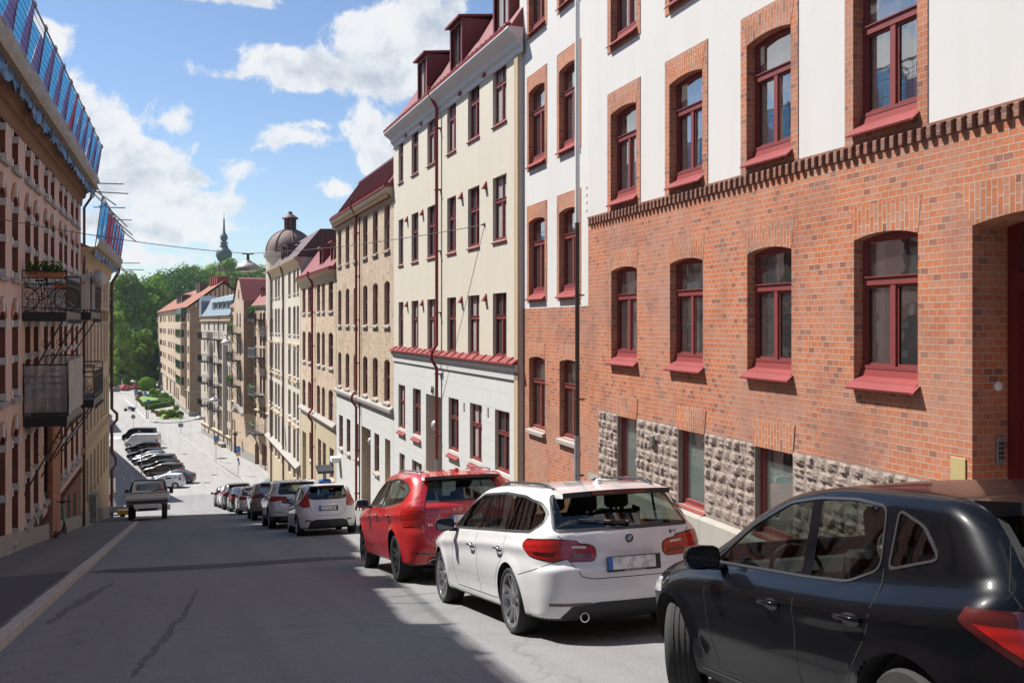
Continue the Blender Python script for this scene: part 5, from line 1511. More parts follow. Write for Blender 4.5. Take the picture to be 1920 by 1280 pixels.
def scaffold(B, F, s0, s1, zc, label, red=False, top=1.9, name='scaffold'):
    """roof-edge scaffold: leaning posts, rails, plank deck, sheeting and nets; s0 far end, s1 near end"""
    base = F.P0 + F.u * s1
    t = thing(name, label, 'scaffold', (base.x, base.y, zc), F.rz, 'roof edge scaffolds')
    def P(mb, nm, par=t, **k):
        mb.v = [(x - s1, y, z - zc) for x, y, z in mb.v]; return obj(nm, mb, par, **k)
    rr = random.Random(4 + red); L = s1 - s0; n = int(round(L / 2.05)); st = L / n
    yb, yt = .55, .84; z0, z1 = zc - .1, zc + top
    posts = MB().use('scaffold_steel'); rails = MB().use('scaffold_steel'); deck = MB().use('plank_wood')
    for i in range(n + 1):
        s = s0 + i * st; posts = MB().use('scaffold_steel'); posts.tube([(s, yb - .05, z0 - .35), (s, yt, z1 + .12)], .024, 5); posts.tube([(s, yb, z0 - .2), (s, -.3, z0 + .35)], .024, 5)
        posts.ball((s, yt, z1 + .02), .06, .06, .07, 6, 4); P(posts, 'post')
    rails.tube([(s0 - .3, yt, z1), (s1 + .3, yt, z1)], .026, 6)
    rails.tube([(s0 - .3, yb, z0), (s1 + .3, yb, z0)], .026, 6)
    rails.tube([(s0 - .3, .66, z0 + .55), (s1 + .3, .66, z0 + .55)], .026, 6); P(rails, 'rail')
    deck.box(s0, s1, -.1, .68, z0 - .02, z0 + .03); P(deck, 'deck')
    def fy(z): return yb + (yt - yb) * (z - z0) / (z1 - z0) - .01
    nets = {k: MB().use(k) for k in ('net_blue', 'net_purple', 'net_red')}
    for i in range(n):
        a, b = s0 + i * st, s0 + (i + 1) * st; zl = z0 + .45; zt = z1 - .02 - (rr.choice((0, 0, .25, .5, .8)) if a > -31 and not red else rr.choice((0, 0, .1)))
        # far part dark folded net, near part bright blue sheet
        f0, f1 = a + st * rr.uniform(.55, .75), a + st * rr.uniform(.2, .35)
        if red: c1, c2 = (('net_blue', 'net_blue') if i > n - 3 else ('net_red', 'net_blue' if i < n // 2 else 'net_red'))
        else: c1, c2 = ('net_red' if i % 7 == 5 else 'net_purple'), 'net_blue'
        nz = 5
        for nm_, xa, xb, xc, xd in ((c1, a, f0, f1, a), (c2, f0, b, b, f1)):
            m = nets[nm_]
            vs = []
            for j in range(nz + 1):
                q = j / nz; z = zl + (zt - zl) * q; l = xa + (xd - xa) * q; r = xb + (xc - xb) * q
                sag = -.06 * sin(pi * q) * rr.uniform(.4, 1)
                for k in range(5): vs.append((l + (r - l) * k / 4, fy(z) + sag * sin(pi * k / 4) + rr.uniform(-.015, .015), z - (.05 * sin(pi * k / 4) if j == nz else 0)))
            m.add(vs, [(j * 5 + k, j * 5 + k + 1, (j + 1) * 5 + k + 1, (j + 1) * 5 + k) for j in range(nz) for k in range(4)])
    for k, m in nets.items():
        if m.v: P(m, {'net_blue': 'blue_sheeting', 'net_purple': 'purple_netting', 'net_red': 'red_netting'}[k], recalc=False, smooth=True)
    m = MB().use('net_dark'); m.quad((s0, fy(z0 + .3) + .03, z0 + .3), (s1, fy(z0 + .3) + .03, z0 + .3), (s1, fy(z1) + .03, z1), (s0, fy(z1) + .03, z1)); P(m, 'safety_net', recalc=False)
    m = MB().use('tarp_grey'); k = int(L / .25); vs = []
    for i in range(k + 1):
        s = s0 + L * i / k
        for j in range(6):
            q = j / 5; vs.append((s, yb + .03 + .10 * sin(q * pi) + rr.uniform(-.05, .05) + .18 * q * (.4), z0 + .02 + .55 * q + rr.uniform(-.07, .07)))
    m.add(vs, [(i * 6 + j, (i + 1) * 6 + j, (i + 1) * 6 + j + 1, i * 6 + j + 1) for i in range(k) for j in range(5)]); P(m, 'grey_tarpaulin', recalc=False, smooth=True)
    m = MB().use('tarp_blue'); vs = []
    for i in range(k + 1):
        s = s0 + L * i / k
        for j in range(4):
            q = j / 3; vs.append((s, .50 + rr.uniform(-.05, .05), z0 - .32 + .32 * q + (rr.uniform(-.14, .12) if j == 0 else 0)))
    m.add(vs, [(i * 4 + j, (i + 1) * 4 + j, (i + 1) * 4 + j + 1, i * 4 + j + 1) for i in range(k) for j in range(3)]); P(m, 'blue_tarpaulin', recalc=False, smooth=True)
    # loose ends of tubes sticking out
    m = MB().use('scaffold_steel')
    ends = [(-.2, .9, z0 + .2, -1.9, 1.2, z0 - .9), (-.1, .4, z0 - .1, -.2, 1.9, z0 - .1), (-.05, .4, z0 + .25, -.1, 1.7, z0 + .3), (-.1, .8, z0, -.9, 1.35, z0 - .55)]
    for x0, y0, za, x1, y1, zb in ends: m.tube([(s0 + x0 + .2, y0 - .3, za), (s0 + x1, y1, zb)], .026, 6)
    for q in (.45, .8): m.tube([(s0 + L * q, .2, z1), (s0 + L * q, 1.6, z1 + .02)], .026, 6)
    if red:
        for q in (.35, .62, .9): m.tube([(s0 + L * q + 1, .3, z1 + .5 * q), (s0 + L * q - 1.2, 1.7, z1 - .9)], .028, 6)
    P(m, 'tube')
scaffold(BL, FL, SE1 - .1, SN1, ZC1 + .1, 'long scaffold with blue and purple sheeting along the pink house roof edge', top=1.75)
scaffold(BM, FL2, SE2, -.3, ZC2 + .1, 'short scaffold with blue and red netting on the tan house roof edge', red=True, top=2.0)

# ------------------------------------------------------------------ balconies on the pink house, and what is on them
def left_balcony(pxn, pxf, py_b, z, w, d, label, film=None, nm='balcony', near_s=None):
    """s1 = near end; built as a part of the house"""
    s1 = near_s; s0 = s1 - w
    mb = MB().use('iron_black'); mb.box(s0, s1, 0, d, z - .20, z - .02); mb.box(s0, s1, .02, d - .02, z - .28, z - .2); b = BL.part('balcony', mb)
    mb = MB().use('iron_black'); H = 1.12
    rr = random.Random(int(-s1))
    for z_ in (z + H, z + .92, z + .10, z + .74):
        r_ = .022 if z_ > z + 1 else .014
        mb.tube([(s0, 0, z_), (s0, d, z_), (s1, d, z_), (s1, 0, z_)], r_, 5)
    def bars(ax, ay, bx, by, k):
        for i in range(k + 1):
            x, y = ax + (bx - ax) * i / k, ay + (by - ay) * i / k; mb.tube([(x, y, z), (x, y, z + (H if i in (0, k) else .92))], .020 if i in (0, k) else .009, 4, cap=False)
    bars(s0, 0, s0, d, 4); bars(s1, 0, s1, d, 4); bars(s0, d, s1, d, int(w / .12))
    def scroll(c, r, ax):
        pts = []
        for i in range(14):
            a = i * .75; q = r * (1 - i / 16)
            pts.append((c[0] + (q * cos(a) if ax == 'x' else 0), c[1] + (q * cos(a) if ax == 'y' else 0), c[2] + q * sin(a)))
        mb.tube(pts, .009, 4, cap=False)
    for i in range(int(w / .3)): scroll((s0 + .15 + i * .3, d, z + .83), .07, 'x')
    for i in range(4):
        for s_ in (s0, s1): scroll((s_, .15 + i * d / 4, z + .45), .12, 'y'); scroll((s_, .2 + i * d / 4, z + .22), .07, 'y')
    # hanging scrollwork under the floor
    for i in range(int(w / .35)): scroll((s0 + .15 + i * .35, d + .03, z - .30), .09, 'x')
    BL.part('railing', mb, b)
    mb = MB().use('iron_black')
    for s_ in (s0 + .25, s1 - .25):
        mb.tube([(s_, d - .12, z - .25), (s_, 0, z - 2.2)], .024, 6)
        for i in range(4):
            c = (s_, .15 + i * .2, z - 1.45 + i * .27); pts = [(c[0], c[1] + .09 * cos(a), c[2] + .09 * sin(a)) for a in np.linspace(0, 5, 9)]; mb.tube(pts, .008, 4, cap=False)
        mb.cut()
    BL.part('bracket', mb, b)
    return s0, s1, z, d
D2 = 1.25
def bal_pos(px_l, px_r, py):           # end panel facing the camera spans px_l (wall) .. px_r (outer)
    s = FL.S(px_l); return s
# first: upper balcony with bicycle and flower boxes; its near end meets the wall at px 41
sU = FL.S(41); zU = FL.Z(41, 583)
dU = Fac(FL.P0, .007, 'L')
def outd(s, px):                        # distance out from the facade that lands on column px
    lo, hi = 0, 3
    p = FL.P0 + FL.u * s
    for _ in range(40):
        m = (lo + hi) / 2; q = p + FL.n * m
        f = q.x * FX + q.y * FY; r = q.x * FY - q.y * FX
        if 960 + 1867 * r / f < px: lo = m
        else: hi = m
    return lo
dUp = outd(sU, 125); LU = 3.9
bU = left_balcony(0, 0, 0, zU, LU, dUp, '', near_s=sU)
sU2 = sU - LU - 1.3; dU2 = outd(sU2, 171)
bU2 = left_balcony(0, 0, 0, zU + .05, 3.6, min(1.5, outd(sU2, 171)), '', near_s=sU2)
sD = FL.S(43); zD = FL.Z(43, 782); dD = outd(sD, 126)
bD = left_balcony(0, 0, 0, zD, LU, dD, '', near_s=sD)
sD2 = sD - LU - 1.3
bD2 = left_balcony(0, 0, 0, zD + .1, 3.6, min(1.5, outd(sD2, 176)), '', near_s=sD2)
def W_L(s, y, z): p = FL.P0 + FL.u * s + FL.n * y; return (p.x, p.y, z)
def leaf_clump(mb, c, r, n, q, rr, flat=1.0):
    for k in range(n):
        v = Vector((rr.gauss(0, 1), rr.gauss(0, 1), rr.gauss(0, 1) * flat)).normalized() * r * rr.uniform(.5, 1.05) ; p = Vector(c) + v
        a = Vector((rr.uniform(-1, 1), rr.uniform(-1, 1), rr.uniform(-1, 1))).normalized(); e = a.orthogonal().normalized(); qq = q * rr.uniform(.6, 1.3)
        mb.quad(p - a * qq - e * qq * .6, p + a * qq - e * qq * .6, p + a * qq + e * qq * .6, p - a * qq + e * qq * .6)
def flower_box(label, loc, w=.62):
    t = thing('flower_box', label, 'flower box', loc, FL.rz + pi / 2, 'terracotta boxes on the pink house balcony')
    mb = MB().use('terracotta'); mb.prism([(-w / 2 + .04, 0), (w / 2 - .04, 0), (w / 2, .2), (-w / 2, .2)], 'y', -.11, .11); obj('box', mb, t, bevel=.008)
    mb = MB().use('leaf_dark'); leaf_clump(mb, (0, 0, .28), .24, 90, .045, R, .6); obj('plant', mb, t, recalc=False)
zf = zU + 1.02
flower_box('terracotta flower box nearer the wall on the upper left balcony rail', W_L(sU - .15, dUp * .30, zf - .10), .5)
flower_box('terracotta flower box further out on the upper left balcony rail', W_L(sU - .15, dUp * .68, zf - .10), .6)
def bicycle(label, loc, rz, group=None):
    t = thing('bicycle', label, 'bicycle', loc, rz)
    for x in (-.52, .52):
        mb = MB().use('tyre'); mb.tube([(x + .33 * cos(a), 0, .34 + .33 * sin(a)) for a in np.linspace(0, 2 * pi, 25)], .018, 5)
        w = obj('wheel', mb, t); mb = MB().use('chrome')
        for k in range(8): a = k * pi / 4; mb.tube([(x, 0, .34), (x + .32 * cos(a), 0, .34 + .32 * sin(a))], .003, 3)
        obj('spokes', mb, w)
    mb = MB().use('iron_black')
    for a, b in (((-.52, .34), (-.08, .32)), ((-.08, .32), (-.18, .82)), ((-.52, .34), (-.16, .72)), ((-.08, .32), (.38, .78)), ((-.16, .72), (.36, .84)), ((.52, .34), (.36, .92))): mb.tube([(a[0], 0, a[1]), (b[0], 0, b[1])], .016, 5)
    obj('frame', mb, t); mb = MB().use('seat_dark'); mb.box(-.30, -.06, -.06, .06, .84, .89); obj('saddle', mb, t, bevel=.02)
    mb = MB().use('iron_black'); mb.tube([(.30, -.26, .98), (.36, 0, .95), (.30, .26, .98)], .014, 5); obj('handlebar', mb, t)
    return t
bicycle('dark bicycle standing on the upper left balcony behind the railing', W_L(sU - .45, dUp * .5, zU), FL.rz + pi / 2)
# plastic film round the lower balcony
def film():
    t = thing('plastic_screen', 'clear plastic film and pale cloth wrapped round the lower left balcony', 'plastic screen', W_L(sD, 0, zD), FL.rz)
    rr = random.Random(2)
    def sheet(m, p, q, z0, z1, nx, nm, amp=.03, zt=None):
        vs = []
        for i in range(nx + 1):
            for j in range(7):
                u = i / nx; x = p[0] + (q[0] - p[0]) * u; y = p[1] + (q[1] - p[1]) * u; a = amp * sin(i * 1.7) + rr.uniform(-.01, .01)
                tz = z1 if zt is None else z1 + (zt - z1) * u
                vs.append((x + (a if abs(q[1] - p[1]) > abs(q[0] - p[0]) else 0), y + (a if abs(q[0] - p[0]) > abs(q[1] - p[1]) else 0), z0 + (tz - z0) * j / 6))
        mb = MB().use(m); mb.add(vs, [(i * 7 + j, (i + 1) * 7 + j, (i + 1) * 7 + j + 1, i * 7 + j + 1) for i in range(nx) for j in range(6)]); obj(nm, mb, t, recalc=False, smooth=True)
    sheet('film_clear', (.05, .02), (.05, dD), .12, 1.42, 16, 'film')
    sheet('film_white', (.05, dD + .05), (-LU * .97, dD + .05), .05, 1.55, 26, 'cloth', .04)
    sheet('film_clear', (-LU, .05), (-LU, dD), .1, 1.6, 10, 'film')
    mb = MB().use('iron_black'); mb.tube([(.05, 0, 1.45), (.05, dD, 1.45), (-LU, dD, 1.6), (-LU, 0, 1.6)], .02, 5)
    for p in ((.05, dD), (.05, .03), (-LU, dD)): mb.tube([(p[0], p[1], 0), (p[0], p[1], 1.5)], .02, 5)
    obj('post', mb, t)
film()
def banner():
    t = thing('painted_cloth', 'white cloth with red marks hung on the second upper balcony', 'cloth', W_L(sU2, .1, zU), FL.rz)
    rr = random.Random(8); vs = []; w = 1.35
    for i in range(13):
        for j in range(9): vs.append((.03 + .03 * sin(i), w * i / 12, .12 + 1.15 * j / 8))
    mb = MB().use('film_white'); mb.add(vs, [(i * 9 + j, (i + 1) * 9 + j, (i + 1) * 9 + j + 1, i * 9 + j + 1) for i in range(12) for j in range(8)]); obj('cloth', mb, t, recalc=False, smooth=True)
    mb = MB().use('flower_orange')
    for (y, z, a, b) in ((.5, 1.1, .10, .03), (.45, .85, .35, .05), (.55, .6, .12, .05), (.5, .45, .05, .12), (1.0, 1.0, .05, .05)):
        mb.box(.07, .075, y - a, y + a, z - b, z + b)
    obj('red_mark', mb, t)
    mb = MB().use('film_white'); mb.ball((-.5, w + .05, 1.15), .7, .25, .28, 12, 6, .2, rr); obj('plastic_bundle', mb, t, smooth=True)
banner()
def dark_cover():
    t = thing('covered_grill', 'dark covered grill on the second lower balcony', 'grill', W_L(sD2 - .6, .7, zD + .1), FL.rz)
    mb = MB().use('plastic_black'); mb.ball((0, 0, .55), .55, .42, .45, 12, 6, .06, random.Random(1)); mb.box(-.45, .45, -.3, .3, 0, .5); obj('cover', mb, t, smooth=True)
dark_cover()
# things on the left pavement
def wg(px, py, h=.12):
    p = ground_at(px, py); return p
def scooter():
    q_ = wgnd(112, 999); p = Vector((max(q_[0], -3.75), q_[1] if q_[0] > -3.75 else -3.75 / (q_[0] / q_[1]), 0)); print('SCOOT', q_, p); p.z = gz(p.y) + .12
    t = thing('electric_scooter', 'black and mint electric scooter parked on the left pavement by the brick pilaster', 'scooter', p, radians(62), rot=(0, radians(-3), radians(75)))
    def wheel(x):
        mb = MB().use('tyre'); mb.lathe([(.05, -.02), (.115, -.025), (.125, 0), (.115, .025), (.05, .02)], 18, Matrix.Translation((x, 0, .125)), axis='y'); obj('wheel', mb, t, smooth=40)
    wheel(-.42); wheel(.45)
    mb = MB().use('plastic_black'); mb.box(-.36, .26, -.085, .085, .12, .17); mb.prism([(.24, .12), (.24, .17), (.38, .34), (.44, .30)], 'y', -.04, .04); mb.prism([(-.56, .22), (-.36, .3), (-.30, .2), (-.34, .17)], 'y', -.05, .05); obj('deck', mb, t, bevel=.01)
    mb = MB().use('plastic_black'); mb.tube([(.43, 0, .12), (.40, 0, .45)], .035, 8); st = obj('fork', mb, t)
    mb = MB().use('mint'); mb.tube([(.40, 0, .45), (.33, 0, 1.08)], .032, 8); obj('stem', mb, t, smooth=40)
    mb = MB().use('plastic_black'); mb.tube([(.28, -.26, 1.14), (.33, 0, 1.12), (.28, .26, 1.14)], .02, 6); mb.box(.27, .36, -.06, .06, 1.08, 1.17); obj('handlebar', mb, t)
scooter()
def cable():
    pts = [(120, 991), (150, 985), (165, 975), (185, 970), (192, 962)]
    pts = [(84, 987), (100, 987), (122, 990), (140, 987), (152, 980), (165, 974), (178, 972), (190, 967)]
    P = []
    for px, py in pts:
        q = wgnd(px, py); x = q[0]
        P.append((max(x, -4.05 + .007 * q[1]), q[1], gz(q[1]) + .135))
    mb = MB().use('cable_cream'); Q = []
    for i in range(len(P) - 1):
        for k in range(4):
            u = k / 4; Q.append(tuple(P[i][j] + (P[i + 1][j] - P[i][j]) * u for j in range(3)))
    mb.tube(Q, .018, 5); tag(obj('cable', mb, smooth=True), 'pale cable lying along the foot of the left houses', 'cable')
cable()
def cabinet():
    q = FL2.S(168); y = FL2.P0.y + -q
    t = thing('cable_cabinet', 'grey steel cabinet with black scrawl standing against the tan house on the left', 'cabinet', (-3.93, y, gz(y) + .1))
    mb = MB().use('pole_grey'); mb.box(-.02, .32, -.45, .45, 0, 1.35); mb.box(-.02, .36, -.48, .48, 1.35, 1.42); obj('cabinet', mb, t, bevel=.01)
    mb = MB().use('iron_black'); mb.box(-.02, .32, -.458, -.452, .1, .12)
    for i, (x, z, a) in enumerate([(.05, 1.1, .4), (.15, .95, -.3), (.2, 1.15, 1.2), (.1, .7, .8), (.2, .6, -.9), (.12, .45, .1), (.08, .85, 1.4), (.2, .4, .5)]):
        mb.tube([(x, -.456, z), (x + .09 * cos(a), -.456, z + .09 * sin(a)), (x + .05, -.456, z - .07)], .012, 4)
    obj('scrawl', mb, t)
cabinet()
def sack():
    p = Vector((*wgnd(182, 967), 0)); t = thing('rubble_sack', 'pale wrapped rubble sack at the foot of the tan house on the left', 'sack', (p.x, p.y, gz(p.y) + .1))
    mb = MB().use('film_white'); mb.ball((0, 0, .55), .38, .5, .62, 12, 8, .10, random.Random(3)); obj('sack', mb, t, smooth=True)
sack()
# ------------------------------------------------------------------ vehicles
def pchip(xs, ys):
    xs = np.array(xs, float); ys = np.array(ys, float); h = np.diff(xs); d = np.diff(ys) / h; m = np.zeros(len(xs))
    m[0], m[-1] = d[0], d[-1]
    for i in range(1, len(xs) - 1):
        if d[i - 1] * d[i] > 0:
            w1, w2 = 2 * h[i] + h[i - 1], h[i] + 2 * h[i - 1]; m[i] = (w1 + w2) / (w1 / d[i - 1] + w2 / d[i])
    def f(x):
        x = np.clip(np.asarray(x, float), xs[0], xs[-1]); i = np.clip(np.searchsorted(xs, x) - 1, 0, len(xs) - 2)
        t = (x - xs[i]) / h[i]; t2, t3 = t * t, t ** 3
        return ys[i] * (2 * t3 - 3 * t2 + 1) + h[i] * m[i] * (t3 - 2 * t2 + t) + ys[i + 1] * (-2 * t3 + 3 * t2) + h[i] * m[i + 1] * (t3 - t2)
    return f
def smax(a, b, r):
    h = np.maximum(r - np.abs(a - b), 0) / r
    return np.maximum(a, b) + h * h * r * .25
class Shape:
    """car body: x forward from the rear axle, y left, z up. Smooth intersection of top, side, rear and front surfaces"""
    def __init__(s, c):
        s.c = c; s.top = pchip(*zip(*c['top'])); s.rear = pchip(*zip(*c['rear'])); s.front = pchip(*zip(*c['front'])); s.belt = pchip(*zip(*c['belt']))
        s.x0 = -c['ro']; s.x1 = c['wb'] + c['fo']; s.Wh = c['W'] / 2; s.H = c['H']; s.tum = c.get('tum', .36)
        s.low = pchip([.15, .25, .45, .62, .80, 1.0, 1.2], c.get('low', [.075, .045, .012, .0, .006, .02, .04]))
        s.tapf, s.tapr = c.get('tapf', .16), c.get('tapr', .10); s.rt = c.get('rt', .10); s.rr = c.get('rr', .16)
    def W(s, x, z):
        zb = s.belt(x); w = s.Wh - s.low(np.minimum(z, zb))
        up = np.maximum(z - zb, 0); q_ = s.c.get('shw', .15); sh = np.clip((z - zb + q_) / q_, 0, 1); w = w - s.c.get('sh', .028) * sh ** 1.5
        w = w - up * s.tum - np.minimum(up, .05) * .25
        f = np.clip((x - (s.x1 - 1.25)) / 1.25, 0, 1); w = w - s.tapf * f ** 2.2
        r = np.clip(((s.x0 + 1.1) - x) / 1.1, 0, 1); w = w - s.tapr * r ** 2.2
        zc = zb - s.c.get('crease', .13); w = w + s.c.get('cd', .010) * np.exp(-((z - zc) / .035) ** 2) * np.clip((x - s.x0 - .2) / .4, 0, 1) - .006 * np.exp(-((z - zc + .10) / .06) ** 2)
        w = w - .010 * np.exp(-((z - .38) / .07) ** 2) * (np.abs(x - s.c['wb'] / 2) < s.c['wb'] / 2 - .42)
        for xw in (0, s.c['wb']):
            d = np.sqrt((x - xw) ** 2 + (z - s.c['wr']) ** 2); w = w + s.c.get('flare', .014) * np.exp(-((d - s.c['wr'] - .05) / .07) ** 2) * (z < zb)
        return w
    def F(s, x, y, z):
        ay = np.abs(y); e = 1e-3
        xs = x + s.c.get('bow', .10) * y * y * np.sign(x - .8)
        T = s.top(xs) - s.c.get('crown', .035) * (ay / s.Wh) ** 2
        dT = (s.top(xs + .02) - s.top(xs - .02)) / .04
        f = (z - T) / np.sqrt(1 + dT * dT)
        f = smax(f, (ay - s.W(x, z)) / sqrt(1 + .1), s.rt)
        R_ = s.rear(z) + s.c.get('rbow', .16) * y * y; dR = (s.rear(z + .02) - s.rear(z - .02)) / .04
        f = smax(f, (R_ - x) / np.sqrt(1 + dR * dR), s.rr)
        Fr = s.front(z) - s.c.get('fbow', .32) * y * y
        f = smax(f, x - Fr, .22)
        return smax(f, s.c.get('zb', .2) - z, .06)
    def shoot(s, o, d, tmax, n=26):
        """first crossing from inside along d; o, d arrays (N,3)"""
        lo = np.zeros(len(o)); st = 12; prev = np.zeros(len(o)); hit = np.full(len(o), -1.0); hi = np.full(len(o), float(tmax))
        done = np.zeros(len(o), bool)
        for k in range(1, st + 1):
            t = tmax * k / st; p = o + d * t; out = s.F(p[:, 0], p[:, 1], p[:, 2]) > 0
            new = out & ~done; hi[new] = t; lo[new] = tmax * (k - 1) / st; done |= out
        for _ in range(n):
            m = (lo + hi) / 2; p = o + d * m[:, None]; out = s.F(p[:, 0], p[:, 1], p[:, 2]) > 0
            hi = np.where(out, m, hi); lo = np.where(out, lo, m)
        return o + d * lo[:, None]
    def nrm(s, p):
        e = 4e-3; g = np.stack([s.F(p[:, 0] + e, p[:, 1], p[:, 2]) - s.F(p[:, 0] - e, p[:, 1], p[:, 2]), s.F(p[:, 0], p[:, 1] + e, p[:, 2]) - s.F(p[:, 0], p[:, 1] - e, p[:, 2]), s.F(p[:, 0], p[:, 1], p[:, 2] + e) - s.F(p[:, 0], p[:, 1], p[:, 2] - e)], 1)
        return g / np.maximum(np.linalg.norm(g, axis=1, keepdims=True), 1e-9)
    def proj(s, kind, ab, off=0.0, side=1):
        ab = np.asarray(ab, float); a, b = ab[:, 0], ab[:, 1]; n = len(ab); z = np.zeros(n)
        xm = s.c['wb'] / 2
        if kind == 'side': o = np.stack([a, z, b], 1); d = np.tile([0, side, 0.], (n, 1)); tm = s.Wh + .3
        elif kind == 'rear': o = np.stack([z + s.c.get('xm', .5), a, b], 1); d = np.tile([-1., 0, 0], (n, 1)); tm = s.c['ro'] + s.c.get('xm', .5) + .3
        elif kind == 'front': o = np.stack([z + s.c.get('xf', xm), a, b], 1); d = np.tile([1., 0, 0], (n, 1)); tm = s.x1 - s.c.get('xf', xm) + .3
        elif kind == 'top': o = np.stack([a, b, z + .55], 1); d = np.tile([0, 0, 1.], (n, 1)); tm = s.H
        elif kind == 'rcorner':      # a = angle from straight back towards the side, b = height
            cx, cy = s.x0 + .75, s.Wh - .6; o = np.stack([z + cx, z + side * cy, b], 1); d = np.stack([-np.cos(a), side * np.sin(a), z], 1); tm = 1.3
        elif kind == 'fcorner':
            cx, cy = s.x1 - .9, s.Wh - .6; o = np.stack([z + cx, z + side * cy, b], 1); d = np.stack([np.cos(a), side * np.sin(a), z], 1); tm = 1.5
        p = s.shoot(o, d, tm)
        return p + s.nrm(p) * off if off else p
def dense(lp, step):
    out = []
    n = len(lp)
    for i in range(n):
        p, q = lp[i], lp[(i + 1) % n]; L = sqrt((q[0] - p[0]) ** 2 + (q[1] - p[1]) ** 2); k = max(1, int(L / step + .5))
        out += [(p[0] + (q[0] - p[0]) * j / k, p[1] + (q[1] - p[1]) * j / k) for j in range(k)]
    return out
def chaikin(lp, it=2, r=.25):
    for _ in range(it):
        out = []; n = len(lp)
        for i in range(n):
            p, q = lp[i], lp[(i + 1) % n]; out += [(p[0] + (q[0] - p[0]) * r, p[1] + (q[1] - p[1]) * r), (p[0] + (q[0] - p[0]) * (1 - r), p[1] + (q[1] - p[1]) * (1 - r))]
        lp = out
    return lp
def rnd(lp, r):       # rounded corners of given radius
    out = []; n = len(lp)
    for i in range(n):
        p = Vector(lp[i - 1]); c = Vector(lp[i]); q = Vector(lp[(i + 1) % n]); a, b = p - c, q - c
        k = min(r, a.length * .45, b.length * .45); A, B = c + a.normalized() * k, c + b.normalized() * k
        for t in (0, .25, .5, .75, 1): out.append(tuple(A * (1 - t) ** 2 + c * 2 * t * (1 - t) + B * t * t))
    return out
def offp(lp, d):
    n = len(lp); out = []; ar = sum(lp[i][0] * lp[(i + 1) % n][1] - lp[(i + 1) % n][0] * lp[i][1] for i in range(n)); sg = 1 if ar > 0 else -1
    for i in range(n):
        p, c, q = Vector(lp[i - 1]), Vector(lp[i]), Vector(lp[(i + 1) % n]); t = (q - p)
        if t.length < 1e-9: out.append(lp[i]); continue
        t.normalize(); out.append((c.x + t.y * d * sg, c.y - t.x * d * sg))
    return out
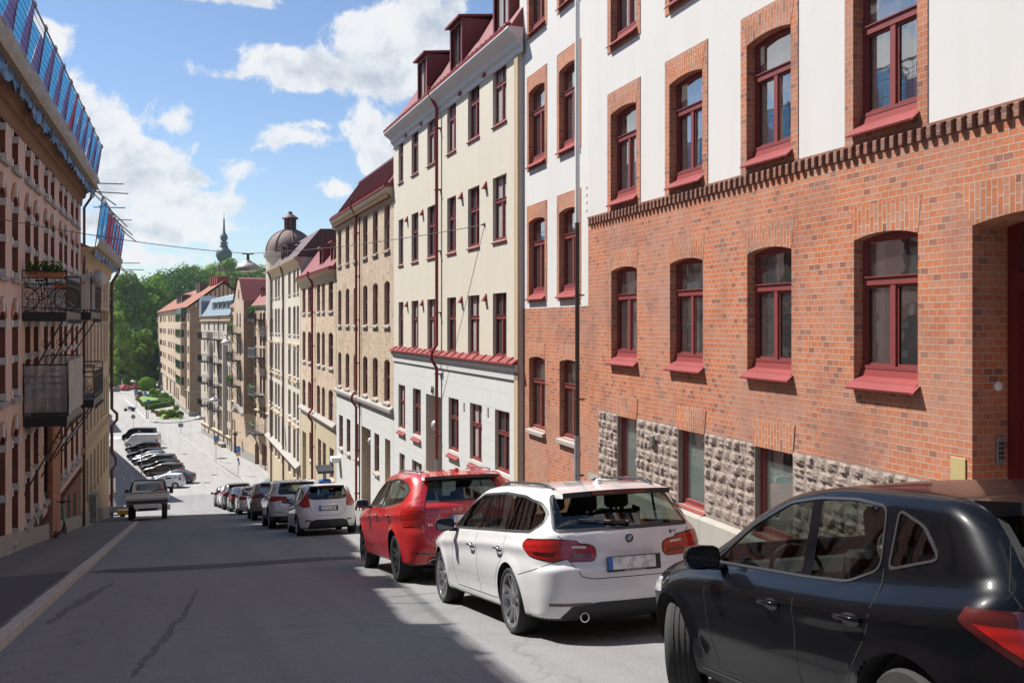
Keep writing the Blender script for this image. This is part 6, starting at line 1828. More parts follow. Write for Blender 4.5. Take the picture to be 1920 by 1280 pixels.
class Car:
    def __init__(s, c, res=.035):
        s.c = c; s.S = Shape(c); s.res = res; s.parts = []
    def patch(s, kind, lp, off, side=1, step=.05, sc=(1, 1), thick=0.0, fit=False):
        lp = dense(lp, step); xs = [p[0] for p in lp]; ys = [p[1] for p in lp]
        ax = step / sc[0]; ay = step / sc[1]
        gx, gy = np.meshgrid(np.arange(min(xs) + ax / 2, max(xs), ax), np.arange(min(ys) + ay / 2, max(ys), ay)); gx, gy = gx.ravel(), gy.ravel()
        ins = inpoly(gx, gy, lp)
        dd = np.min((gx[:, None] - np.array(xs)) ** 2 + (gy[:, None] - np.array(ys)) ** 2, axis=1) if len(gx) else np.array([])
        k = ins & (dd > (step * .35) ** 2) if len(gx) else ins
        V, F = cdt([lp], list(zip(gx[k], gy[k])))
        if not F: return [], []
        p = s.S.proj(kind, V, off, side)
        if fit:                                          # one smooth sheet of glass
            a_, b_ = np.array(V).T; a0, b0 = a_.mean(), b_.mean(); u, v = a_ - a0, b_ - b0; A = np.stack([u * 0 + 1, u, v, u * u, u * v, v * v, u ** 3, u * u * v], 1); k = 1 if kind == 'side' else 0
            p = p.copy(); p[:, k] = A @ np.linalg.lstsq(A, p[:, k], rcond=None)[0]
        P, F = [tuple(q) for q in p], list(F)
        if thick:
            n = len(lp); q = s.S.proj(kind, V[:n], off - thick, side); b = len(P); P += [tuple(x) for x in q]; F += [(i, (i + 1) % n, b + (i + 1) % n, b + i) for i in range(n)]
        return P, F
    def ring(s, kind, lp, inner, outer, off, side=1, step=.05):
        lp = dense(lp, step); a, b = offp(lp, -inner), offp(lp, outer); n = len(lp)
        pa, pb = s.S.proj(kind, a, off, side), s.S.proj(kind, b, off, side); pc = s.S.proj(kind, b, -.01, side); pd = s.S.proj(kind, a, -.012, side)
        P = [tuple(x) for x in np.concatenate([pd, pa, pb, pc])]; F = [(k * n + i, k * n + (i + 1) % n, (k + 1) * n + (i + 1) % n, (k + 1) * n + i) for k in range(3) for i in range(n)]
        return P, F
    def strip(s, kind, path, w, off, side=1, step=.04, depth=.006):
        P2 = []
        for i in range(len(path) - 1):
            p, q = path[i], path[i + 1]; L = sqrt((q[0] - p[0]) ** 2 + (q[1] - p[1]) ** 2); k = max(1, int(L / step)); P2 += [(p[0] + (q[0] - p[0]) * j / k, p[1] + (q[1] - p[1]) * j / k) for j in range(k)]
        P2.append(path[-1]); n = len(P2); L_, R_ = [], []
        for i in range(n):
            t = Vector(P2[min(i + 1, n - 1)]) - Vector(P2[max(i - 1, 0)]); t.normalize(); L_.append((P2[i][0] - t.y * w / 2, P2[i][1] + t.x * w / 2)); R_.append((P2[i][0] + t.y * w / 2, P2[i][1] - t.x * w / 2))
        a, b = s.S.proj(kind, L_, off, side), s.S.proj(kind, R_, off, side)
        if off > .004:
            c, d = s.S.proj(kind, L_, 0, side), s.S.proj(kind, R_, 0, side)
            P = [tuple(x) for x in np.concatenate([c, a, b, d])]; F = [(k * n + i, k * n + i + 1, (k + 1) * n + i + 1, (k + 1) * n + i) for k in range(3) for i in range(n - 1)]
        else:
            P = [tuple(x) for x in np.concatenate([a, b])]; F = [(i, i + 1, n + i + 1, n + i) for i in range(n - 1)]
        return P, F
    def body(s):
        c, S, h = s.c, s.S, s.res
        X0, X1, Y1, Z0, Z1 = S.x0 - .05, S.x1 + .05, S.Wh + .03, c.get('zb', .2) - .03, S.H + .05
        nx, ny, nz = int((X1 - X0) / h), int(2 * Y1 / h), int((Z1 - Z0) / h)
        xs, ys, zs = np.linspace(X0, X1, nx + 1), np.linspace(-Y1, Y1, ny + 1), np.linspace(Z0, Z1, nz + 1)
        idx = {}; P = []; Fc = []; face_k = []
        def vid(i, j, k):
            q = (i, j, k)
            if q not in idx: idx[q] = len(P); P.append((xs[i], ys[j], zs[k]))
            return idx[q]
        for j in (0, ny):
            for i in range(nx):
                for k in range(nz): f = (vid(i, j, k), vid(i + 1, j, k), vid(i + 1, j, k + 1), vid(i, j, k + 1)); Fc.append(f if j == 0 else f[::-1]); face_k.append('side')
        for i in (0, nx):
            for j in range(ny):
                for k in range(nz): f = (vid(i, j, k), vid(i, j, k + 1), vid(i, j + 1, k + 1), vid(i, j + 1, k)); Fc.append(f if i == 0 else f[::-1]); face_k.append('end')
        for k in (0, nz):
            for i in range(nx):
                for j in range(ny): f = (vid(i, j, k), vid(i, j + 1, k), vid(i + 1, j + 1, k), vid(i + 1, j, k)); Fc.append(f if k == 0 else f[::-1]); face_k.append('top')
        P = np.array(P); zc = .52
        Q = np.stack([np.clip(P[:, 0], S.x0 + .85, S.x1 - 1.1) * 1.0, P[:, 1] * .3, zc + (P[:, 2] - zc) * .12], 1)
        # keep side stations upright between the ends
        d = P - Q; L = np.linalg.norm(d, axis=1); d /= L[:, None]
        # bisect from the core to the box
        lo = np.zeros(len(P)); hi = L.copy()
        for _ in range(22):
            m = (lo + hi) / 2; p = Q + d * m[:, None]; out = S.F(p[:, 0], p[:, 1], p[:, 2]) > 0; hi = np.where(out, m, hi); lo = np.where(out, lo, m)
        V = Q + d * lo[:, None]
        s.N0 = S.nrm(V)
        self_side = np.abs(s.N0[:, 1]) > .5
        # snap vertices to wheel arches and window outlines so the cut edges are clean
        ra = c['wr'] + c.get('gap', .045)
        low = np.array([V[i] for i in range(0)])
        for xw in (0, c['wb']):
            dx, dz = V[:, 0] - xw, V[:, 2] - c['wr']; dd = np.sqrt(dx * dx + dz * dz); k = (np.abs(dd - ra) < h * .62) & (np.abs(V[:, 1]) > S.Wh * .62) & (dz > -c['wr'] * .75)
            nxp = xw + dx[k] / dd[k] * ra; nzp = c['wr'] + dz[k] / dd[k] * ra
            V[k] = np.concatenate([S.proj('side', np.stack([nxp, nzp], 1)[[i]], 0, np.sign(V[k][i, 1])) for i in range(k.sum())]) if k.sum() and False else V[k]
            for sg in (1, -1):
                kk = k & (np.sign(V[:, 1]) == sg)
                if kk.sum():
                    dx2, dz2, d2 = dx[kk], dz[kk], dd[kk]; V[kk] = S.proj('side', np.stack([xw + dx2 / d2 * ra, c['wr'] + dz2 / d2 * ra], 1), 0, sg)
        def snap(kind, lp):
            lp = dense(lp, h * .4); A = np.array(lp)
            if kind == 'side': uv = V[:, [0, 2]]; cand = np.abs(s.N0[:, 1]) > .45
            elif kind == 'rear': uv = V[:, [1, 2]]; cand = (s.N0[:, 0] < -.2) & (V[:, 0] < c['wb'] / 2)
            else: uv = V[:, [1, 2]]; cand = (s.N0[:, 0] > .15) & (V[:, 0] > c['wb'] / 2)
            ix = np.where(cand & (uv[:, 0] > A[:, 0].min() - h) & (uv[:, 0] < A[:, 0].max() + h) & (uv[:, 1] > A[:, 1].min() - h) & (uv[:, 1] < A[:, 1].max() + h))[0]
            if not len(ix): return
            D = ((uv[ix][:, None, :] - A[None]) ** 2).sum(2); j = D.argmin(1); ok = D[np.arange(len(ix)), j] < (h * .6) ** 2; ix, j = ix[ok], j[ok]
            if kind == 'side':
                for sg in (1, -1):
                    q = np.sign(V[ix, 1]) == sg
                    if q.sum(): V[ix[q]] = S.proj('side', A[j[q]], 0, sg)
            else: V[ix] = S.proj(kind, A[j], 0)
        cuts = [('side', lp) for lp in c['glass']] + ([('rear', c['rglass'])] if c.get('rglass') else []) + ([('front', c['wglass'])] if c.get('wglass') else [])
        if c.get('open', True):
            for kd, lp in cuts: snap(kd, lp)
        C = np.array([V[list(f)].mean(0) for f in Fc]); N = np.array([s.N0[list(f)].mean(0) for f in Fc]); keep = np.ones(len(Fc), bool)
        for xw in (0, c['wb']): keep &= ~(((C[:, 0] - xw) ** 2 + (C[:, 2] - c['wr']) ** 2 < ra * ra) & (np.abs(C[:, 1]) > S.Wh * .6))
        if c.get('open', True):
            for kd, lp in cuts:
                if kd == 'side': keep &= ~(inpoly(C[:, 0], C[:, 2], lp) & (np.abs(N[:, 1]) > .4))
                elif kd == 'rear': keep &= ~(inpoly(C[:, 1], C[:, 2], lp) & (C[:, 0] < c['wb'] / 2) & (N[:, 0] < -.15))
                else: keep &= ~(inpoly(C[:, 1], C[:, 2], lp) & (C[:, 0] > c['wb'] / 2) & (N[:, 0] > .1))
        mb = MB(); mb.use(c['paint']); mb.v = [tuple(v) for v in V]
        mats = [c['paint'], 'plastic_black']; mb.mats = mats
        clad = c.get('clad', 0)
        for f, cc, nn, k in zip(Fc, C, N, keep):
            if not k: continue
            m = 0
            if cc[2] < c.get('sill', .23) + (clad if (abs(cc[1]) > S.Wh * .7 and clad) else 0): m = 1
            if clad and any((cc[0] - xw) ** 2 + (cc[2] - c['wr']) ** 2 < (ra + .055) ** 2 for xw in (0, c['wb'])) and abs(cc[1]) > S.Wh * .8: m = 1
            if c.get('rclad') and cc[0] < 0 - ra and cc[2] < c['rclad'] and abs(nn[0]) > .3: m = 1
            mb.f.append(f); mb.m.append(m)
        me = mb.mesh('body', smooth=True, uv=False, recalc=False)
        bm = bmesh.new(); bm.from_mesh(me); bmesh.ops.dissolve_degenerate(bm, dist=1e-4, edges=bm.edges); bmesh.ops.delete(bm, geom=[v for v in bm.verts if not v.link_faces], context='VERTS'); bm.to_mesh(me); bm.free()
        me.polygons.foreach_set('use_smooth', [True] * len(me.polygons)); me.set_sharp_from_angle(angle=radians(50))
        return me
def wheel_meshes(c, hi=True):
    r, w = c['wr'], c.get('ww', .215); rr = c.get('rimr', r * .70); n = 40 if hi else 20
    t = MB().use('tyre'); P = [(rr, -w * .42), (rr + .02, -w * .5), (r * .93, -w * .5), (r - .008, -w * .43), (r, -w * .34), (r, w * .34), (r - .008, w * .43), (r * .93, w * .5), (rr + .02, w * .5), (rr, w * .42)]
    t.lathe(P, n, axis='y', caps=False)
    if hi:                                              # tread grooves as raised ribs between
        for yy in (-.055, -.02, .02, .055): t.lathe([(r, yy - .012), (r + .006, yy - .011), (r + .006, yy + .011), (r, yy + .012)], n, axis='y', caps=False)
    tm = t.mesh('tyre', smooth=35, uv=False)
    m = MB().use(c.get('rim', 'rim_silver')); o = w * .42
    m.lathe([(rr + .004, o), (rr + .002, o + .012), (rr - .022, o + .008), (rr - .03, o - .05), (rr - .045, -o)], n, axis='y', caps=False)
    ns = c.get('spokes', 5); dbl = c.get('dbl', True)
    for k in range(ns):
        for dq in ((-.16, .16) if dbl else (0,)):
            a = 2 * pi * k / ns; d1 = Vector((cos(a + dq * .35), 0, sin(a + dq * .35))); d2 = Vector((cos(a + dq * 1.5), 0, sin(a + dq * 1.5))); w1, w2 = (.020, .015) if dbl else (.045, .028)
            p1, p2 = d1 * .045, d2 * (rr - .012); t1 = Vector((-d1.z, 0, d1.x)); t2 = Vector((-d2.z, 0, d2.x)); y1, y2 = o - .005, o + .006
            vs = [p1 + t1 * w1, p1 - t1 * w1, p2 - t2 * w2, p2 + t2 * w2]
            V = [(v.x, yy, v.z) for v, yy in zip(vs, (y1 - .02, y1 - .02, y2, y2))] + [(v.x, yy - .045, v.z) for v, yy in zip(vs, (y1 - .02, y1 - .02, y2, y2))]
            m.add(V, [(0, 1, 2, 3), (0, 4, 5, 1), (1, 5, 6, 2), (2, 6, 7, 3), (3, 7, 4, 0)])
    m.lathe([(.075, o - .05), (.075, o - .015), (.06, o - .006), (.03, o), (.001, o)], 20, axis='y', caps=False)
    m.use('wheel_well'); m.lathe([(rr - .03, -o + .04), (.12, -o + .04)], n, axis='y', caps=False)
    m.use('steel_panel'); m.lathe([(.15, o - .10), (.15, o - .085), (.08, o - .085)], 24, axis='y', caps=False)
    rm = m.mesh('rim', smooth=35, uv=False)
    return tm, rm
def seat_mesh():
    m = MB().use('seat_dark'); m.box(-.25, .25, -.25, .25, .0, .16); m.prism([(-.30, .1), (-.16, .1), (-.30, .68), (-.42, .66)], 'y', -.24, .24); m.box(-.44, -.34, -.13, .13, .70, .90)
    m.tube([(-.38, -.06, .6), (-.39, -.06, .74)], .01, 5); m.tube([(-.38, .06, .6), (-.39, .06, .74)], .01, 5)
    return m.mesh('seat', bevel=.03, uv=False)
SEAT = seat_mesh()
def bez(p0, p1, p2, n=8): return [((1 - t) ** 2 * p0[0] + 2 * t * (1 - t) * p1[0] + t * t * p2[0], (1 - t) ** 2 * p0[1] + 2 * t * (1 - t) * p1[1] + t * t * p2[1]) for t in np.linspace(0, 1, n)]
def build_car(name, label, c, cat='car', detail=2):
    """returns the car's Empty at the origin, heading +X; parts as children"""
    t = thing(name, label, cat)
    res = {3: .028, 2: .045, 1: .075, 0: .12}[detail]; K = Car(c, res); S = K.S; wb = c['wb']
    obj('body', K.body(), t)
    hi = detail >= 2
    def P(nm, m, VF, parent=t, smooth=45):
        mb = MB().use(m)
        for vf in (VF if isinstance(VF, list) else [VF]): mb.add(*vf)
        return obj(nm, mb, parent, smooth=smooth, uv=False, recalc=False)
    gs = .05 if hi else .1
    for sd in (1, -1):
        for gi, lp in enumerate(c['glass']):
            g = P('side_window', c.get('sglass', 'car_glass'), K.patch('side', lp, -.004, sd, gs, fit=True), smooth=True)
            P('window_trim', c.get('trim', 'plastic_black'), K.ring('side', lp, c.get('trimi', .010), c.get('trimw', .022), .004, sd, gs), g)
        if c.get('pillars'): P('door_pillar', 'paint_black', [K.strip('side', pth, w_, .003, sd, gs) for pth, w_ in c['pillars']])
        if detail >= 1 and c.get('gaps'):
            P('door_gap', 'wheel_well', [K.strip('side', pth, .007 if hi else .012, .0012, sd) for pth in c['gaps']])
    if c.get('rglass'):
        g = P('rear_window', c.get('rgl', 'car_glass'), K.patch('rear', c['rglass'], -.002, 1, gs, fit=True), smooth=True); P('window_trim', 'plastic_black', K.ring('rear', c['rglass'], .02, .008, .002, 1, gs), g)
    if c.get('wglass'):
        g = P('windscreen', 'car_glass', K.patch('front', c['wglass'], -.002, 1, gs, fit=True), smooth=True); P('window_trim', 'plastic_black', K.ring('front', c['wglass'], .03, .01, .002, 1, gs), g)
    # wheel housings and arch edges
    ra = c['wr'] + c.get('gap', .045)
    arch = MB().use('wheel_well'); lip = MB().use('plastic_black' if c.get('clad') else c['paint'])
    for xw in (0, wb):
        for sd in (1, -1):
            A = np.linspace(-.42, pi + .42, 22); pts = np.array([(xw + ra * cos(a), max(c.get('zb', .2) + .01, c['wr'] + ra * sin(a))) for a in A]); e = S.proj('side', pts, .001, sd)
            vs = [tuple(q) for q in e] + [(q[0], q[1] - sd * .035, q[2]) for q in e]; n = len(A); lip.add(vs, [(i, i + 1, n + i + 1, n + i) for i in range(n - 1)])
            vs = [(q[0], q[1] - sd * .03, q[2]) for q in e] + [(q[0], sd * (S.Wh - .42), q[2]) for q in e]; arch.add(vs, [(i, i + 1, n + i + 1, n + i) for i in range(n - 1)])
            arch.add([(q[0], sd * (S.Wh - .42), q[2]) for q in e], [tuple(range(n))])
    arch.box(S.x0 + .25, S.x1 - .3, -S.Wh + .3, S.Wh - .3, .19, .24)
    obj('wheel_housing', arch, t, recalc=False, uv=False); obj('arch_edge', lip, t, smooth=True, recalc=False, uv=False)
    tm, rm = wheel_meshes(c, hi)
    for xw in (0, wb):
        for sd in (1, -1):
            st = c.get('steer', 0) if xw else 0
            e = S.proj('side', np.array([[xw, min(c['wr'] + ra - .02, .62)]]), 0, sd)[0][1]
            w = obj('wheel', tm, t, (xw, e - sd * (c.get('ww', .215) / 2 + .012), c['wr']), (0, R.uniform(0, 1), radians(st) + (0 if sd > 0 else pi)))
            obj('rim', rm, w)
    # lights
    for nm, m, kd, lp, off in c.get('lights', []):
        both = (1, -1)
        if nm == 'tail_light' and detail >= 2:
            for sd in both:
                if kd == 'rear': vf = K.patch(kd, offp([(p[0] * sd, p[1]) for p in lp], .010), .003, 1, .04, thick=.01)
                else: vf = K.patch(kd, offp(lp, .012), .003, sd, .04, sc=(1.6, 1), thick=.01)
                P('lamp_seal', 'tail_dark', vf, smooth=30)
        for sd in both:
            if kd in ('rear', 'front'): l2 = [(p[0] * sd, p[1]) for p in lp]; vf = K.patch(kd, l2, off, 1, .04, thick=off + .01)
            else: vf = K.patch(kd, lp, off, sd, .04, sc=(1.6, 1), thick=off + .01)
            P(nm, m, vf, smooth=30)
    for nm, m, kd, lp, off in c.get('panels', []):
        P(nm, m, K.patch(kd, lp, off, 1, .05 if hi else .1, thick=max(off, .002)), smooth=30)
    for nm, m, kd, pths, w_, off in c.get('strips', []):
        P(nm, m, [K.strip(kd, p, w_, off, sd_) for p in pths for sd_ in ((1, -1) if kd in ('side', 'rcorner') else (1,))], smooth=30)
    # mirrors
    mx, mz = c.get('mirror', (wb - .62, .98))
    if mx:
        for sd in (1, -1):
            e = S.proj('side', np.array([[mx, mz - .06]]), 0, sd)[0]
            mb = MB().use(c.get('mirrorm', c['paint'])); x, y, z = mx, e[1] + sd * .16, mz
            vs = []; n = 12
            for k, (dx, q) in enumerate(((-.055, .90), (-.05, 1.0), (0.0, 1.0), (.05, .82), (.075, .45))):
                for j in range(n):
                    a = 2 * pi * j / n; cy, cz = cos(a), sin(a); cy = abs(cy) ** .6 * (1 if cy > 0 else -1); cz = abs(cz) ** .6 * (1 if cz > 0 else -1); vs.append((x + dx, y + .115 * q * cy, z + .075 * q * cz))
            mb.add(vs, [(k * n + j, k * n + (j + 1) % n, (k + 1) * n + (j + 1) % n, (k + 1) * n + j) for k in range(4) for j in range(n)] + [tuple(4 * n + j for j in range(n))])
            m_ = obj('mirror', mb, t, smooth=50, uv=False)
            mb = MB().use('plastic_black'); mb.tube([(x, e[1] - sd * .02, z - .07), (x, y - sd * .06, z - .06)], .025, 6); obj('mirror_foot', mb, m_, smooth=True, uv=False)
            mb = MB().use('dark_glass'); mb.add([(x - .051, y + .10 * cy, z + .06 * cz) for cy, cz in ((-1, -1), (1, -1), (1, 1), (-1, 1))], [(0, 1, 2, 3)]); obj('mirror_glass', mb, m_, uv=False)
    # handles
    for hx, hz in c.get('handles', []):
        for sd in (1, -1):
            e = S.proj('side', np.array([[hx - .1, hz], [hx + .1, hz]]), 0, sd); mb = MB().use(c.get('handlem', c['paint']))
            mb.tube([tuple(e[0] + [0, sd * -.005, 0]), tuple(e[0] + [.03, sd * .035, .004]), tuple((e[0] + e[1]) / 2 + [0, sd * .042, .006]), tuple(e[1] + [-.03, sd * .035, .004]), tuple(e[1] + [0, sd * -.005, 0])], .013, 6)
            h_ = obj('door_handle', mb, t, smooth=True, uv=False)
            cup = K.patch('side', [(hx + .085 * cos(a), hz - .008 + .032 * sin(a)) for a in np.linspace(0, 2 * pi, 16)[:-1]], .0015, sd, .02); P('handle_cup', 'wheel_well', cup, h_)
    # plate
    pz = c.get('plate')
    if pz:
        e = S.proj('rear', np.array([[0, pz - .06], [0, pz + .06]]), 0); x = min(e[0][0], e[1][0]) - .012; mb = MB().use('plastic_black'); mb.box(x, x + .03, -.27, .27, pz - .075, pz + .065); p_ = obj('number_plate', mb, t, bevel=.004, uv=False)
        mb = MB().use('plate_white'); mb.box(x - .004, x, -.215, .26, pz - .055, pz + .055); obj('plate_face', mb, p_, uv=False)
        mb = MB().use('sign_blue'); mb.box(x - .004, x, .215, .26, pz - .055, pz + .055) if False else mb.box(x - .0045, x, .218, .262, pz - .056, pz + .056); obj('blue_band', mb, p_, uv=False)
    if c.get('rails'):
        for sd in (1, -1):
            x0, x1, yy = c['rails']; pts = []
            for u in np.linspace(0, 1, 14):
                x = x0 + (x1 - x0) * u; q = S.proj('top', np.array([[x, sd * (yy - .03 * abs(2 * u - 1))]]), 0)[0]; pts.append((q[0], q[1], q[2] + .035 * min(1, 6 * min(u, 1 - u)) - .005))
            mb = MB().use(c.get('railm', 'plastic_black')); mb.tube(pts, .014, 6); obj('roof_rail', mb, t, smooth=True, uv=False)
    if c.get('fin'):
        q = S.proj('top', np.array([[c['fin'], 0]]), 0)[0]; mb = MB().use(c['paint']); n = 7; vs = []
        mb.prism([(q[0] - .09, q[2] - .01), (q[0] - .075, q[2] + .045), (q[0] - .05, q[2] + .055), (q[0] + .09, q[2] - .005)], 'y', -.02, .02); obj('roof_fin', mb, t, bevel=.008, uv=False)
    if c.get('spoiler'):
        x0, x1, hw, z0, th = c['spoiler']; mb = MB().use(c.get('spm', c['paint'])); n = 14; vs = []
        for j in range(n + 1):
            y = -hw + 2 * hw * j / n; q = S.proj('top', np.array([[x1, y * .98]]), .002)[0]; d = .10 * (y / hw) ** 2 * hw; zt = q[2]
            for (xx, zz_) in ((x1, zt), (x0 + d, z0 - c.get('crown', .035) * (y / S.Wh) ** 2), (x0 + d, z0 - th - c.get('crown', .035) * (y / S.Wh) ** 2), (x1 - .02, zt - .075)): vs.append((xx, y, zz_))
        mb.add(vs, [(j * 4 + k, j * 4 + (k + 1) % 4, j * 4 + 4 + (k + 1) % 4, j * 4 + 4 + k) for j in range(n) for k in (0,)] + [(0, 1, 2, 3), tuple(n * 4 + k for k in range(4))]); mb.use('plastic_black'); mb.add(vs, [(j * 4 + k, j * 4 + (k + 1) % 4, j * 4 + 4 + (k + 1) % 4, j * 4 + 4 + k) for j in range(n) for k in (1, 2, 3)])
        sp = obj('spoiler', mb, t, smooth=35, uv=False)
        mb = MB().use('tail_dark'); mb.box(x0 - .004, x0 + .02, -.28, .28, z0 - th * .8, z0 - th * .25); obj('brake_lamp', mb, sp, uv=False)
    if c.get('wiper'):
        yc, zc_, L_, ang = c['wiper']; q = S.proj('rear', np.array([[yc, zc_], [yc + L_ * cos(ang) * .5, zc_ + L_ * sin(ang) * .5], [yc + L_ * cos(ang), zc_ + L_ * sin(ang)], [yc + L_ * cos(ang) * .25, zc_ + L_ * sin(ang) * .25 - .02]]), .02)
        mb = MB().use('plastic_black'); mb.tube([tuple(q[0]), tuple(q[1])], .012, 6); mb.tube([tuple(q[3]), tuple(q[1]), tuple(q[2])], .007, 5); mb.ball(tuple(q[0]), .022, .022, .022, 8, 5); obj('rear_wiper', mb, t, smooth=True, uv=False)
    if c.get('exhaust'):
        for (y, z, w_, h_) in c['exhaust']:
            x = S.proj('rear', np.array([[y, z + .06]]), 0)[0][0] - .01; mb = MB().use('chrome'); n = 16; vs = []
            for (dx, q) in ((.12, 1), (-.02, 1), (-.02, .8), (.10, .78)):
                for j in range(n): a = 2 * pi * j / n; vs.append((x + dx, y + w_ * q * cos(a), z + h_ * q * sin(a)))
            mb.add(vs, [(k * n + j, k * n + (j + 1) % n, (k + 1) * n + (j + 1) % n, (k + 1) * n + j) for k in range(3) for j in range(n)]); mb.use('wheel_well'); mb.add(vs[3 * n:], [tuple(range(n))]); obj('exhaust_tip', mb, t, smooth=40, uv=False)
    if c.get('open', True) and detail >= 1:             # cabin
        zf = .32; xs_ = c.get('seats', (wb * .48, wb * .16))
        for i, x in enumerate(xs_):
            for y in (.36, -.36): obj('seat', SEAT, t, (x, y, zf + (.08 if i == 0 else .14)))
        mb = MB().use('dash_grey'); xd = xs_[0] + .72
        mb.prism([(xd + .5, .5), (xd + .5, .90), (xd + .12, .93), (xd, .82), (xd + .02, .5)], 'y', -S.Wh + .16, S.Wh - .16); mb.box(S.x0 + .35, xd + .5, -S.Wh + .2, S.Wh - .2, .28, .33)
        mb.box(S.x0 + .25, xs_[1] - .38, -S.Wh + .22, S.Wh - .22, .60, .90 if c.get('shelf', True) else .64); obj('dashboard', mb, t, bevel=.02, uv=False)
        mb = MB().use('seat_dark'); mb.tube([(xd - .12 + .05 * cos(a) * .9, .36 + .18 * sin(a), .86 + .17 * cos(a)) for a in np.linspace(0, 2 * pi, 25)], .014, 6); mb.tube([(xd - .12, .36 - .17, .86), (xd - .12, .36 + .17, .86)], .012, 5); obj('steering_wheel', mb, t, smooth=True, uv=False)
        mb = MB().use('seat_dark')
        for sd in (1, -1): mb.box(S.x0 + .4, xd + .3, sd * (S.Wh - .13) - .02, sd * (S.Wh - .13) + .02, .3, .86)
        obj('door_lining', mb, t, uv=False)
    return t
def place(t, x, y, heading=0.0, cx=None, hz=0.0):
    """heading 0 = nose down the street (+Y); positive turns the nose left. x, y = rear axle"""
    d = Vector((-sin(heading), cos(heading), 0)); L = cx or 2.7
    za, zb_ = gz(y), gz(y + d.y * L); f = Vector((d.x * L, d.y * L, zb_ - za)).normalized()
    lft = Vector((-d.y, d.x, 0)).normalized()
    up = f.cross(lft).normalized(); lft = up.cross(f)
    M_ = Matrix((f, lft, up)).transposed().to_4x4()
    t.rotation_euler = M_.to_euler(); t.location = (x, y, za + hz)
    return t
def win_hatch(wb, zb0, zb1, top, xr, xq):
    pass
# --- white estate
ESTATE = dict(W=1.81, H=1.44, wb=2.81, ro=1.03, fo=.78, wr=.325, ww=.235, rimr=.262, paint='paint_white', spokes=5, dbl=True,
  top=[(-1.1, 1.34), (-.7, 1.385), (0, 1.43), (.8, 1.445), (1.35, 1.42), (1.75, 1.31), (2.1, 1.14), (2.5, .97), (2.8, .93), (3.3, .84), (3.6, .68)],
  rear=[(.15, -.92), (.3, -1.0), (.5, -1.03), (.66, -1.03), (.72, -.985), (.98, -.945), (1.02, -.915), (1.3, -.66), (1.44, -.60)],
  front=[(.15, 3.4), (.4, 3.57), (.6, 3.59), (.8, 3.5), (1.4, 3.4)], belt=[(-1.1, .985), (0, .975), (1.5, .94), (2.4, .905), (3.6, .80)], tum=.36, crease=.12, cd=.012, flare=.014, tapr=.09, rr=.20, rbow=.20,
  glass=[rnd([(2.18, .955), (1.72, 1.215), (1.30, 1.335), (.5, 1.355), (-.15, 1.325), (-.50, 1.265), (-.63, 1.17), (-.66, 1.08), (-.52, 1.005), (.6, .985)], .05)],
  pillars=[([(1.12, .97), (1.00, 1.35)], .075), ([(.16, .985), (-.02, 1.34)], .05), ([(2.08, .955), (1.93, 1.06)], .018)],
  gaps=[[(2.13, .90), (2.12, .45), (2.02, .30)], [(1.12, .94), (1.09, .60), (1.06, .30)], [(.10, .95), (.12, .78), (.42, .52), (.44, .30)], [(2.02, .30), (.44, .30)]],
  rglass=rnd([(-.70, 1.005), (.70, 1.005), (.60, 1.335), (-.60, 1.335)], .05), wglass=rnd([(-.68, 1.0), (.68, 1.0), (.54, 1.35), (-.54, 1.35)], .08),
  lights=[('tail_light', 'tail_red', 'rcorner', rnd([(.28, .79), (.62, .745), (1.10, .80), (1.32, .895), (1.18, .935), (.62, .935), (.28, .905)], .05), .008),
          ('tail_light', 'tail_red', 'rear', rnd([(.345, .775), (.375, .735), (.60, .74), (.60, .90), (.40, .875), (.35, .85)], .03), .008), ('lens', 'tail_dark', 'rear', rnd([(.39, .76), (.58, .765), (.58, .80), (.39, .795)], .01), .012), ('lens', 'tail_dark', 'rcorner', rnd([(.62, .79), (.95, .81), (.95, .835), (.62, .82)], .01), .012),
          ('reverse_lamp', 'lamp_clear', 'rear', [(.43, .845), (.56, .855), (.56, .875), (.43, .865)], .010),
          ('reflector', 'tail_dark', 'rear', [(.46, .335), (.78, .345), (.78, .37), (.42, .365)], .004),
          ('headlight', 'lamp_clear', 'fcorner', rnd([(.1, .66), (1.1, .70), (1.0, .80), (.1, .78)], .03), .004)],
  panels=[('diffuser', 'plastic_black', 'rear', [(-.72, .21), (.72, .21), (.60, .335), (.34, .365), (-.34, .365), (-.60, .335)], .006)],
  strips=[('tailgate_gap', 'wheel_well', 'rear', [[(-.70, 1.0), (-.60, .90), (-.58, .72), (-.50, .60), (-.40, .575), (.40, .575), (.50, .60), (.58, .72), (.60, .90), (.70, 1.0)]], .007, .0015),
          ('bumper_seam', 'wheel_well', 'rcorner', [[(.62, .735), (1.0, .66), (1.5, .60)]], .006, .0012),
          ('roof_seam', 'plastic_black', 'top', [[(-.55, .50), (.4, .54), (1.3, .52)], [(-.55, -.50), (.4, -.54), (1.3, -.52)]], .014, .001)],
  mirror=(2.02, 1.00), mirrorm='plastic_black', handles=[(1.27, .80), (.28, .815)], handlem='chrome', plate=.70, rails=(-.45, 1.25, .56), fin=-.25,
  spoiler=(-.80, -.45, .56, 1.365, .05), wiper=(-.02, 1.045, .46, .10), exhaust=[(.50, .24, .045, .045)], seats=(1.32, .48), trim='plastic_black', trimw=.013, shelf=True)
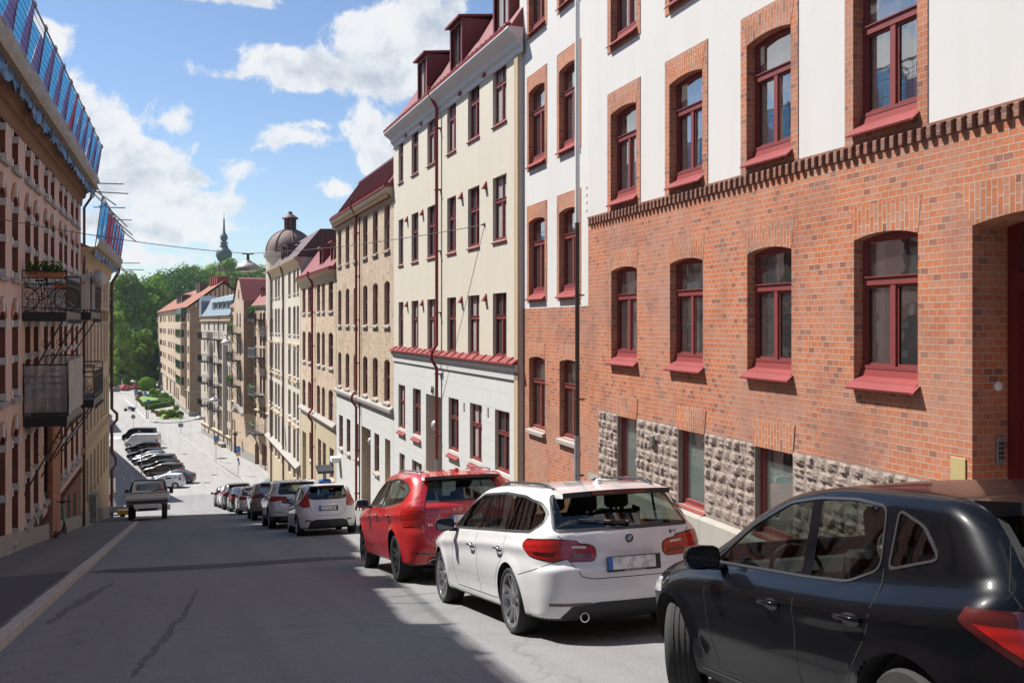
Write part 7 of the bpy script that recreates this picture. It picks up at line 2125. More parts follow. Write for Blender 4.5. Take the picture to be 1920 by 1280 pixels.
# --- red suv
SUV_RED = dict(W=1.90, H=1.66, wb=2.865, ro=.98, fo=.86, wr=.365, ww=.245, rimr=.272, paint='paint_red', spokes=5, dbl=True, rim='rim_dark', zb=.27, sill=.30, gap=.055,
  top=[(-1.0, 1.56), (-.6, 1.60), (0, 1.64), (.8, 1.66), (1.35, 1.63), (1.75, 1.50), (2.15, 1.29), (2.5, 1.13), (2.9, 1.08), (3.4, .98), (3.7, .80)],
  rear=[(.2, -.84), (.35, -.93), (.55, -.98), (.72, -.97), (.9, -.92), (1.10, -.90), (1.16, -.86), (1.50, -.62), (1.66, -.52)],
  front=[(.2, 3.5), (.45, 3.68), (.7, 3.72), (.95, 3.62), (1.6, 3.4)], belt=[(-1.0, 1.17), (0, 1.13), (1.5, 1.08), (2.4, 1.05), (3.7, .95)], tum=.36, crease=.14, cd=.015, flare=.022, tapr=.12, rr=.18, rbow=.20, low=[.09, .06, .03, .012, .0, .004, .02],
  glass=[rnd([(2.15, 1.10), (1.75, 1.36), (1.30, 1.505), (.5, 1.54), (-.05, 1.51), (-.38, 1.45), (-.50, 1.35), (-.36, 1.22), (.1, 1.155), (.9, 1.115)], .05)],
  pillars=[([(1.10, 1.11), (.98, 1.52)], .07), ([(.22, 1.15), (.02, 1.52)], .045)],
  gaps=[[(2.10, 1.05), (2.12, .6), (2.05, .40)], [(1.10, 1.08), (1.09, .70), (1.06, .38)], [(.15, 1.10), (.13, .95), (.45, .68), (.50, .38)]],
  rglass=rnd([(-.68, 1.19), (.68, 1.19), (.58, 1.50), (-.58, 1.50)], .05), wglass=rnd([(-.70, 1.17), (.70, 1.17), (.57, 1.55), (-.57, 1.55)], .08),
  lights=[('tail_light', 'tail_red', 'rcorner', rnd([(.50, .86), (1.05, .84), (1.22, .92), (1.12, 1.08), (.92, 1.10), (.62, 1.30), (.56, 1.50), (.40, 1.50), (.45, 1.2), (.45, .95)], .03), .010),
          ('tail_light', 'tail_red', 'rear', [(.42, 1.00), (.70, .98), (.70, 1.10), (.42, 1.06)], .008), ('reflector', 'tail_dark', 'rear', [(.5, .42), (.78, .45), (.78, .48), (.5, .45)], .004),
          ('headlight', 'lamp_clear', 'fcorner', rnd([(.1, .78), (1.1, .82), (1.0, .93), (.1, .92)], .03), .004)],
  panels=[('lower_trim', 'plastic_black', 'rear', [(-.60, .275), (.60, .275), (.55, .40), (-.55, .40)], .006)],
  strips=[('tailgate_gap', 'wheel_well', 'rear', [[(-.74, 1.15), (-.66, 1.0), (-.62, .70), (-.50, .58), (.50, .58), (.62, .70), (.66, 1.0), (.74, 1.15)]], .007, .0015), ('bumper_crease', 'paint_red', 'rear', [[(-.8, .56), (.8, .56)]], .02, .006)],
  mirror=(2.02, 1.15), mirrorm='trim_white', handles=[(1.25, .965), (.32, .985)], handlem='paint_red', plate=.93, rails=(-.40, 1.30, .60), railm='chrome', fin=-.30,
  spoiler=(-.74, -.40, .58, 1.565, .05), exhaust=[(.52, .335, .10, .045), (-.52, .335, .10, .045)], seats=(1.32, .45), trim='chrome_dull', trimw=.012, rgl='car_glass_tinted')
# --- white small hatch
HATCH = dict(W=1.72, H=1.48, wb=2.49, ro=.72, fo=.76, wr=.30, ww=.195, rimr=.195, paint='paint_white', spokes=7, dbl=False,
  top=[(-.8, 1.40), (-.4, 1.44), (.2, 1.475), (.8, 1.48), (1.2, 1.44), (1.6, 1.30), (2.0, 1.10), (2.35, .98), (2.7, .92), (3.1, .80), (3.3, .66)],
  rear=[(.15, -.62), (.3, -.70), (.5, -.72), (.66, -.69), (.8, -.63), (1.02, -.56), (1.08, -.53), (1.38, -.33), (1.48, -.25)],
  front=[(.15, 3.05), (.4, 3.22), (.6, 3.25), (.8, 3.12), (1.4, 3.0)], belt=[(-.8, 1.07), (0, 1.02), (1.4, .94), (2.2, .90), (3.3, .80)], tum=.34, crease=.13, cd=.014, flare=.02, tapr=.13, rr=.24, rbow=.24,
  glass=[rnd([(2.0, .96), (1.55, 1.20), (1.15, 1.345), (.5, 1.375), (.0, 1.33), (-.24, 1.22), (-.26, 1.10), (.3, 1.03), (1.0, .985)], .05)],
  pillars=[([(.98, .99), (.90, 1.37)], .07), ([(.12, 1.04), (.0, 1.34)], .06)],
  gaps=[[(1.95, .92), (1.95, .5), (1.85, .30)], [(.98, .95), (.96, .55), (.94, .30)], [(.08, 1.0), (.10, .80), (.38, .55), (.42, .30)]],
  rglass=rnd([(-.58, 1.08), (-.40, 1.03), (.40, 1.03), (.58, 1.08), (.52, 1.36), (-.52, 1.36)], .10), wglass=rnd([(-.66, 1.03), (.66, 1.03), (.52, 1.38), (-.52, 1.38)], .08),
  lights=[('tail_light', 'tail_red', 'rcorner', rnd([(.42, .84), (.72, .82), (1.05, .90), (.92, 1.05), (.74, 1.24), (.60, 1.26), (.52, 1.05)], .03), .008), ('reflector', 'tail_dark', 'rear', rnd([(.52, .42), (.66, .42), (.66, .46), (.50, .455)], .01), .005)],
  panels=[('lower_trim', 'plastic_black', 'rear', rnd([(-.60, .21), (.60, .21), (.52, .42), (.38, .46), (-.38, .46), (-.52, .42)], .03), .006)],
  strips=[('tailgate_gap', 'wheel_well', 'rear', [[(-.58, 1.03), (-.52, .80), (-.44, .62), (-.34, .575), (.34, .575), (.44, .62), (.52, .80), (.58, 1.03)]], .007, .0015), ('tailgate_bar', 'chrome', 'rear', [[(-.28, .87), (.28, .87)]], .02, .008)],
  mirror=(1.88, .99), mirrorm='plastic_black', handles=[(1.15, .86), (.25, .89)], plate=.78, fin=0, spoiler=(-.45, -.12, .50, 1.425, .045), seats=(1.12, .36), trim='plastic_black', trimw=.014)
# --- pale grey suv
SUV_W = dict(SUV_RED, W=1.89, H=1.64, paint='paint_silver2', spokes=5, rim='rim_silver', clad=.12, rclad=.43, wr=.355, rimr=.25,
  glass=[rnd([(2.15, 1.10), (1.75, 1.36), (1.30, 1.50), (.5, 1.53), (-.15, 1.48), (-.50, 1.38), (-.55, 1.28), (-.40, 1.17), (.1, 1.14), (.9, 1.115)], .05)],
  rglass=rnd([(-.66, 1.16), (.66, 1.16), (.58, 1.49), (-.58, 1.49)], .09),
  lights=[('tail_light', 'tail_red', 'rcorner', rnd([(.30, .98), (.8, .94), (1.30, 1.00), (1.15, 1.10), (.6, 1.10), (.30, 1.09)], .03), .008), ('tail_light', 'tail_red', 'rear', rnd([(.38, .99), (.62, .97), (.62, 1.09), (.38, 1.08)], .02), .008), ('reflector', 'tail_dark', 'rear', [(.5, .56), (.76, .58), (.76, .60), (.5, .585)], .004),
          ('headlight', 'lamp_clear', 'fcorner', rnd([(.1, .78), (1.1, .82), (1.0, .93), (.1, .92)], .03), .004)],
  strips=[('tailgate_gap', 'wheel_well', 'rear', [[(-.72, 1.12), (-.64, .95), (-.60, .72), (-.50, .66), (.50, .66), (.60, .72), (.64, .95), (.72, 1.12)]], .008, .0015)],
  mirrorm='plastic_black', mirror=(1.98, 1.13), handlem='chrome', plate=.95, rails=None, fin=0, trim='plastic_black', panels=[], wiper=(0, 1.18, .45, .25), rgl='car_glass', railm='chrome')
# --- near black hatch
BLACK = dict(W=1.79, H=1.45, wb=2.60, ro=.74, fo=.80, wr=.315, ww=.215, rimr=.225, paint='paint_black', spokes=5, dbl=True, steer=-33, gap=.06,
  top=[(-.85, 1.29), (-.45, 1.345), (.2, 1.40), (.8, 1.42), (1.25, 1.39), (1.65, 1.28), (2.05, 1.09), (2.4, .965), (2.8, .91), (3.2, .80), (3.4, .66)],
  rear=[(.15, -.64), (.3, -.72), (.55, -.74), (.66, -.72), (.80, -.68), (.98, -.64), (1.04, -.60), (1.33, -.34), (1.44, -.26)],
  front=[(.15, 3.1), (.4, 3.30), (.6, 3.36), (.78, 3.26), (1.4, 3.1)], belt=[(-.85, 1.02), (0, .965), (.6, .935), (1.6, .915), (2.3, .885), (3.4, .79)], tum=.37, crease=.155, cd=.008, sh=.075, shw=.11, flare=.02, tapr=.12, rr=.15, rt=.085, rbow=.22,
  pillars=[([(.90, .945), (.96, 1.345)], .10)],
  glass=[rnd([(2.02, .945), (1.62, 1.18), (1.25, 1.318), (.95, 1.347), (.60, 1.345), (.32, 1.315), (.27, 1.03), (.50, .955), (.9, .945)], .05), rnd([(.21, 1.300), (.02, 1.235), (-.12, 1.10), (.20, 1.035)], .035)],
  gaps=[[(1.98, .905), (1.99, .62), (1.90, .30)], [(.90, .915), (.90, .60), (.90, .30)], [(.24, 1.03), (.20, .92), (.22, .78), (.42, .50), (.46, .30)], [(1.90, .30), (.40, .30)], [(1.96, .905), (2.45, .86), (3.15, .77)]],
  rglass=rnd([(-.60, 1.04), (.60, 1.04), (.52, 1.32), (-.52, 1.32)], .07), wglass=rnd([(-.68, 1.0), (.68, 1.0), (.53, 1.35), (-.53, 1.35)], .08),
  lights=[('tail_light', 'tail_dark', 'rcorner', [(.50, .73), (.64, .725), (.97, .885), (.93, .92), (.50, .905)], .008), ('lens', 'tail_red', 'rcorner', [(.56, .745), (.63, .74), (.88, .87), (.56, .85)], .013), ('tail_light', 'tail_dark', 'rcorner', [(.15, .745), (.48, .735), (.48, .905), (.17, .90)], .010), ('lens', 'tail_red', 'rcorner', [(.2, .76), (.47, .752), (.47, .80), (.2, .80)], .014),
          ('headlight', 'lamp_clear', 'fcorner', rnd([(.1, .64), (1.25, .69), (1.1, .78), (.1, .75)], .02), .004)],
  panels=[('lower_trim', 'plastic_black', 'rear', [(-.62, .21), (.62, .21), (.55, .38), (-.55, .38)], .006)],
  strips=[('tailgate_gap', 'wheel_well', 'rcorner', [[(.55, 1.30), (.62, 1.12), (.66, 1.0), (.60, .93)]], .008, .0015), ('side_sill', 'plastic_black', 'side', [[(2.15, .24), (.42, .24)]], .05, .012), ('crease_line', 'paint_black', 'side', [[(1.9, .79), (.6, .80), (-.2, .83)]], .006, .003)],
  mirror=(1.88, .985), handles=[(1.13, .785), (.36, .80)], handlem='paint_black', plate=.72, fin=-.10, spoiler=(-.50, -.16, .54, 1.36, .055), seats=(1.15, .36), trim='chrome_dull', trimw=.010, trimi=.003, wiper=(0, 1.06, .35, .3), mirrorm='paint_black')
m_plain('chrome_dull', (.06, .06, .063), .35, metal=.6, var=.02)
paint('paint_silver2', (.66, .66, .66), metallic=.1)
def var(base, **k): d = dict(base); d.update(k); return d
# sedan
SEDAN = dict(W=1.80, H=1.43, wb=2.78, ro=1.05, fo=.82, wr=.32, ww=.215, paint='paint_darkgrey', spokes=5,
  top=[(-1.2, .92), (-.9, 1.04), (-.55, 1.09), (-.2, 1.24), (.25, 1.39), (.8, 1.43), (1.3, 1.40), (1.7, 1.28), (2.1, 1.09), (2.5, .96), (2.9, .90), (3.4, .80), (3.6, .66)],
  rear=[(.15, -.95), (.3, -1.02), (.55, -1.05), (.75, -1.03), (1.0, -.98), (1.43, -.9)], front=[(.15, 3.4), (.4, 3.57), (.6, 3.6), (.8, 3.5), (1.4, 3.4)],
  belt=[(-1.1, .97), (0, .96), (1.5, .93), (2.4, .89), (3.6, .80)], tum=.36, tapr=.10, rr=.18, rbow=.16,
  glass=[rnd([(2.10, .95), (1.68, 1.18), (1.28, 1.31), (.6, 1.325), (.1, 1.24), (-.3, 1.07), (-.25, 1.0), (.6, .97)], .05)], pillars=[([(1.10, .96), (1.0, 1.32)], .07), ([(.15, .98), (.08, 1.24)], .04)], gaps=[],
  rglass=None, wglass=None, lights=[('tail_light', 'tail_red', 'rcorner', rnd([(.25, .78), (.9, .76), (1.25, .86), (.9, .93), (.25, .92)], .03), .008)], mirror=(1.98, .98), plate=.66, seats=(1.3, .45), open=False, sglass='dark_glass')
EST2 = var(ESTATE, open=False, sglass='dark_glass', rgl='dark_glass', wglass=None, fin=0, wiper=None, strips=[], panels=[], exhaust=None)
HAT2 = var(HATCH, open=False, sglass='dark_glass', rgl='dark_glass', wglass=None, strips=[], panels=[])
SUV2 = var(SUV_W, open=False, sglass='dark_glass', rgl='dark_glass', wglass=None, strips=[], panels=[], wiper=None, exhaust=None)

# ---- nearest cars, nose down the hill along the right kerb
c0 = build_car('parked_car', 'glossy black five-door hatchback filling the lower right corner, front wheel turned out', BLACK, detail=3); place(c0, 3.93, 3.50, radians(-4))
c1 = build_car('parked_car', 'white estate car with black roof rails parked behind the black hatchback', ESTATE, detail=3); place(c1, 3.10 + .905, 9.30, 0.0)
c2 = build_car('parked_car', 'bright red SUV with dark alloy wheels parked ahead of the white estate', SUV_RED, detail=3); place(c2, 3.12 + .95, 14.95, 0.0)
c3 = build_car('parked_car', 'small white hatchback with tall triangular red rear lamps, third ahead in the kerb row', HATCH, detail=2); place(c3, 3.28 + .86, 29.6, 0.0)
c4 = build_car('parked_car', 'silvery white SUV with black lower bumper, ahead of the small white hatchback', SUV_W, detail=2); place(c4, 2.95 + .945, 35.4, 0.0)
# wheel emblem, boot emblem and lettering
def letters(t, s, size, y, z, S_, m='chrome', sp=1.0):
    e = S_.proj('rear', np.array([[y, z]]), .004)[0]; n = S_.nrm(np.array([e]))[0]
    pitch = math.asin(max(-1, min(1, n[2])))
    o = obj('badge', text_mesh(s, size, .002, m, sp), t, tuple(e)); o.rotation_euler = (pi / 2 - pitch, 0, -pi / 2); return o
S1 = Shape(ESTATE); S2 = Shape(SUV_RED)
def roundel(t, S_, z, r):
    e = S_.proj('rear', np.array([[0, z]]), .0)[0]; n = S_.nrm(np.array([e]))[0]; M_ = Vector(n).to_track_quat('Z', 'Y').to_matrix().to_4x4(); M_ = Matrix.Translation(Vector(e) + Vector(n) * .002) @ M_
    mb = MB().use('iron_black'); mb.lathe([(r, -.004), (r, .003), (r * .93, .004), (0.001, .004)], 28, M_, caps=False); mb.use('chrome'); mb.lathe([(r * 1.06, -.004), (r * 1.06, .004), (r * .97, .005)], 28, M_, caps=False); b = obj('badge', mb, t, smooth=40, uv=False)
    for q in range(4):
        mb = MB().use('sign_blue' if q % 2 else 'road_white'); a = [q * pi / 2 + k * pi / 16 for k in range(9)]; vs = [(0, 0, .006)] + [(r * .62 * cos(x), r * .62 * sin(x), .006) for x in a]; mb.add([tuple(M_ @ Vector(v)) for v in vs], [tuple(range(10))]); obj('badge_quarter', mb, b, uv=False, recalc=False)
roundel(c1, S1, .915, .041)
e_ = letters(c1, 'www.bendiltbr.se', .030, 0, .640, S1, 'road_white'); e_.location.x -= .016; e_.location.z -= .004; e_['label'] = 'dealer web address under the number plate'
letters(c1, 'M', .05, -.50, .945, S1, 'steel_panel')
for k, m_ in enumerate(('sign_blue', 'dark_red_paint')):
    e = S1.proj('rear', np.array([[-.462 + .014 * k, .945]]), .004)[0]; mb = MB().use(m_); mb.box(-.002, .002, -.006, .006, -.017, .017); obj('badge_stripe', mb, c1, tuple(e), uv=False)
letters(c2, 'VOLVO', .062, 0, 1.065, S2, 'chrome', 2.9)
letters(c2, 'XC 60', .055, .52, .86, S2, 'chrome', 1.2)
# ---- rest of the kerb row further down the hill
def row(spec, lab, x, y, det=1, **k): t = build_car('parked_car', lab, var(spec, **k), detail=det); place(t, x, y); t['group'] = 'cars along the right kerb down the hill'; return t
row(SUV2, 'dark silver crossover ahead of the silvery white SUV', 3.92, 44.3, 1, paint='paint_silver', H=1.52)
row(EST2, 'white estate car partly hidden by the silver crossover down the hill', 3.86, 54.0, 1, paint='paint_white')
row(SEDAN, 'dark grey saloon in the middle of the far kerb row', 3.70, 60.0, 1)
row(SUV2, 'dark SUV with tall roof near the end of the far kerb row', 3.60, 65.6, 1, paint='paint_darkgrey')
row(HAT2, 'white hatchback just beyond the dark SUV at the far kerb row', 3.50, 71.6, 0, paint='paint_white')
row(HAT2, 'last small grey hatchback at the lower end of the kerb row', 3.42, 76.5, 0, paint='paint_grey')
# ---- cars parked at an angle on the square; heading to the left
HD = radians(72)
def ang(spec, lab, px, py, det=0, hd=HD, cat='car', name='parked_car', **k):
    """px, py = ground point under the rear wheel on the camera side"""
    t = build_car(name, lab, var(spec, **k), detail=det, cat=cat); c = var(spec, **k); p = ground_at(px, py); d = Vector((-sin(hd), cos(hd))); l = Vector((-cos(hd), -sin(hd)))
    # near side is the car's left when heading left (towards -X); shift by half the track
    q = Vector((p.x, p.y)) - l * (c['W'] / 2 - .1); place(t, q.x, q.y, hd); t['group'] = 'vehicles parked at an angle on the square'; return t
def zp(x, y): return (200 + x / 5.818, 700 + y / 5.818)
ang(HAT2, 'white hatchback, nearest of the angled cars, rear wheel in the sun', *zp(752, 1250), det=1, paint='paint_white', wr=.31)
ang(SEDAN, 'dark blue saloon behind the nearest white hatchback, boot sticking out', *zp(835, 1203), det=1, paint='paint_navy', ro=1.1)
ang(EST2, 'dark brown hatchback in the row, third from the pickup', *zp(725, 1120), det=1, paint='paint_brown', H=1.5)
ang(EST2, 'black car with pale roof reflections, fourth of the angled row', *zp(690, 1085), paint='paint_black')
ang(SUV2, 'grey SUV in the middle of the angled row', *zp(650, 1035), paint='paint_darkgrey', H=1.6)
ang(SEDAN, 'silver saloon in the middle of the angled row', *zp(570, 1000), paint='paint_silver')
ang(HAT2, 'small grey-blue hatchback behind the silver saloon', *zp(560, 975), paint='paint_grey')
ang(EST2, 'long black estate in front of the second dark one', *zp(510, 945), det=1, paint='paint_black')
ang(EST2, 'black car with red rear lamps next to the white van', *zp(480, 870), paint='paint_black', H=1.42)
VAN = dict(W=1.92, H=1.97, wb=3.0, ro=.95, fo=.90, wr=.33, ww=.215, paint='paint_black', spokes=6, dbl=False, tum=.14,
  top=[(-1.0, 1.93), (0, 1.97), (2.2, 1.95), (2.65, 1.86), (3.05, 1.45), (3.25, 1.20), (3.6, 1.08), (3.9, .9)], rear=[(.15, -.9), (.4, -.95), (1.1, -.95), (1.97, -.86)], front=[(.15, 3.7), (.4, 3.88), (.7, 3.9), (1.0, 3.8), (1.9, 3.6)],
  belt=[(-1.0, 1.15), (2.4, 1.12), (3.9, 1.02)], tapr=.03, rr=.12, rbow=.05, crease=.3, glass=[rnd([(3.02, 1.17), (2.62, 1.70), (2.05, 1.72), (2.05, 1.17)], .05)], gaps=[[(1.95, 1.8), (1.95, .4)], [(.75, 1.8), (.75, .4)]], pillars=[], rglass=rnd([(-.6, 1.2), (.6, 1.2), (.56, 1.7), (-.56, 1.7)], .05), wglass=None,
  lights=[('tail_light', 'tail_red', 'rcorner', rnd([(.45, .8), (.8, .8), (.8, 1.25), (.45, 1.25)], .03), .008)], mirror=(2.85, 1.28), plate=.6, open=False, sglass='dark_glass', rgl='dark_glass')
v1 = ang(VAN, 'black panel van with white lettering, farthest of the angled row', *zp(440, 745), det=1, cat='van', name='parked_van')
mb = MB().use('road_white'); SV = Shape(VAN)
def side_text(t, S_, s, size, x, z, m='road_white', sd=1):
    e = S_.proj('side', np.array([[x, z]]), .004, sd)[0]; o = obj('lettering', text_mesh(s, size, .002, m), t, tuple(e)); o.rotation_euler = (pi / 2, 0, pi if sd > 0 else 0); return o
pts = [(0.9, 1.45), (1.0, 1.62), (1.15, 1.66), (1.3, 1.60), (1.4, 1.45), (1.2, 1.52), (1.05, 1.48)]
K_ = Car(VAN, .1); mb.add(*K_.patch('side', pts, .004, 1, .1)); obj('emblem', mb, v1, recalc=False, uv=False)
mb = MB().use('road_white'); mb.add(*K_.strip('side', [(.55, 1.32), (1.75, 1.32)], .05, .004, 1)); mb.add(*K_.strip('side', [(.7, 1.22), (1.6, 1.22)], .03, .004, 1)); obj('lettering', mb, v1, recalc=False, uv=False)
ang(VAN, 'white panel van between the black van and the dark cars', *zp(480, 815), det=1, cat='van', name='parked_van', paint='paint_white')
# ---- pickup with flat bed, left side of the street
def pickup():
    D = 50.0; x, y, _ = ray(278, 607); px, py_ = x * D, y * D
    t = thing('pickup_truck', 'white flatbed pickup truck seen from behind, half on the left pavement', 'pickup truck')
    hw = 1.02
    m = MB().use('paint_offwhite'); m.box(-.30, 2.1, -hw, hw, .98, 1.03); 
    for sd in (1, -1): m.box(-.30, 2.1, sd * hw - .03, sd * hw + .03, 1.03, 1.38)
    m.box(-.33, -.27, -hw, hw, .98, 1.40); m.box(-.345, -.33, -hw + .04, hw - .04, 1.02, 1.06); m.box(-.345, -.33, -hw + .04, hw - .04, 1.33, 1.37)
    b = obj('cargo_bed', m, t, bevel=.012, uv=False)
    m = MB().use('paint_offwhite')                      # cab
    pr = [(2.15, .75), (2.15, 1.42), (2.22, 1.88), (2.35, 1.96), (3.1, 1.95), (3.5, 1.62), (3.75, 1.28), (4.3, 1.10), (4.4, .75)]
    n = len(pr); vs = []
    for sd, q in ((-1, 1), (-1, 0), (1, 0), (1, 1)):
        for (xx, zz_) in pr: w = .93 - max(0, zz_ - 1.2) * .16 - (0 if q == 0 else 0); vs.append((xx, sd * (w if q == 1 else w), zz_))
    vs = [(xx, -(.93 - max(0, zz_ - 1.25) * .17), zz_) for xx, zz_ in pr] + [(xx, (.93 - max(0, zz_ - 1.25) * .17), zz_) for xx, zz_ in pr]
    m.add(vs, [(i, (i + 1) % n, n + (i + 1) % n, n + i) for i in range(n)] + [tuple(range(n)), tuple(range(2 * n - 1, n - 1, -1))]); obj('cab', m, t, bevel=.07, smooth=60, uv=False)
    m = MB().use('dark_glass'); m.prism(rnd([(-.60, 1.50), (.60, 1.50), (.55, 1.80), (-.55, 1.80)], .06), 'x', 2.10, 2.17); obj('rear_window', m, t, uv=False)
    m = MB().use('plastic_black'); m.tube([(2.12, -.86, 1.40), (2.12, -.78, 1.90), (2.14, -.68, 1.99), (2.14, .68, 1.99), (2.12, .78, 1.90), (2.12, .86, 1.40)], .035, 6); obj('cab_guard', m, t, smooth=True, uv=False)
    m = MB().use('plastic_black'); m.box(-.05, 4.2, -.45, .45, .45, .75); m.box(-.30, -.1, -hw + .03, hw - .03, .88, .98); obj('chassis', m, t, uv=False)
    m = MB().use('paint_offwhite'); m.box(-.40, -.30, -.62, .62, .58, .80); obj('rear_bumper', m, t, bevel=.02, uv=False)
    for sd in (1, -1):
        m = MB().use('tail_dark'); m.box(-.40, -.30, sd * .80 - .17, sd * .80 + .17, .73, .86); obj('tail_light', m, t, bevel=.01, uv=False)
        m = MB().use('plastic_black'); m.box(3.2, 3.3, sd * 1.12 - .1, sd * 1.12 + .1, 1.25, 1.55); m.tube([(3.3, sd * .9, 1.3), (3.25, sd * 1.1, 1.35)], .02, 5); obj('mirror', m, t, bevel=.02, uv=False)
    c = dict(wr=.35, ww=.24, spokes=6, dbl=False); tm, rm = wheel_meshes(c, False)
    for xw in (.75, 3.75):
        for sd in (1, -1): w = obj('wheel', tm, t, (xw, sd * .80, .35), (0, 0, 0 if sd > 0 else pi)); obj('rim', rm, w)
    m = MB().use('chrome'); m.lathe([(.045, 0), (.045, .01), (.02, .015)], 16, Matrix.Translation((-.40, 0, .69)) @ Matrix.Rotation(-pi / 2, 4, 'Y')); obj('badge', m, t, uv=False)
    m = MB().use('iron_black'); m.tube([(.2, -.2, 1.38), (-.1, -.45, 1.46), (.1, -.8, 1.5)], .03, 5); m.use('terracotta'); m.tube([(.1, -.75, 1.40), (.0, -.62, 1.58), (.05, -.55, 1.66)], .05, 6); m2 = obj('load', m, t, smooth=True, uv=False)
    place(t, px + .45 * 0 - .05, py_, 0.0, cx=3); t.location.z += .02
pickup()
# ---- van end visible at the left house corner, and barrier
def left_van():
    t = build_car('parked_van', 'white van at the far left kerb, only its rear corner showing beside the downpipe', var(VAN, paint='paint_white'), cat='van', detail=1)
    x, y, _ = ray(215, 607); D = 62; px, py_ = x * D, y * D; place(t, px - 1.05, py_ + .9, 0.02); t.location.z += .1
left_van()
def barrier():
    x, y, _ = ray(229, 607); D = 57; p = Vector((x * D, y * D, gz(y * D) + .04)); t = thing('road_barrier', 'steel road barrier on a yellow foot between the van and the pickup', 'barrier', p)
    m = MB().use('pole_grey'); 
    for q in (-.5, .0, .55): m.tube([(q, 0, .1), (q, 0, 1.15)], .02, 5)
    m.tube([(-.55, 0, 1.15), (.95, 0, 1.15)], .02, 5); m.tube([(-.55, 0, .55), (.95, 0, .6)], .02, 5); obj('rail', m, t)
    m = MB().use('sign_yellow'); m.box(-.25, .35, -.2, .2, .18, .42); obj('foot', m, t, bevel=.02); m = MB().use('tyre'); m.box(-.1, .15, -.15, .15, 0, .18); obj('rubber_base', m, t)
    m = MB().use('granite'); m.box(-1.2, 2.6, .5, .75, 0, .35); o = obj('stone_block', m, None, p + Vector((0, 1, 0)), bevel=.02); tag(o, 'low pale stone block behind the road barrier', 'stone block')
barrier()
def panel_left():
    x, y, _ = ray(207, 607); D = 74; p = Vector((x * D, y * D, gz(y * D))); t = thing('notice_panel', 'pale panel on a post in the shade at the left edge of the lower street', 'panel', p)
    m = MB().use('pole_grey'); m.tube([(0, 0, 0), (0, 0, 2.4)], .04, 6); obj('post', m, t); m = MB().use('trim_white'); m.box(-.35, .35, -.04, -.02, 1.4, 2.5); obj('panel', m, t)
panel_left()
# ---- sidecar motorcycle and cars by the trees
def motorcycle():
    p = at(200 + 250 / 5.818, 700 + 412 / 5.818, ZS); t = thing('sidecar_motorcycle', 'blue motorcycle with a sidecar driving across the junction', 'motorcycle', p, radians(170))
    for x, y in ((-.7, 0), (.75, 0), (-.3, -1.0)):
        m = MB().use('tyre'); m.lathe([(.22, -.06), (.30, -.06), (.32, 0), (.30, .06), (.22, .06)], 18, Matrix.Translation((x, y, .32)), axis='y'); w = obj('wheel', m, t, smooth=40); m = MB().use('rim_silver'); m.lathe([(.2, -.03), (.2, .03)], 14, Matrix.Translation((x, y, .32)), axis='y'); obj('rim', m, w)
    m = MB().use('paint_blue'); m.ball((.15, 0, .82), .34, .16, .15, 12, 7); m.box(-.95, -.45, -.1, .1, .6, .68); m.prism([(-1.0, .5), (-.4, .66), (-.5, .72), (-1.05, .62)], 'y', -.1, .1); obj('tank', m, t, smooth=50)
    m = MB().use('seat_dark'); m.ball((-.35, 0, .82), .42, .17, .09, 12, 6); obj('saddle', m, t, smooth=True)
    m = MB().use('steel_panel'); m.box(-.2, .3, -.2, .2, .3, .62); obj('engine', m, t, bevel=.05)
    m = MB().use('chrome'); m.tube([(.75, 0, .32), (.5, 0, 1.0)], .035, 6); m.tube([(.38, -.36, 1.05), (.5, 0, 1.02), (.38, .36, 1.05)], .018, 6); m.ball((.62, 0, .85), .1, .1, .1, 10, 6); obj('fork', m, t, smooth=True)
    m = MB().use('paint_blue'); vs = []
    for i, (x, w, h0, h1) in enumerate(((-1.1, .1, .45, .55), (-.8, .28, .30, .72), (-.2, .32, .25, .74), (.4, .30, .25, .62), (.95, .16, .32, .50), (1.15, .04, .40, .44))):
        for k in range(10): a = 2 * pi * k / 10; vs.append((x, -.72 + w * cos(a), (h0 + h1) / 2 + (h1 - h0) / 2 * sin(a)))
    m.add(vs, [(i * 10 + k, i * 10 + (k + 1) % 10, i * 10 + 10 + (k + 1) % 10, i * 10 + 10 + k) for i in range(5) for k in range(10)]); obj('sidecar', m, t, smooth=True)
    m = MB().use('dark_glass'); m.prism([(.0, .68), (.25, .66), (.05, .98)], 'y', -.95, -.5); obj('windshield', m, t)
motorcycle()
for (x, y, pnt, lab) in ((100, 200, 'paint_grey', 'grey car parked under the trees at the far end, left of the red ones'), (205, 192, 'paint_red', 'red estate car parked under the trees, middle of the three'), (325, 180, 'paint_red', 'dark red car parked under the trees, right of the red estate')):
    t = build_car('parked_car', lab, var(SUV2 if pnt == 'paint_red' else SEDAN, paint=pnt, H=1.55), detail=0); p = at(*zp(x, y), ZS); place(t, p.x, p.y, radians(25)); t['group'] = 'cars under the trees beyond the square'
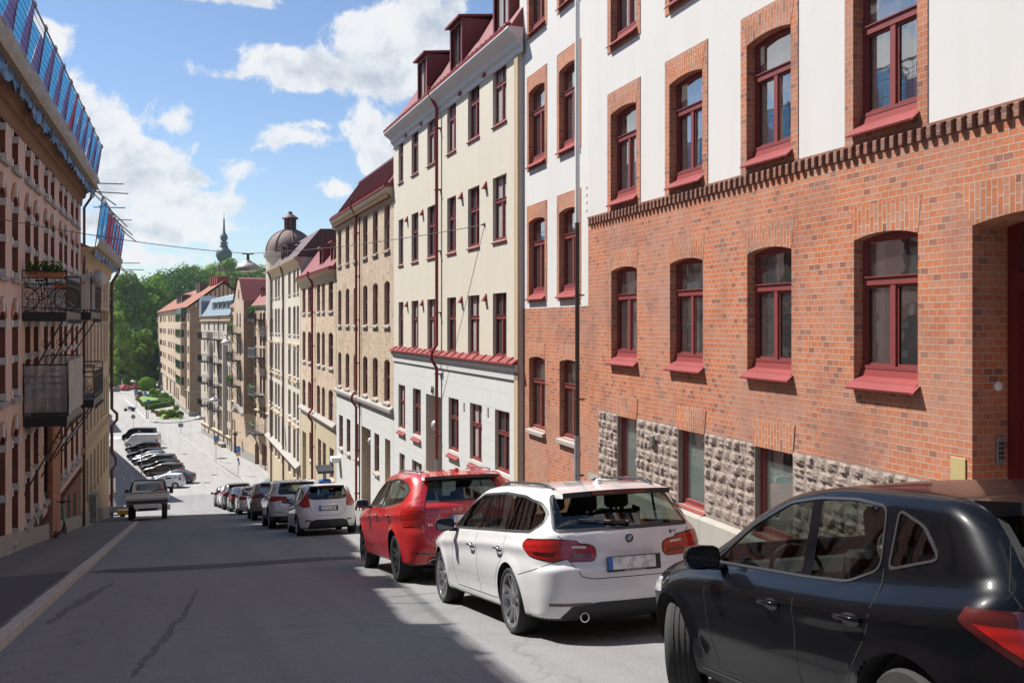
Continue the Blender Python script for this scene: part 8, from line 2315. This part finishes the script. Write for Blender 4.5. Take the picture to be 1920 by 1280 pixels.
# ------------------------------------------------------------------ trees, garden
def tree(x, y, zb, h, rx, m, label, seed, trunk=.3, dens=1.0, group='trees on the wooded hill', crown_lo=.12, name='broadleaf_tree', q=.42):
    rr = random.Random(seed)
    t = thing(name, label, 'tree', (x, y, zb), 0, group)
    mb = MB().use('bark'); mb.tube([(0, 0, 0), (.1, .05, h * .35), (-.1, .1, h * .7)], trunk, 7, r2=trunk * .4)
    for k in range(4):
        a = k * 1.6 + rr.random(); mb.tube([(0, 0, h * (.25 + .1 * k)), (rx * .5 * cos(a), rx * .5 * sin(a), h * (.5 + .1 * k))], trunk * .4, 5, r2=.05)
    obj('trunk', mb, t)
    mb = MB().use(m); nb = int(16 * dens)
    cl = []
    for k in range(nb):
        u = rr.uniform(crown_lo, 1); a = rr.uniform(0, 2 * pi); w = sin(pi * min(1, max(.08, (u - crown_lo * .5))) ** .75) ** .6
        rad = rx * w * rr.uniform(.35, .85); cl.append((rad * cos(a), rad * sin(a), h * (.15 + .8 * u) - rx * .1, rx * rr.uniform(.26, .42)))
    cl.append((0, 0, h * .6, rx * .55))
    for (cx, cy, cz, cr) in cl:
        for k in range(int(150 * dens * (cr / (rx * .35)) ** 2)):
            v = Vector((rr.gauss(0, 1), rr.gauss(0, 1), rr.gauss(0, 1))); v.normalize(); v *= cr * rr.uniform(.72, 1.08) * (1 + .18 * sin(v.x * 5 / max(cr, .1) + cx)); p = Vector((cx, cy, cz)) + Vector((v.x, v.y, v.z * .85))
            if p.z < h * .08: continue
            nrm = (v.normalized() + Vector((rr.uniform(-.8, .8), rr.uniform(-.8, .8), rr.uniform(-.3, .9)))).normalized(); a_ = nrm.orthogonal().normalized(); b_ = nrm.cross(a_); s = q * rr.uniform(.55, 1.25); f = rr.uniform(0, 6.28)
            a2 = a_ * cos(f) + b_ * sin(f); b2 = nrm.cross(a2)
            mb.add([p - a2 * s, p - b2 * s * .55, p + a2 * s, p + b2 * s * .55], [(0, 1, 2, 3)])
    obj('crown', mb, t, recalc=False, uv=False)
    return t
def tree_px(px, py_top, D, rx_px, m, label, seed, **k):
    x, y, _ = ray(px, 607); x *= D; y *= D; s = D / 1867
    zb = hill_z(x, y) if y > 290 else ZS
    zt = CAMH + (607 - py_top) * s
    return tree(x, y, zb, (zt - zb) / .98, rx_px * s, m, label, seed, q=.30 + .0009 * D, **k)
T = [
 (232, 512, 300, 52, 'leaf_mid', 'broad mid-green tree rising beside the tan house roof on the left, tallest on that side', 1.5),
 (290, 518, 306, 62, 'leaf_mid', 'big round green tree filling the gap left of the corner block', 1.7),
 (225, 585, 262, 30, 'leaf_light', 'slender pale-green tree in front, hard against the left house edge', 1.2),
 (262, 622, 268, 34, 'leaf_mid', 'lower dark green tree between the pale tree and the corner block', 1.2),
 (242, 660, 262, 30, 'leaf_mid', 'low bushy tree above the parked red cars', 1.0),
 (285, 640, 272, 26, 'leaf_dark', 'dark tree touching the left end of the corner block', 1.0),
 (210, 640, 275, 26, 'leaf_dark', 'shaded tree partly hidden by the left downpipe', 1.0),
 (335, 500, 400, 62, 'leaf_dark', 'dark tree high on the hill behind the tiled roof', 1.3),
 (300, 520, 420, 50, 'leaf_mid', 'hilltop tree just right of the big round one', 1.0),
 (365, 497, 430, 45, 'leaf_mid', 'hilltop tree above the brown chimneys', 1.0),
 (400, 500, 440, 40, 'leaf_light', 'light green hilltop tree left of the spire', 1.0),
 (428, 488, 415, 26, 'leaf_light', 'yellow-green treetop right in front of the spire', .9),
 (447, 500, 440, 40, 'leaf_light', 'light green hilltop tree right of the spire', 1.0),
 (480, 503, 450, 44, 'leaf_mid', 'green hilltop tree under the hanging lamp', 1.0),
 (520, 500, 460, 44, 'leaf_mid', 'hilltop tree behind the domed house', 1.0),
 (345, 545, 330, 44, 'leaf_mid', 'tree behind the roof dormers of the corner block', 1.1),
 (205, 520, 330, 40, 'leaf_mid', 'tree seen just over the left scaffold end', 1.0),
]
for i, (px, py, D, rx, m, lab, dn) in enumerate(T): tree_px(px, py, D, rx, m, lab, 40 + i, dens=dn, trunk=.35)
def bush(name, label, loc, r, h, m, n, cat='bush', group=None, q=.12, flat=.75, flowers=0, k=.42):
    r *= k; h *= k * 1.3; q *= .7
    t = thing(name, label, cat, loc, 0, group); rr = random.Random(int(loc[0] * 7 + loc[1]))
    mb = MB().use(m)
    for k in range(n):
        v = Vector((rr.gauss(0, 1), rr.gauss(0, 1), rr.gauss(0, 1))).normalized() * rr.uniform(.75, 1.05); p = Vector((v.x * r, v.y * r, h * .5 + v.z * h * .5))
        if p.z < 0: continue
        a = (v + Vector((rr.uniform(-.7, .7), rr.uniform(-.7, .7), rr.uniform(-.4, .7)))).normalized().orthogonal().normalized(); b = a.cross(v).normalized(); s = q * rr.uniform(.6, 1.3)
        mb.add([p - a * s, p - b * s * .6, p + a * s, p + b * s * .6], [(0, 1, 2, 3)])
    obj('foliage', mb, t, recalc=False, uv=False)
    mb = MB().use('hedge_green'); mb.ball((0, 0, h * .48), r * .85, r * .85, h * .45, 12, 7, .08, rr); obj('core', mb, t, smooth=True)
    if flowers:
        mb = MB().use('flower_orange')
        for k in range(flowers): a = rr.uniform(0, 6.28); c = (r * .8 * cos(a), r * .8 * sin(a), h * rr.uniform(.5, .95)); mb.ball(c, .1, .1, .1, 5, 3)
        obj('blossom', mb, t)
    return t
def GZ(px, py, z=ZS + .12): return at(px, py, z)
def z1px(x, y): return (200 + x / 5.818, 700 + y / 5.818)
def garden():
    lawn = [z1px(*p) for p in ((335, 255), (520, 250), (560, 285), (420, 310), (390, 320), (350, 280))]
    P = [tuple(GZ(*p)[:2]) for p in lawn]
    V, F = cdt([P]); mb = MB().use('lawn'); mb.add([(p[0], p[1], ZS + .14) for p in V], F); tag(obj('lawn', mb), 'sunlit garden lawn behind the hedges', 'lawn', kind='stuff')
    lawn = [z1px(*p) for p in ((510, 420), (600, 405), (840, 480), (830, 500), (600, 500), (540, 455))]
    P = [tuple(GZ(*p)[:2]) for p in lawn]
    V, F = cdt([P]); mb = MB().use('lawn'); mb.add([(p[0], p[1], ZS + .14) for p in V], F); tag(obj('lawn', mb), 'strip of grass in the front garden bed by the corner', 'lawn', kind='stuff')
    def hedge(a, b, w, h, lab):
        a, b = GZ(*z1px(*a)), GZ(*z1px(*b)); d = (b - a); L = d.length; t = thing('hedge', lab, 'hedge', a, atan2(d.y, d.x), 'clipped garden hedges'); rr = random.Random(int(L * 9))
        mb = MB().use('hedge_green'); mb.box(0, L, -w / 2, w / 2, 0, h - .06); obj('core', mb, t, bevel=.1)
        mb = MB().use('leaf_dark')
        for k in range(int(L * 90)):
            f = rr.random(); x = rr.uniform(0, L)
            if f < .5: p = Vector((x, rr.uniform(-w / 2, w / 2), h)); n = Vector((0, 0, 1))
            else: p = Vector((x, -w / 2 if f < .75 else w / 2, rr.uniform(0, h))); n = Vector((0, -1 if f < .75 else 1, 0))
            n = (n + Vector((rr.uniform(-.6, .6), rr.uniform(-.6, .6), rr.uniform(-.6, .6)))).normalized(); p += n * rr.uniform(-.03, .06); a_ = n.orthogonal().normalized(); b_ = n.cross(a_); s = .11
            mb.add([p - a_ * s, p - b_ * s, p + a_ * s, p + b_ * s], [(0, 1, 2, 3)])
        obj('foliage', mb, t, recalc=False, uv=False)
    hedge((395, 345), (575, 318), 1.0, .6, 'clipped hedge along the front of the garden lawn')
    hedge((440, 395), (720, 345), 1.0, .9, 'long clipped hedge beside the garden path')
    hedge((590, 300), (720, 315), 1.5, .7, 'clipped hedge in front of the round bushes')
    hedge((455, 250), (560, 262), 1.2, .6, 'low hedge at the back of the garden lawn')
    i = 0
    for (x, y) in ((350, 262), (372, 245), (330, 285), (345, 300), (365, 318), (385, 340), (400, 360), (505, 425), (545, 440), (570, 465), (650, 495)):
        p = GZ(*z1px(x, y)); w = .6 if x not in (372, 570, 650) else 1.0
        mb = MB().use('brick_lower'); mb.box(-w / 2, w / 2, -.25, .25, 0, .42); mb.use('hedge_green'); mb.box(-w / 2 + .05, w / 2 - .05, -.2, .2, .42, .62)
        o = obj('planter', mb, None, p); o.rotation_euler.z = .9
        tag(o, ['dark planter box nearest the back of the lawn edge', 'wide dark planter box at the rear corner of the lawn', 'planter box on the kerb side of the lawn, next to the parking sign', 'planter box beside the lawn, second from the sign', 'planter box beside the first hedge end', 'planter box in front of the first hedge', 'planter box at the lower end of the hedges', 'planter box at the tip of the front bed', 'planter box on the path side of the front bed', 'wide planter box on the kerb side of the front bed', 'wide brick-coloured planter box before the flowering bush'][i], 'planter', 'planters edging the garden'); i += 1
    bs = [((505, 250), 2.2, 3.6, 'leaf_mid', 1500, 'tall rounded shrub at the back corner of the garden', 0), ((625, 290), 2.6, 3.2, 'leaf_mid', 1500, 'round green bush before the corner block arches', 0),
          ((700, 290), 1.6, 1.8, 'leaf_light', 700, 'small pale bush by the corner block wall', 0), ((700, 480), 2.2, 2.8, 'leaf_mid', 1500, 'flowering bush with orange blooms in the front bed', 8), ((790, 480), 2.0, 2.2, 'leaf_dark', 1100, 'dark bush at the right end of the front bed', 0),
          ((610, 440), 1.7, 1.5, 'leaf_light', 800, 'light green shrub left of the flowering bush', 0), ((560, 250), 1.8, 3.0, 'leaf_light', 900, 'light shrub between the tall shrub and the round bush', 3), ((760, 400), 1.4, 2.0, 'leaf_light', 700, 'loose pale shrub behind the flowering bush', 0)]
    for (p, r, h, m, n, lab, fl) in bs: bush('garden_bush', lab, GZ(*z1px(*p)), r, h, m, n, group='garden bushes', q=.16, flowers=fl)
    p = GZ(*z1px(440, 190), z=ZS); bush('garden_bush', 'large round bush right of the parked red cars', p, 5.4, 6.5, 'leaf_mid', 3500, q=.3, group='garden bushes')
    p = GZ(*z1px(60, 150), z=ZS); bush('garden_bush', 'bright bush left of the parked grey car by the trees', p, 4.0, 4.0, 'leaf_light', 2000, q=.25, group='garden bushes')
garden()

# ------------------------------------------------------------------ signs
def pole_sign(name, label, base, h, head, cat='road sign', group=None, rz=0.0):
    t = thing(name, label, cat, base, rz, group)
    mb = MB().use('pole_grey'); mb.tube([(0, 0, 0), (0, 0, h)], .035, 8); obj('pole', mb, t, smooth=40)
    head(t, h)
    return t
def park_head(t, h):
    mb = MB().use('sign_blue'); mb.box(-.25, .25, -.06, -.04, h - .72, h + .02); p = obj('parking_panel', mb, t, bevel=.004)
    obj('letter', text_mesh('P', .42, .004, 'road_white'), p, (0.02, -.066, h - .28), (pi / 2, 0, 0))
    mb = MB().use('road_white'); mb.box(-.15, .15, -.066, -.061, h - .62, h - .58); obj('line', mb, p)
    mb = MB().use('sign_yellow'); mb.box(-.25, .25, -.06, -.04, h - 1.05, h - .74); obj('yellow_panel', mb, t, bevel=.004)
def zz(px, py, z=ZS + .08): return at(px, py, z)
F_ = atan2(-sin(TH), cos(TH))
pole_sign('parking_sign', 'blue and yellow parking sign further down the square pavement', zz(405, 865.5), 3.2, park_head, group='parking signs on the square pavement', rz=-.05)
def park2(t, h):
    park_head(t, h)
    mb = MB().use('sign_blue'); mb.lathe([(.13, -.06), (.13, -.04)], 16, Matrix.Translation((0, 0, h - 1.45)), axis='y'); obj('round_disc', mb, t)
    mb = MB().use('iron_black'); mb.box(.05, .13, -.08, -.02, h - 1.75, h - 1.45); mb.box(.1, .2, -.08, -.02, h - 2.1, h - 1.75); obj('loose_tag', mb, t, bevel=.01)
pole_sign('parking_sign', 'blue and yellow parking sign nearer the camera, with a loose black tag on its pole', zz(446.5, 892.5), 3.35, park2, group='parking signs on the square pavement', rz=-.1)
def round_head(t, h):
    mb = MB().use('sign_grey'); mb.lathe([(.35, -.05), (.35, -.03)], 24, Matrix.Translation((0, 0, h - .3)), axis='y'); obj('disc', mb, t)
def round_plate(t, h):
    round_head(t, h); mb = MB().use('sign_grey'); mb.box(-.38, .38, -.05, -.03, h - 1.95, h - 1.35); obj('plate', mb, t)
pole_sign('round_sign', 'grey-backed round sign with a small plate under it at the junction corner', zz(339, 814.5), 3.1, round_plate, group='round signs seen from behind', rz=-.2)
p = zz(250, 808, ZS); pole_sign('round_sign', 'grey-backed round sign behind the black van', p, 2.6, round_head, group='round signs seen from behind', rz=-.2)
def blue_head(t, h):
    mb = MB().use('sign_blue'); mb.box(-.36, .36, -.05, -.03, h - .9, h); obj('panel', mb, t); mb = MB().use('road_white'); mb.box(-.12, .1, -.056, -.051, h - .7, h - .2); obj('symbol', mb, t)
def blue_head2(t, h):
    blue_head(t, h); mb = MB().use('sign_yellow'); mb.box(-.36, .36, -.05, -.03, h - 1.3, h - .95); obj('yellow_panel', mb, t)
pole_sign('street_sign', 'blue and yellow sign beside the sidecar motorcycle', zz(*z1px(322, 375)), 3.6, blue_head2, group='blue signs by the garden', rz=-.2)
pole_sign('street_sign', 'blue sign with white symbol standing at the lawn', zz(*z1px(420, 320)), 2.4, blue_head, group='blue signs by the garden', rz=-.2)
def violet(t, h):
    mb = MB().use('sign_blue'); mb.lathe([(.36, -.05), (.36, -.03)], 20, Matrix.Translation((0, 0, h - .3)), axis='y'); obj('disc', mb, t)
pole_sign('round_sign', 'round blue sign on the garden corner by the low bollard', zz(*z1px(456, 497)), 3.5, violet, group='round signs at the garden corner', rz=-.2)
p = zz(*z1px(437, 492)); mb = MB().use('iron_black'); mb.lathe([(.2, 0), (.17, .1), (.08, .14), (.07, 1.6), (.1, 1.7), (0.01, 1.75)], 12); tag(obj('bollard', mb, None, p, smooth=40), 'dark bollard beside the round blue sign at the garden corner', 'bollard')
mb = MB().use('iron_black'); mb.box(-.5, .5, -.3, .3, 0, 1.1); tag(obj('waste_bin', mb, None, zz(*z1px(366, 248)), bevel=.05), 'black bin at the rear of the lawn', 'bin')
# pole in front of the angled cars
q = ground_at(200 + 380 / 5.818, 700 + 1140 / 5.818); mb = MB().use('pole_grey'); mb.tube([(0, 0, 0), (0, 0, 3.0)], .05, 8); tag(obj('bare_pole', mb, None, q, smooth=40), 'bare grey pole in front of the angled parked cars', 'pole')
# benches and bicycles against the gabled house
p = zz(*zoomB(275, 895), z=ZS + .06); t = thing('bench', 'stone bench at the foot of the blue-roofed house', 'bench', p, FA.rz); mb = MB().use('concrete'); mb.box(-1.3, 1.3, -.35, .35, .35, .55); obj('seat', mb, t, bevel=.03)
for s in (-1, 1): mb = MB().use('concrete'); mb.box(s * 1 - .15, s * 1 + .15, -.3, .3, 0, .35); obj('leg', mb, t)
bicycle('grey bicycle leaning by the bench in the square', zz(*zoomB(335, 905), z=ZS + .06), FA.rz + .3)
bicycle('bicycle leaning between the shop windows of the gabled house', zz(*zoomB(598, 1050), z=ZS + .06), FA.rz + .2)
# grey utility box on the left of the lower street, barrier, van are with the vehicles
# ------------------------------------------------------------------ wires and hanging lamps
def wire(name, label, a, b, sag=.25, r=.012, group='overhead wires'):
    a, b = Vector(a), Vector(b); mb = MB().use('iron_black'); mb.tube([a + (b - a) * u + Vector((0, 0, -4 * sag * u * (1 - u))) for u in np.linspace(0, 1, 24)], r, 5, cap=False)
    return tag(obj(name, mb, smooth=True, uv=False), label, 'wire', group)
def lamp(label, loc, k=1.0, group='street lamps hung over the road'):
    t = thing('street_lamp', label, 'street lamp', loc, 0, group)
    mb = MB().use('lamp_grey'); mb.lathe([(.02, -.22), (.10, -.24), (.18, -.30), (.34, -.38), (.46, -.50), (.49, -.60), (.475, -.615), (.44, -.60)], 28, Matrix.Scale(k, 4), caps=False); obj('lamp_shade', mb, t, smooth=True)
    mb = MB().use('lamp_clear'); mb.lathe([(.43, -.59), (.30, -.66), (.02, -.70)], 20, Matrix.Scale(k, 4)); obj('diffuser', mb, t, smooth=True)
    mb = MB().use('iron_black'); mb.lathe([(.07, -.24), (.05, -.1), (.06, -.02), (.02, 0)], 10, Matrix.Scale(k, 4)); mb.box(-.22 * k, .22 * k, -.02, .02, .0, .05); obj('hanger', mb, t)
    return t
def on_ray(px, py, D): x, y, dz = ray(px, py); return Vector((x * D, y * D, CAMH + dz * D))
# nearest lamp: 172 px wide in a 1920 px picture's 5x crop -> ~46 px for a 0.98 m shade
DL = 39.5; pl = on_ray(465, 477, DL)
sw = FL.S(0) ; wl = FL.hit(0, 410)
a = W_L(FL.S(-4), 0, FL.Z(-4, 410)); b2 = F2.hit(909, 421); pb = F2.P0 + F2.u * b2[0]
wire('overhead_wire', 'thin wire from the pink house to the nearest hanging lamp', a, pl + Vector((0, 0, .04)), .12)
wire('overhead_wire', 'thin wire from the nearest hanging lamp up to the cream house', pl + Vector((0, 0, .04)), (pb.x, pb.y, b2[1]), .15)
lamp('large grey dish lamp hanging nearest, beside the church spire', pl, 1.0)
mb = MB().use('iron_black'); mb.lathe([(.05, 0), (.05, .03)], 8, Matrix.Translation((pb.x - .03, pb.y, b2[1])) @ Matrix.Rotation(pi / 2, 4, 'Y')); mb.tube([(pb.x - .02, pb.y, b2[1]), (pb.x - .1, pb.y, b2[1])], .015, 5); w = tag(obj('wall_hook', mb), 'iron wall hook on the cream house holding the lamp wire', 'hook')
# second lamp lower down the street, third at the square, more beyond
L2 = on_ray(370 + 357 / 6.4, 500 + 825 / 6.4, 76); lamp('second grey dish lamp, hanging before the upper balconies of the blue-roofed house', L2, 1.0)
L3 = on_ray(370 + 190 / 6.093, 690 + 300 / 6.093, 100); lamp('third grey dish lamp, in front of the lower balconies of the blue-roofed house', L3, 1.1)
L4 = on_ray(370 + 25 / 6.093, 690 + 512 / 6.093, 128); lamp('fourth dish lamp low at the corner block, over the junction', L4, 1.3)
L5 = on_ray(250, 709, 175); lamp('small white lamp over the far road by the trees', L5, 1.1)
wire('overhead_wire', 'wire carrying the second hanging lamp across the street', on_ray(203, 607, 76), L2, .15); wire('overhead_wire', 'wire from the second lamp to the domed house', L2, on_ray(505, 612, 84), .1)
wire('overhead_wire', 'wire carrying the third hanging lamp from the left', on_ray(204, 726, 100), L3, .2); wire('overhead_wire', 'wire from the third lamp to the gabled house', L3, on_ray(500, 741, 117), .15)
wire('overhead_wire', 'wire carrying the low lamp over the junction', on_ray(205, 702, 150), L4 , .6); wire('overhead_wire', 'wire carrying the far white lamp across the road', on_ray(204, 703, 175), on_ray(380, 692, 175), .2)
wire('overhead_wire', 'wire crossing the trees from the left houses to the corner block', on_ray(205, 617, 120), on_ray(376, 612, 160), .2)
# parking ticket machine on the right pavement
def machine():
    p = Vector((KR + .7, 33.0, gz(33.0) + .12)); x, y, _ = ray(609, 607)
    D = 31.5; p = Vector((x * D, y * D, 0)); p.z = gz(p.y) + .12
    t = thing('parking_machine', 'blue parking ticket machine with a solar hood on the right pavement', 'ticket machine', p)
    mb = MB().use('sign_blue'); mb.box(-.18, .18, -.16, .16, .35, 1.5); b = obj('cabinet', mb, t, bevel=.02)
    mb = MB().use('pole_grey'); mb.box(-.12, .12, -.10, .10, 0, .35); mb.tube([(0, 0, 1.5), (0, 0, 1.75)], .05, 8); obj('post', mb, t)
    mb = MB().use('plastic_black'); mb.prism([(-.28, 1.72), (.28, 1.86), (.28, 1.92), (-.28, 1.80)], 'x', -.25, .25); obj('solar_panel', mb, t)
    mb = MB().use('road_white'); mb.box(-.10, .10, -.17, -.161, 1.1, 1.4); obj('display', mb, t)
    mb = MB().use('sign_blue'); mb.box(-.10, .10, -.12, .12, .3, 1.25); t2 = thing('blue_box', 'narrow blue box standing beside the ticket machine', 'box', p + Vector((.42, .3, -.03))); obj('cabinet', mb, t2, bevel=.02)
machine()
# ------------------------------------------------------------------ thin summer haze
hm = bpy.data.materials.new('haze'); hm.use_nodes = True; ht = NT(hm.node_tree); ht.n.clear()
hv = ht.new('ShaderNodeVolumePrincipled', i={'Color': (.80, .90, 1.0, 1), 'Density': .00011, 'Anisotropy': .3})
ho = ht.new('ShaderNodeOutputMaterial'); ht.l.new(hv.outputs[0], ho.inputs['Volume']); MATS['haze'] = hm
mb = MB().use('haze'); mb.box(-330, 330, -60, 570, ZS - 2.2, 62); tag(obj('haze', mb, uv=False), kind='stuff')
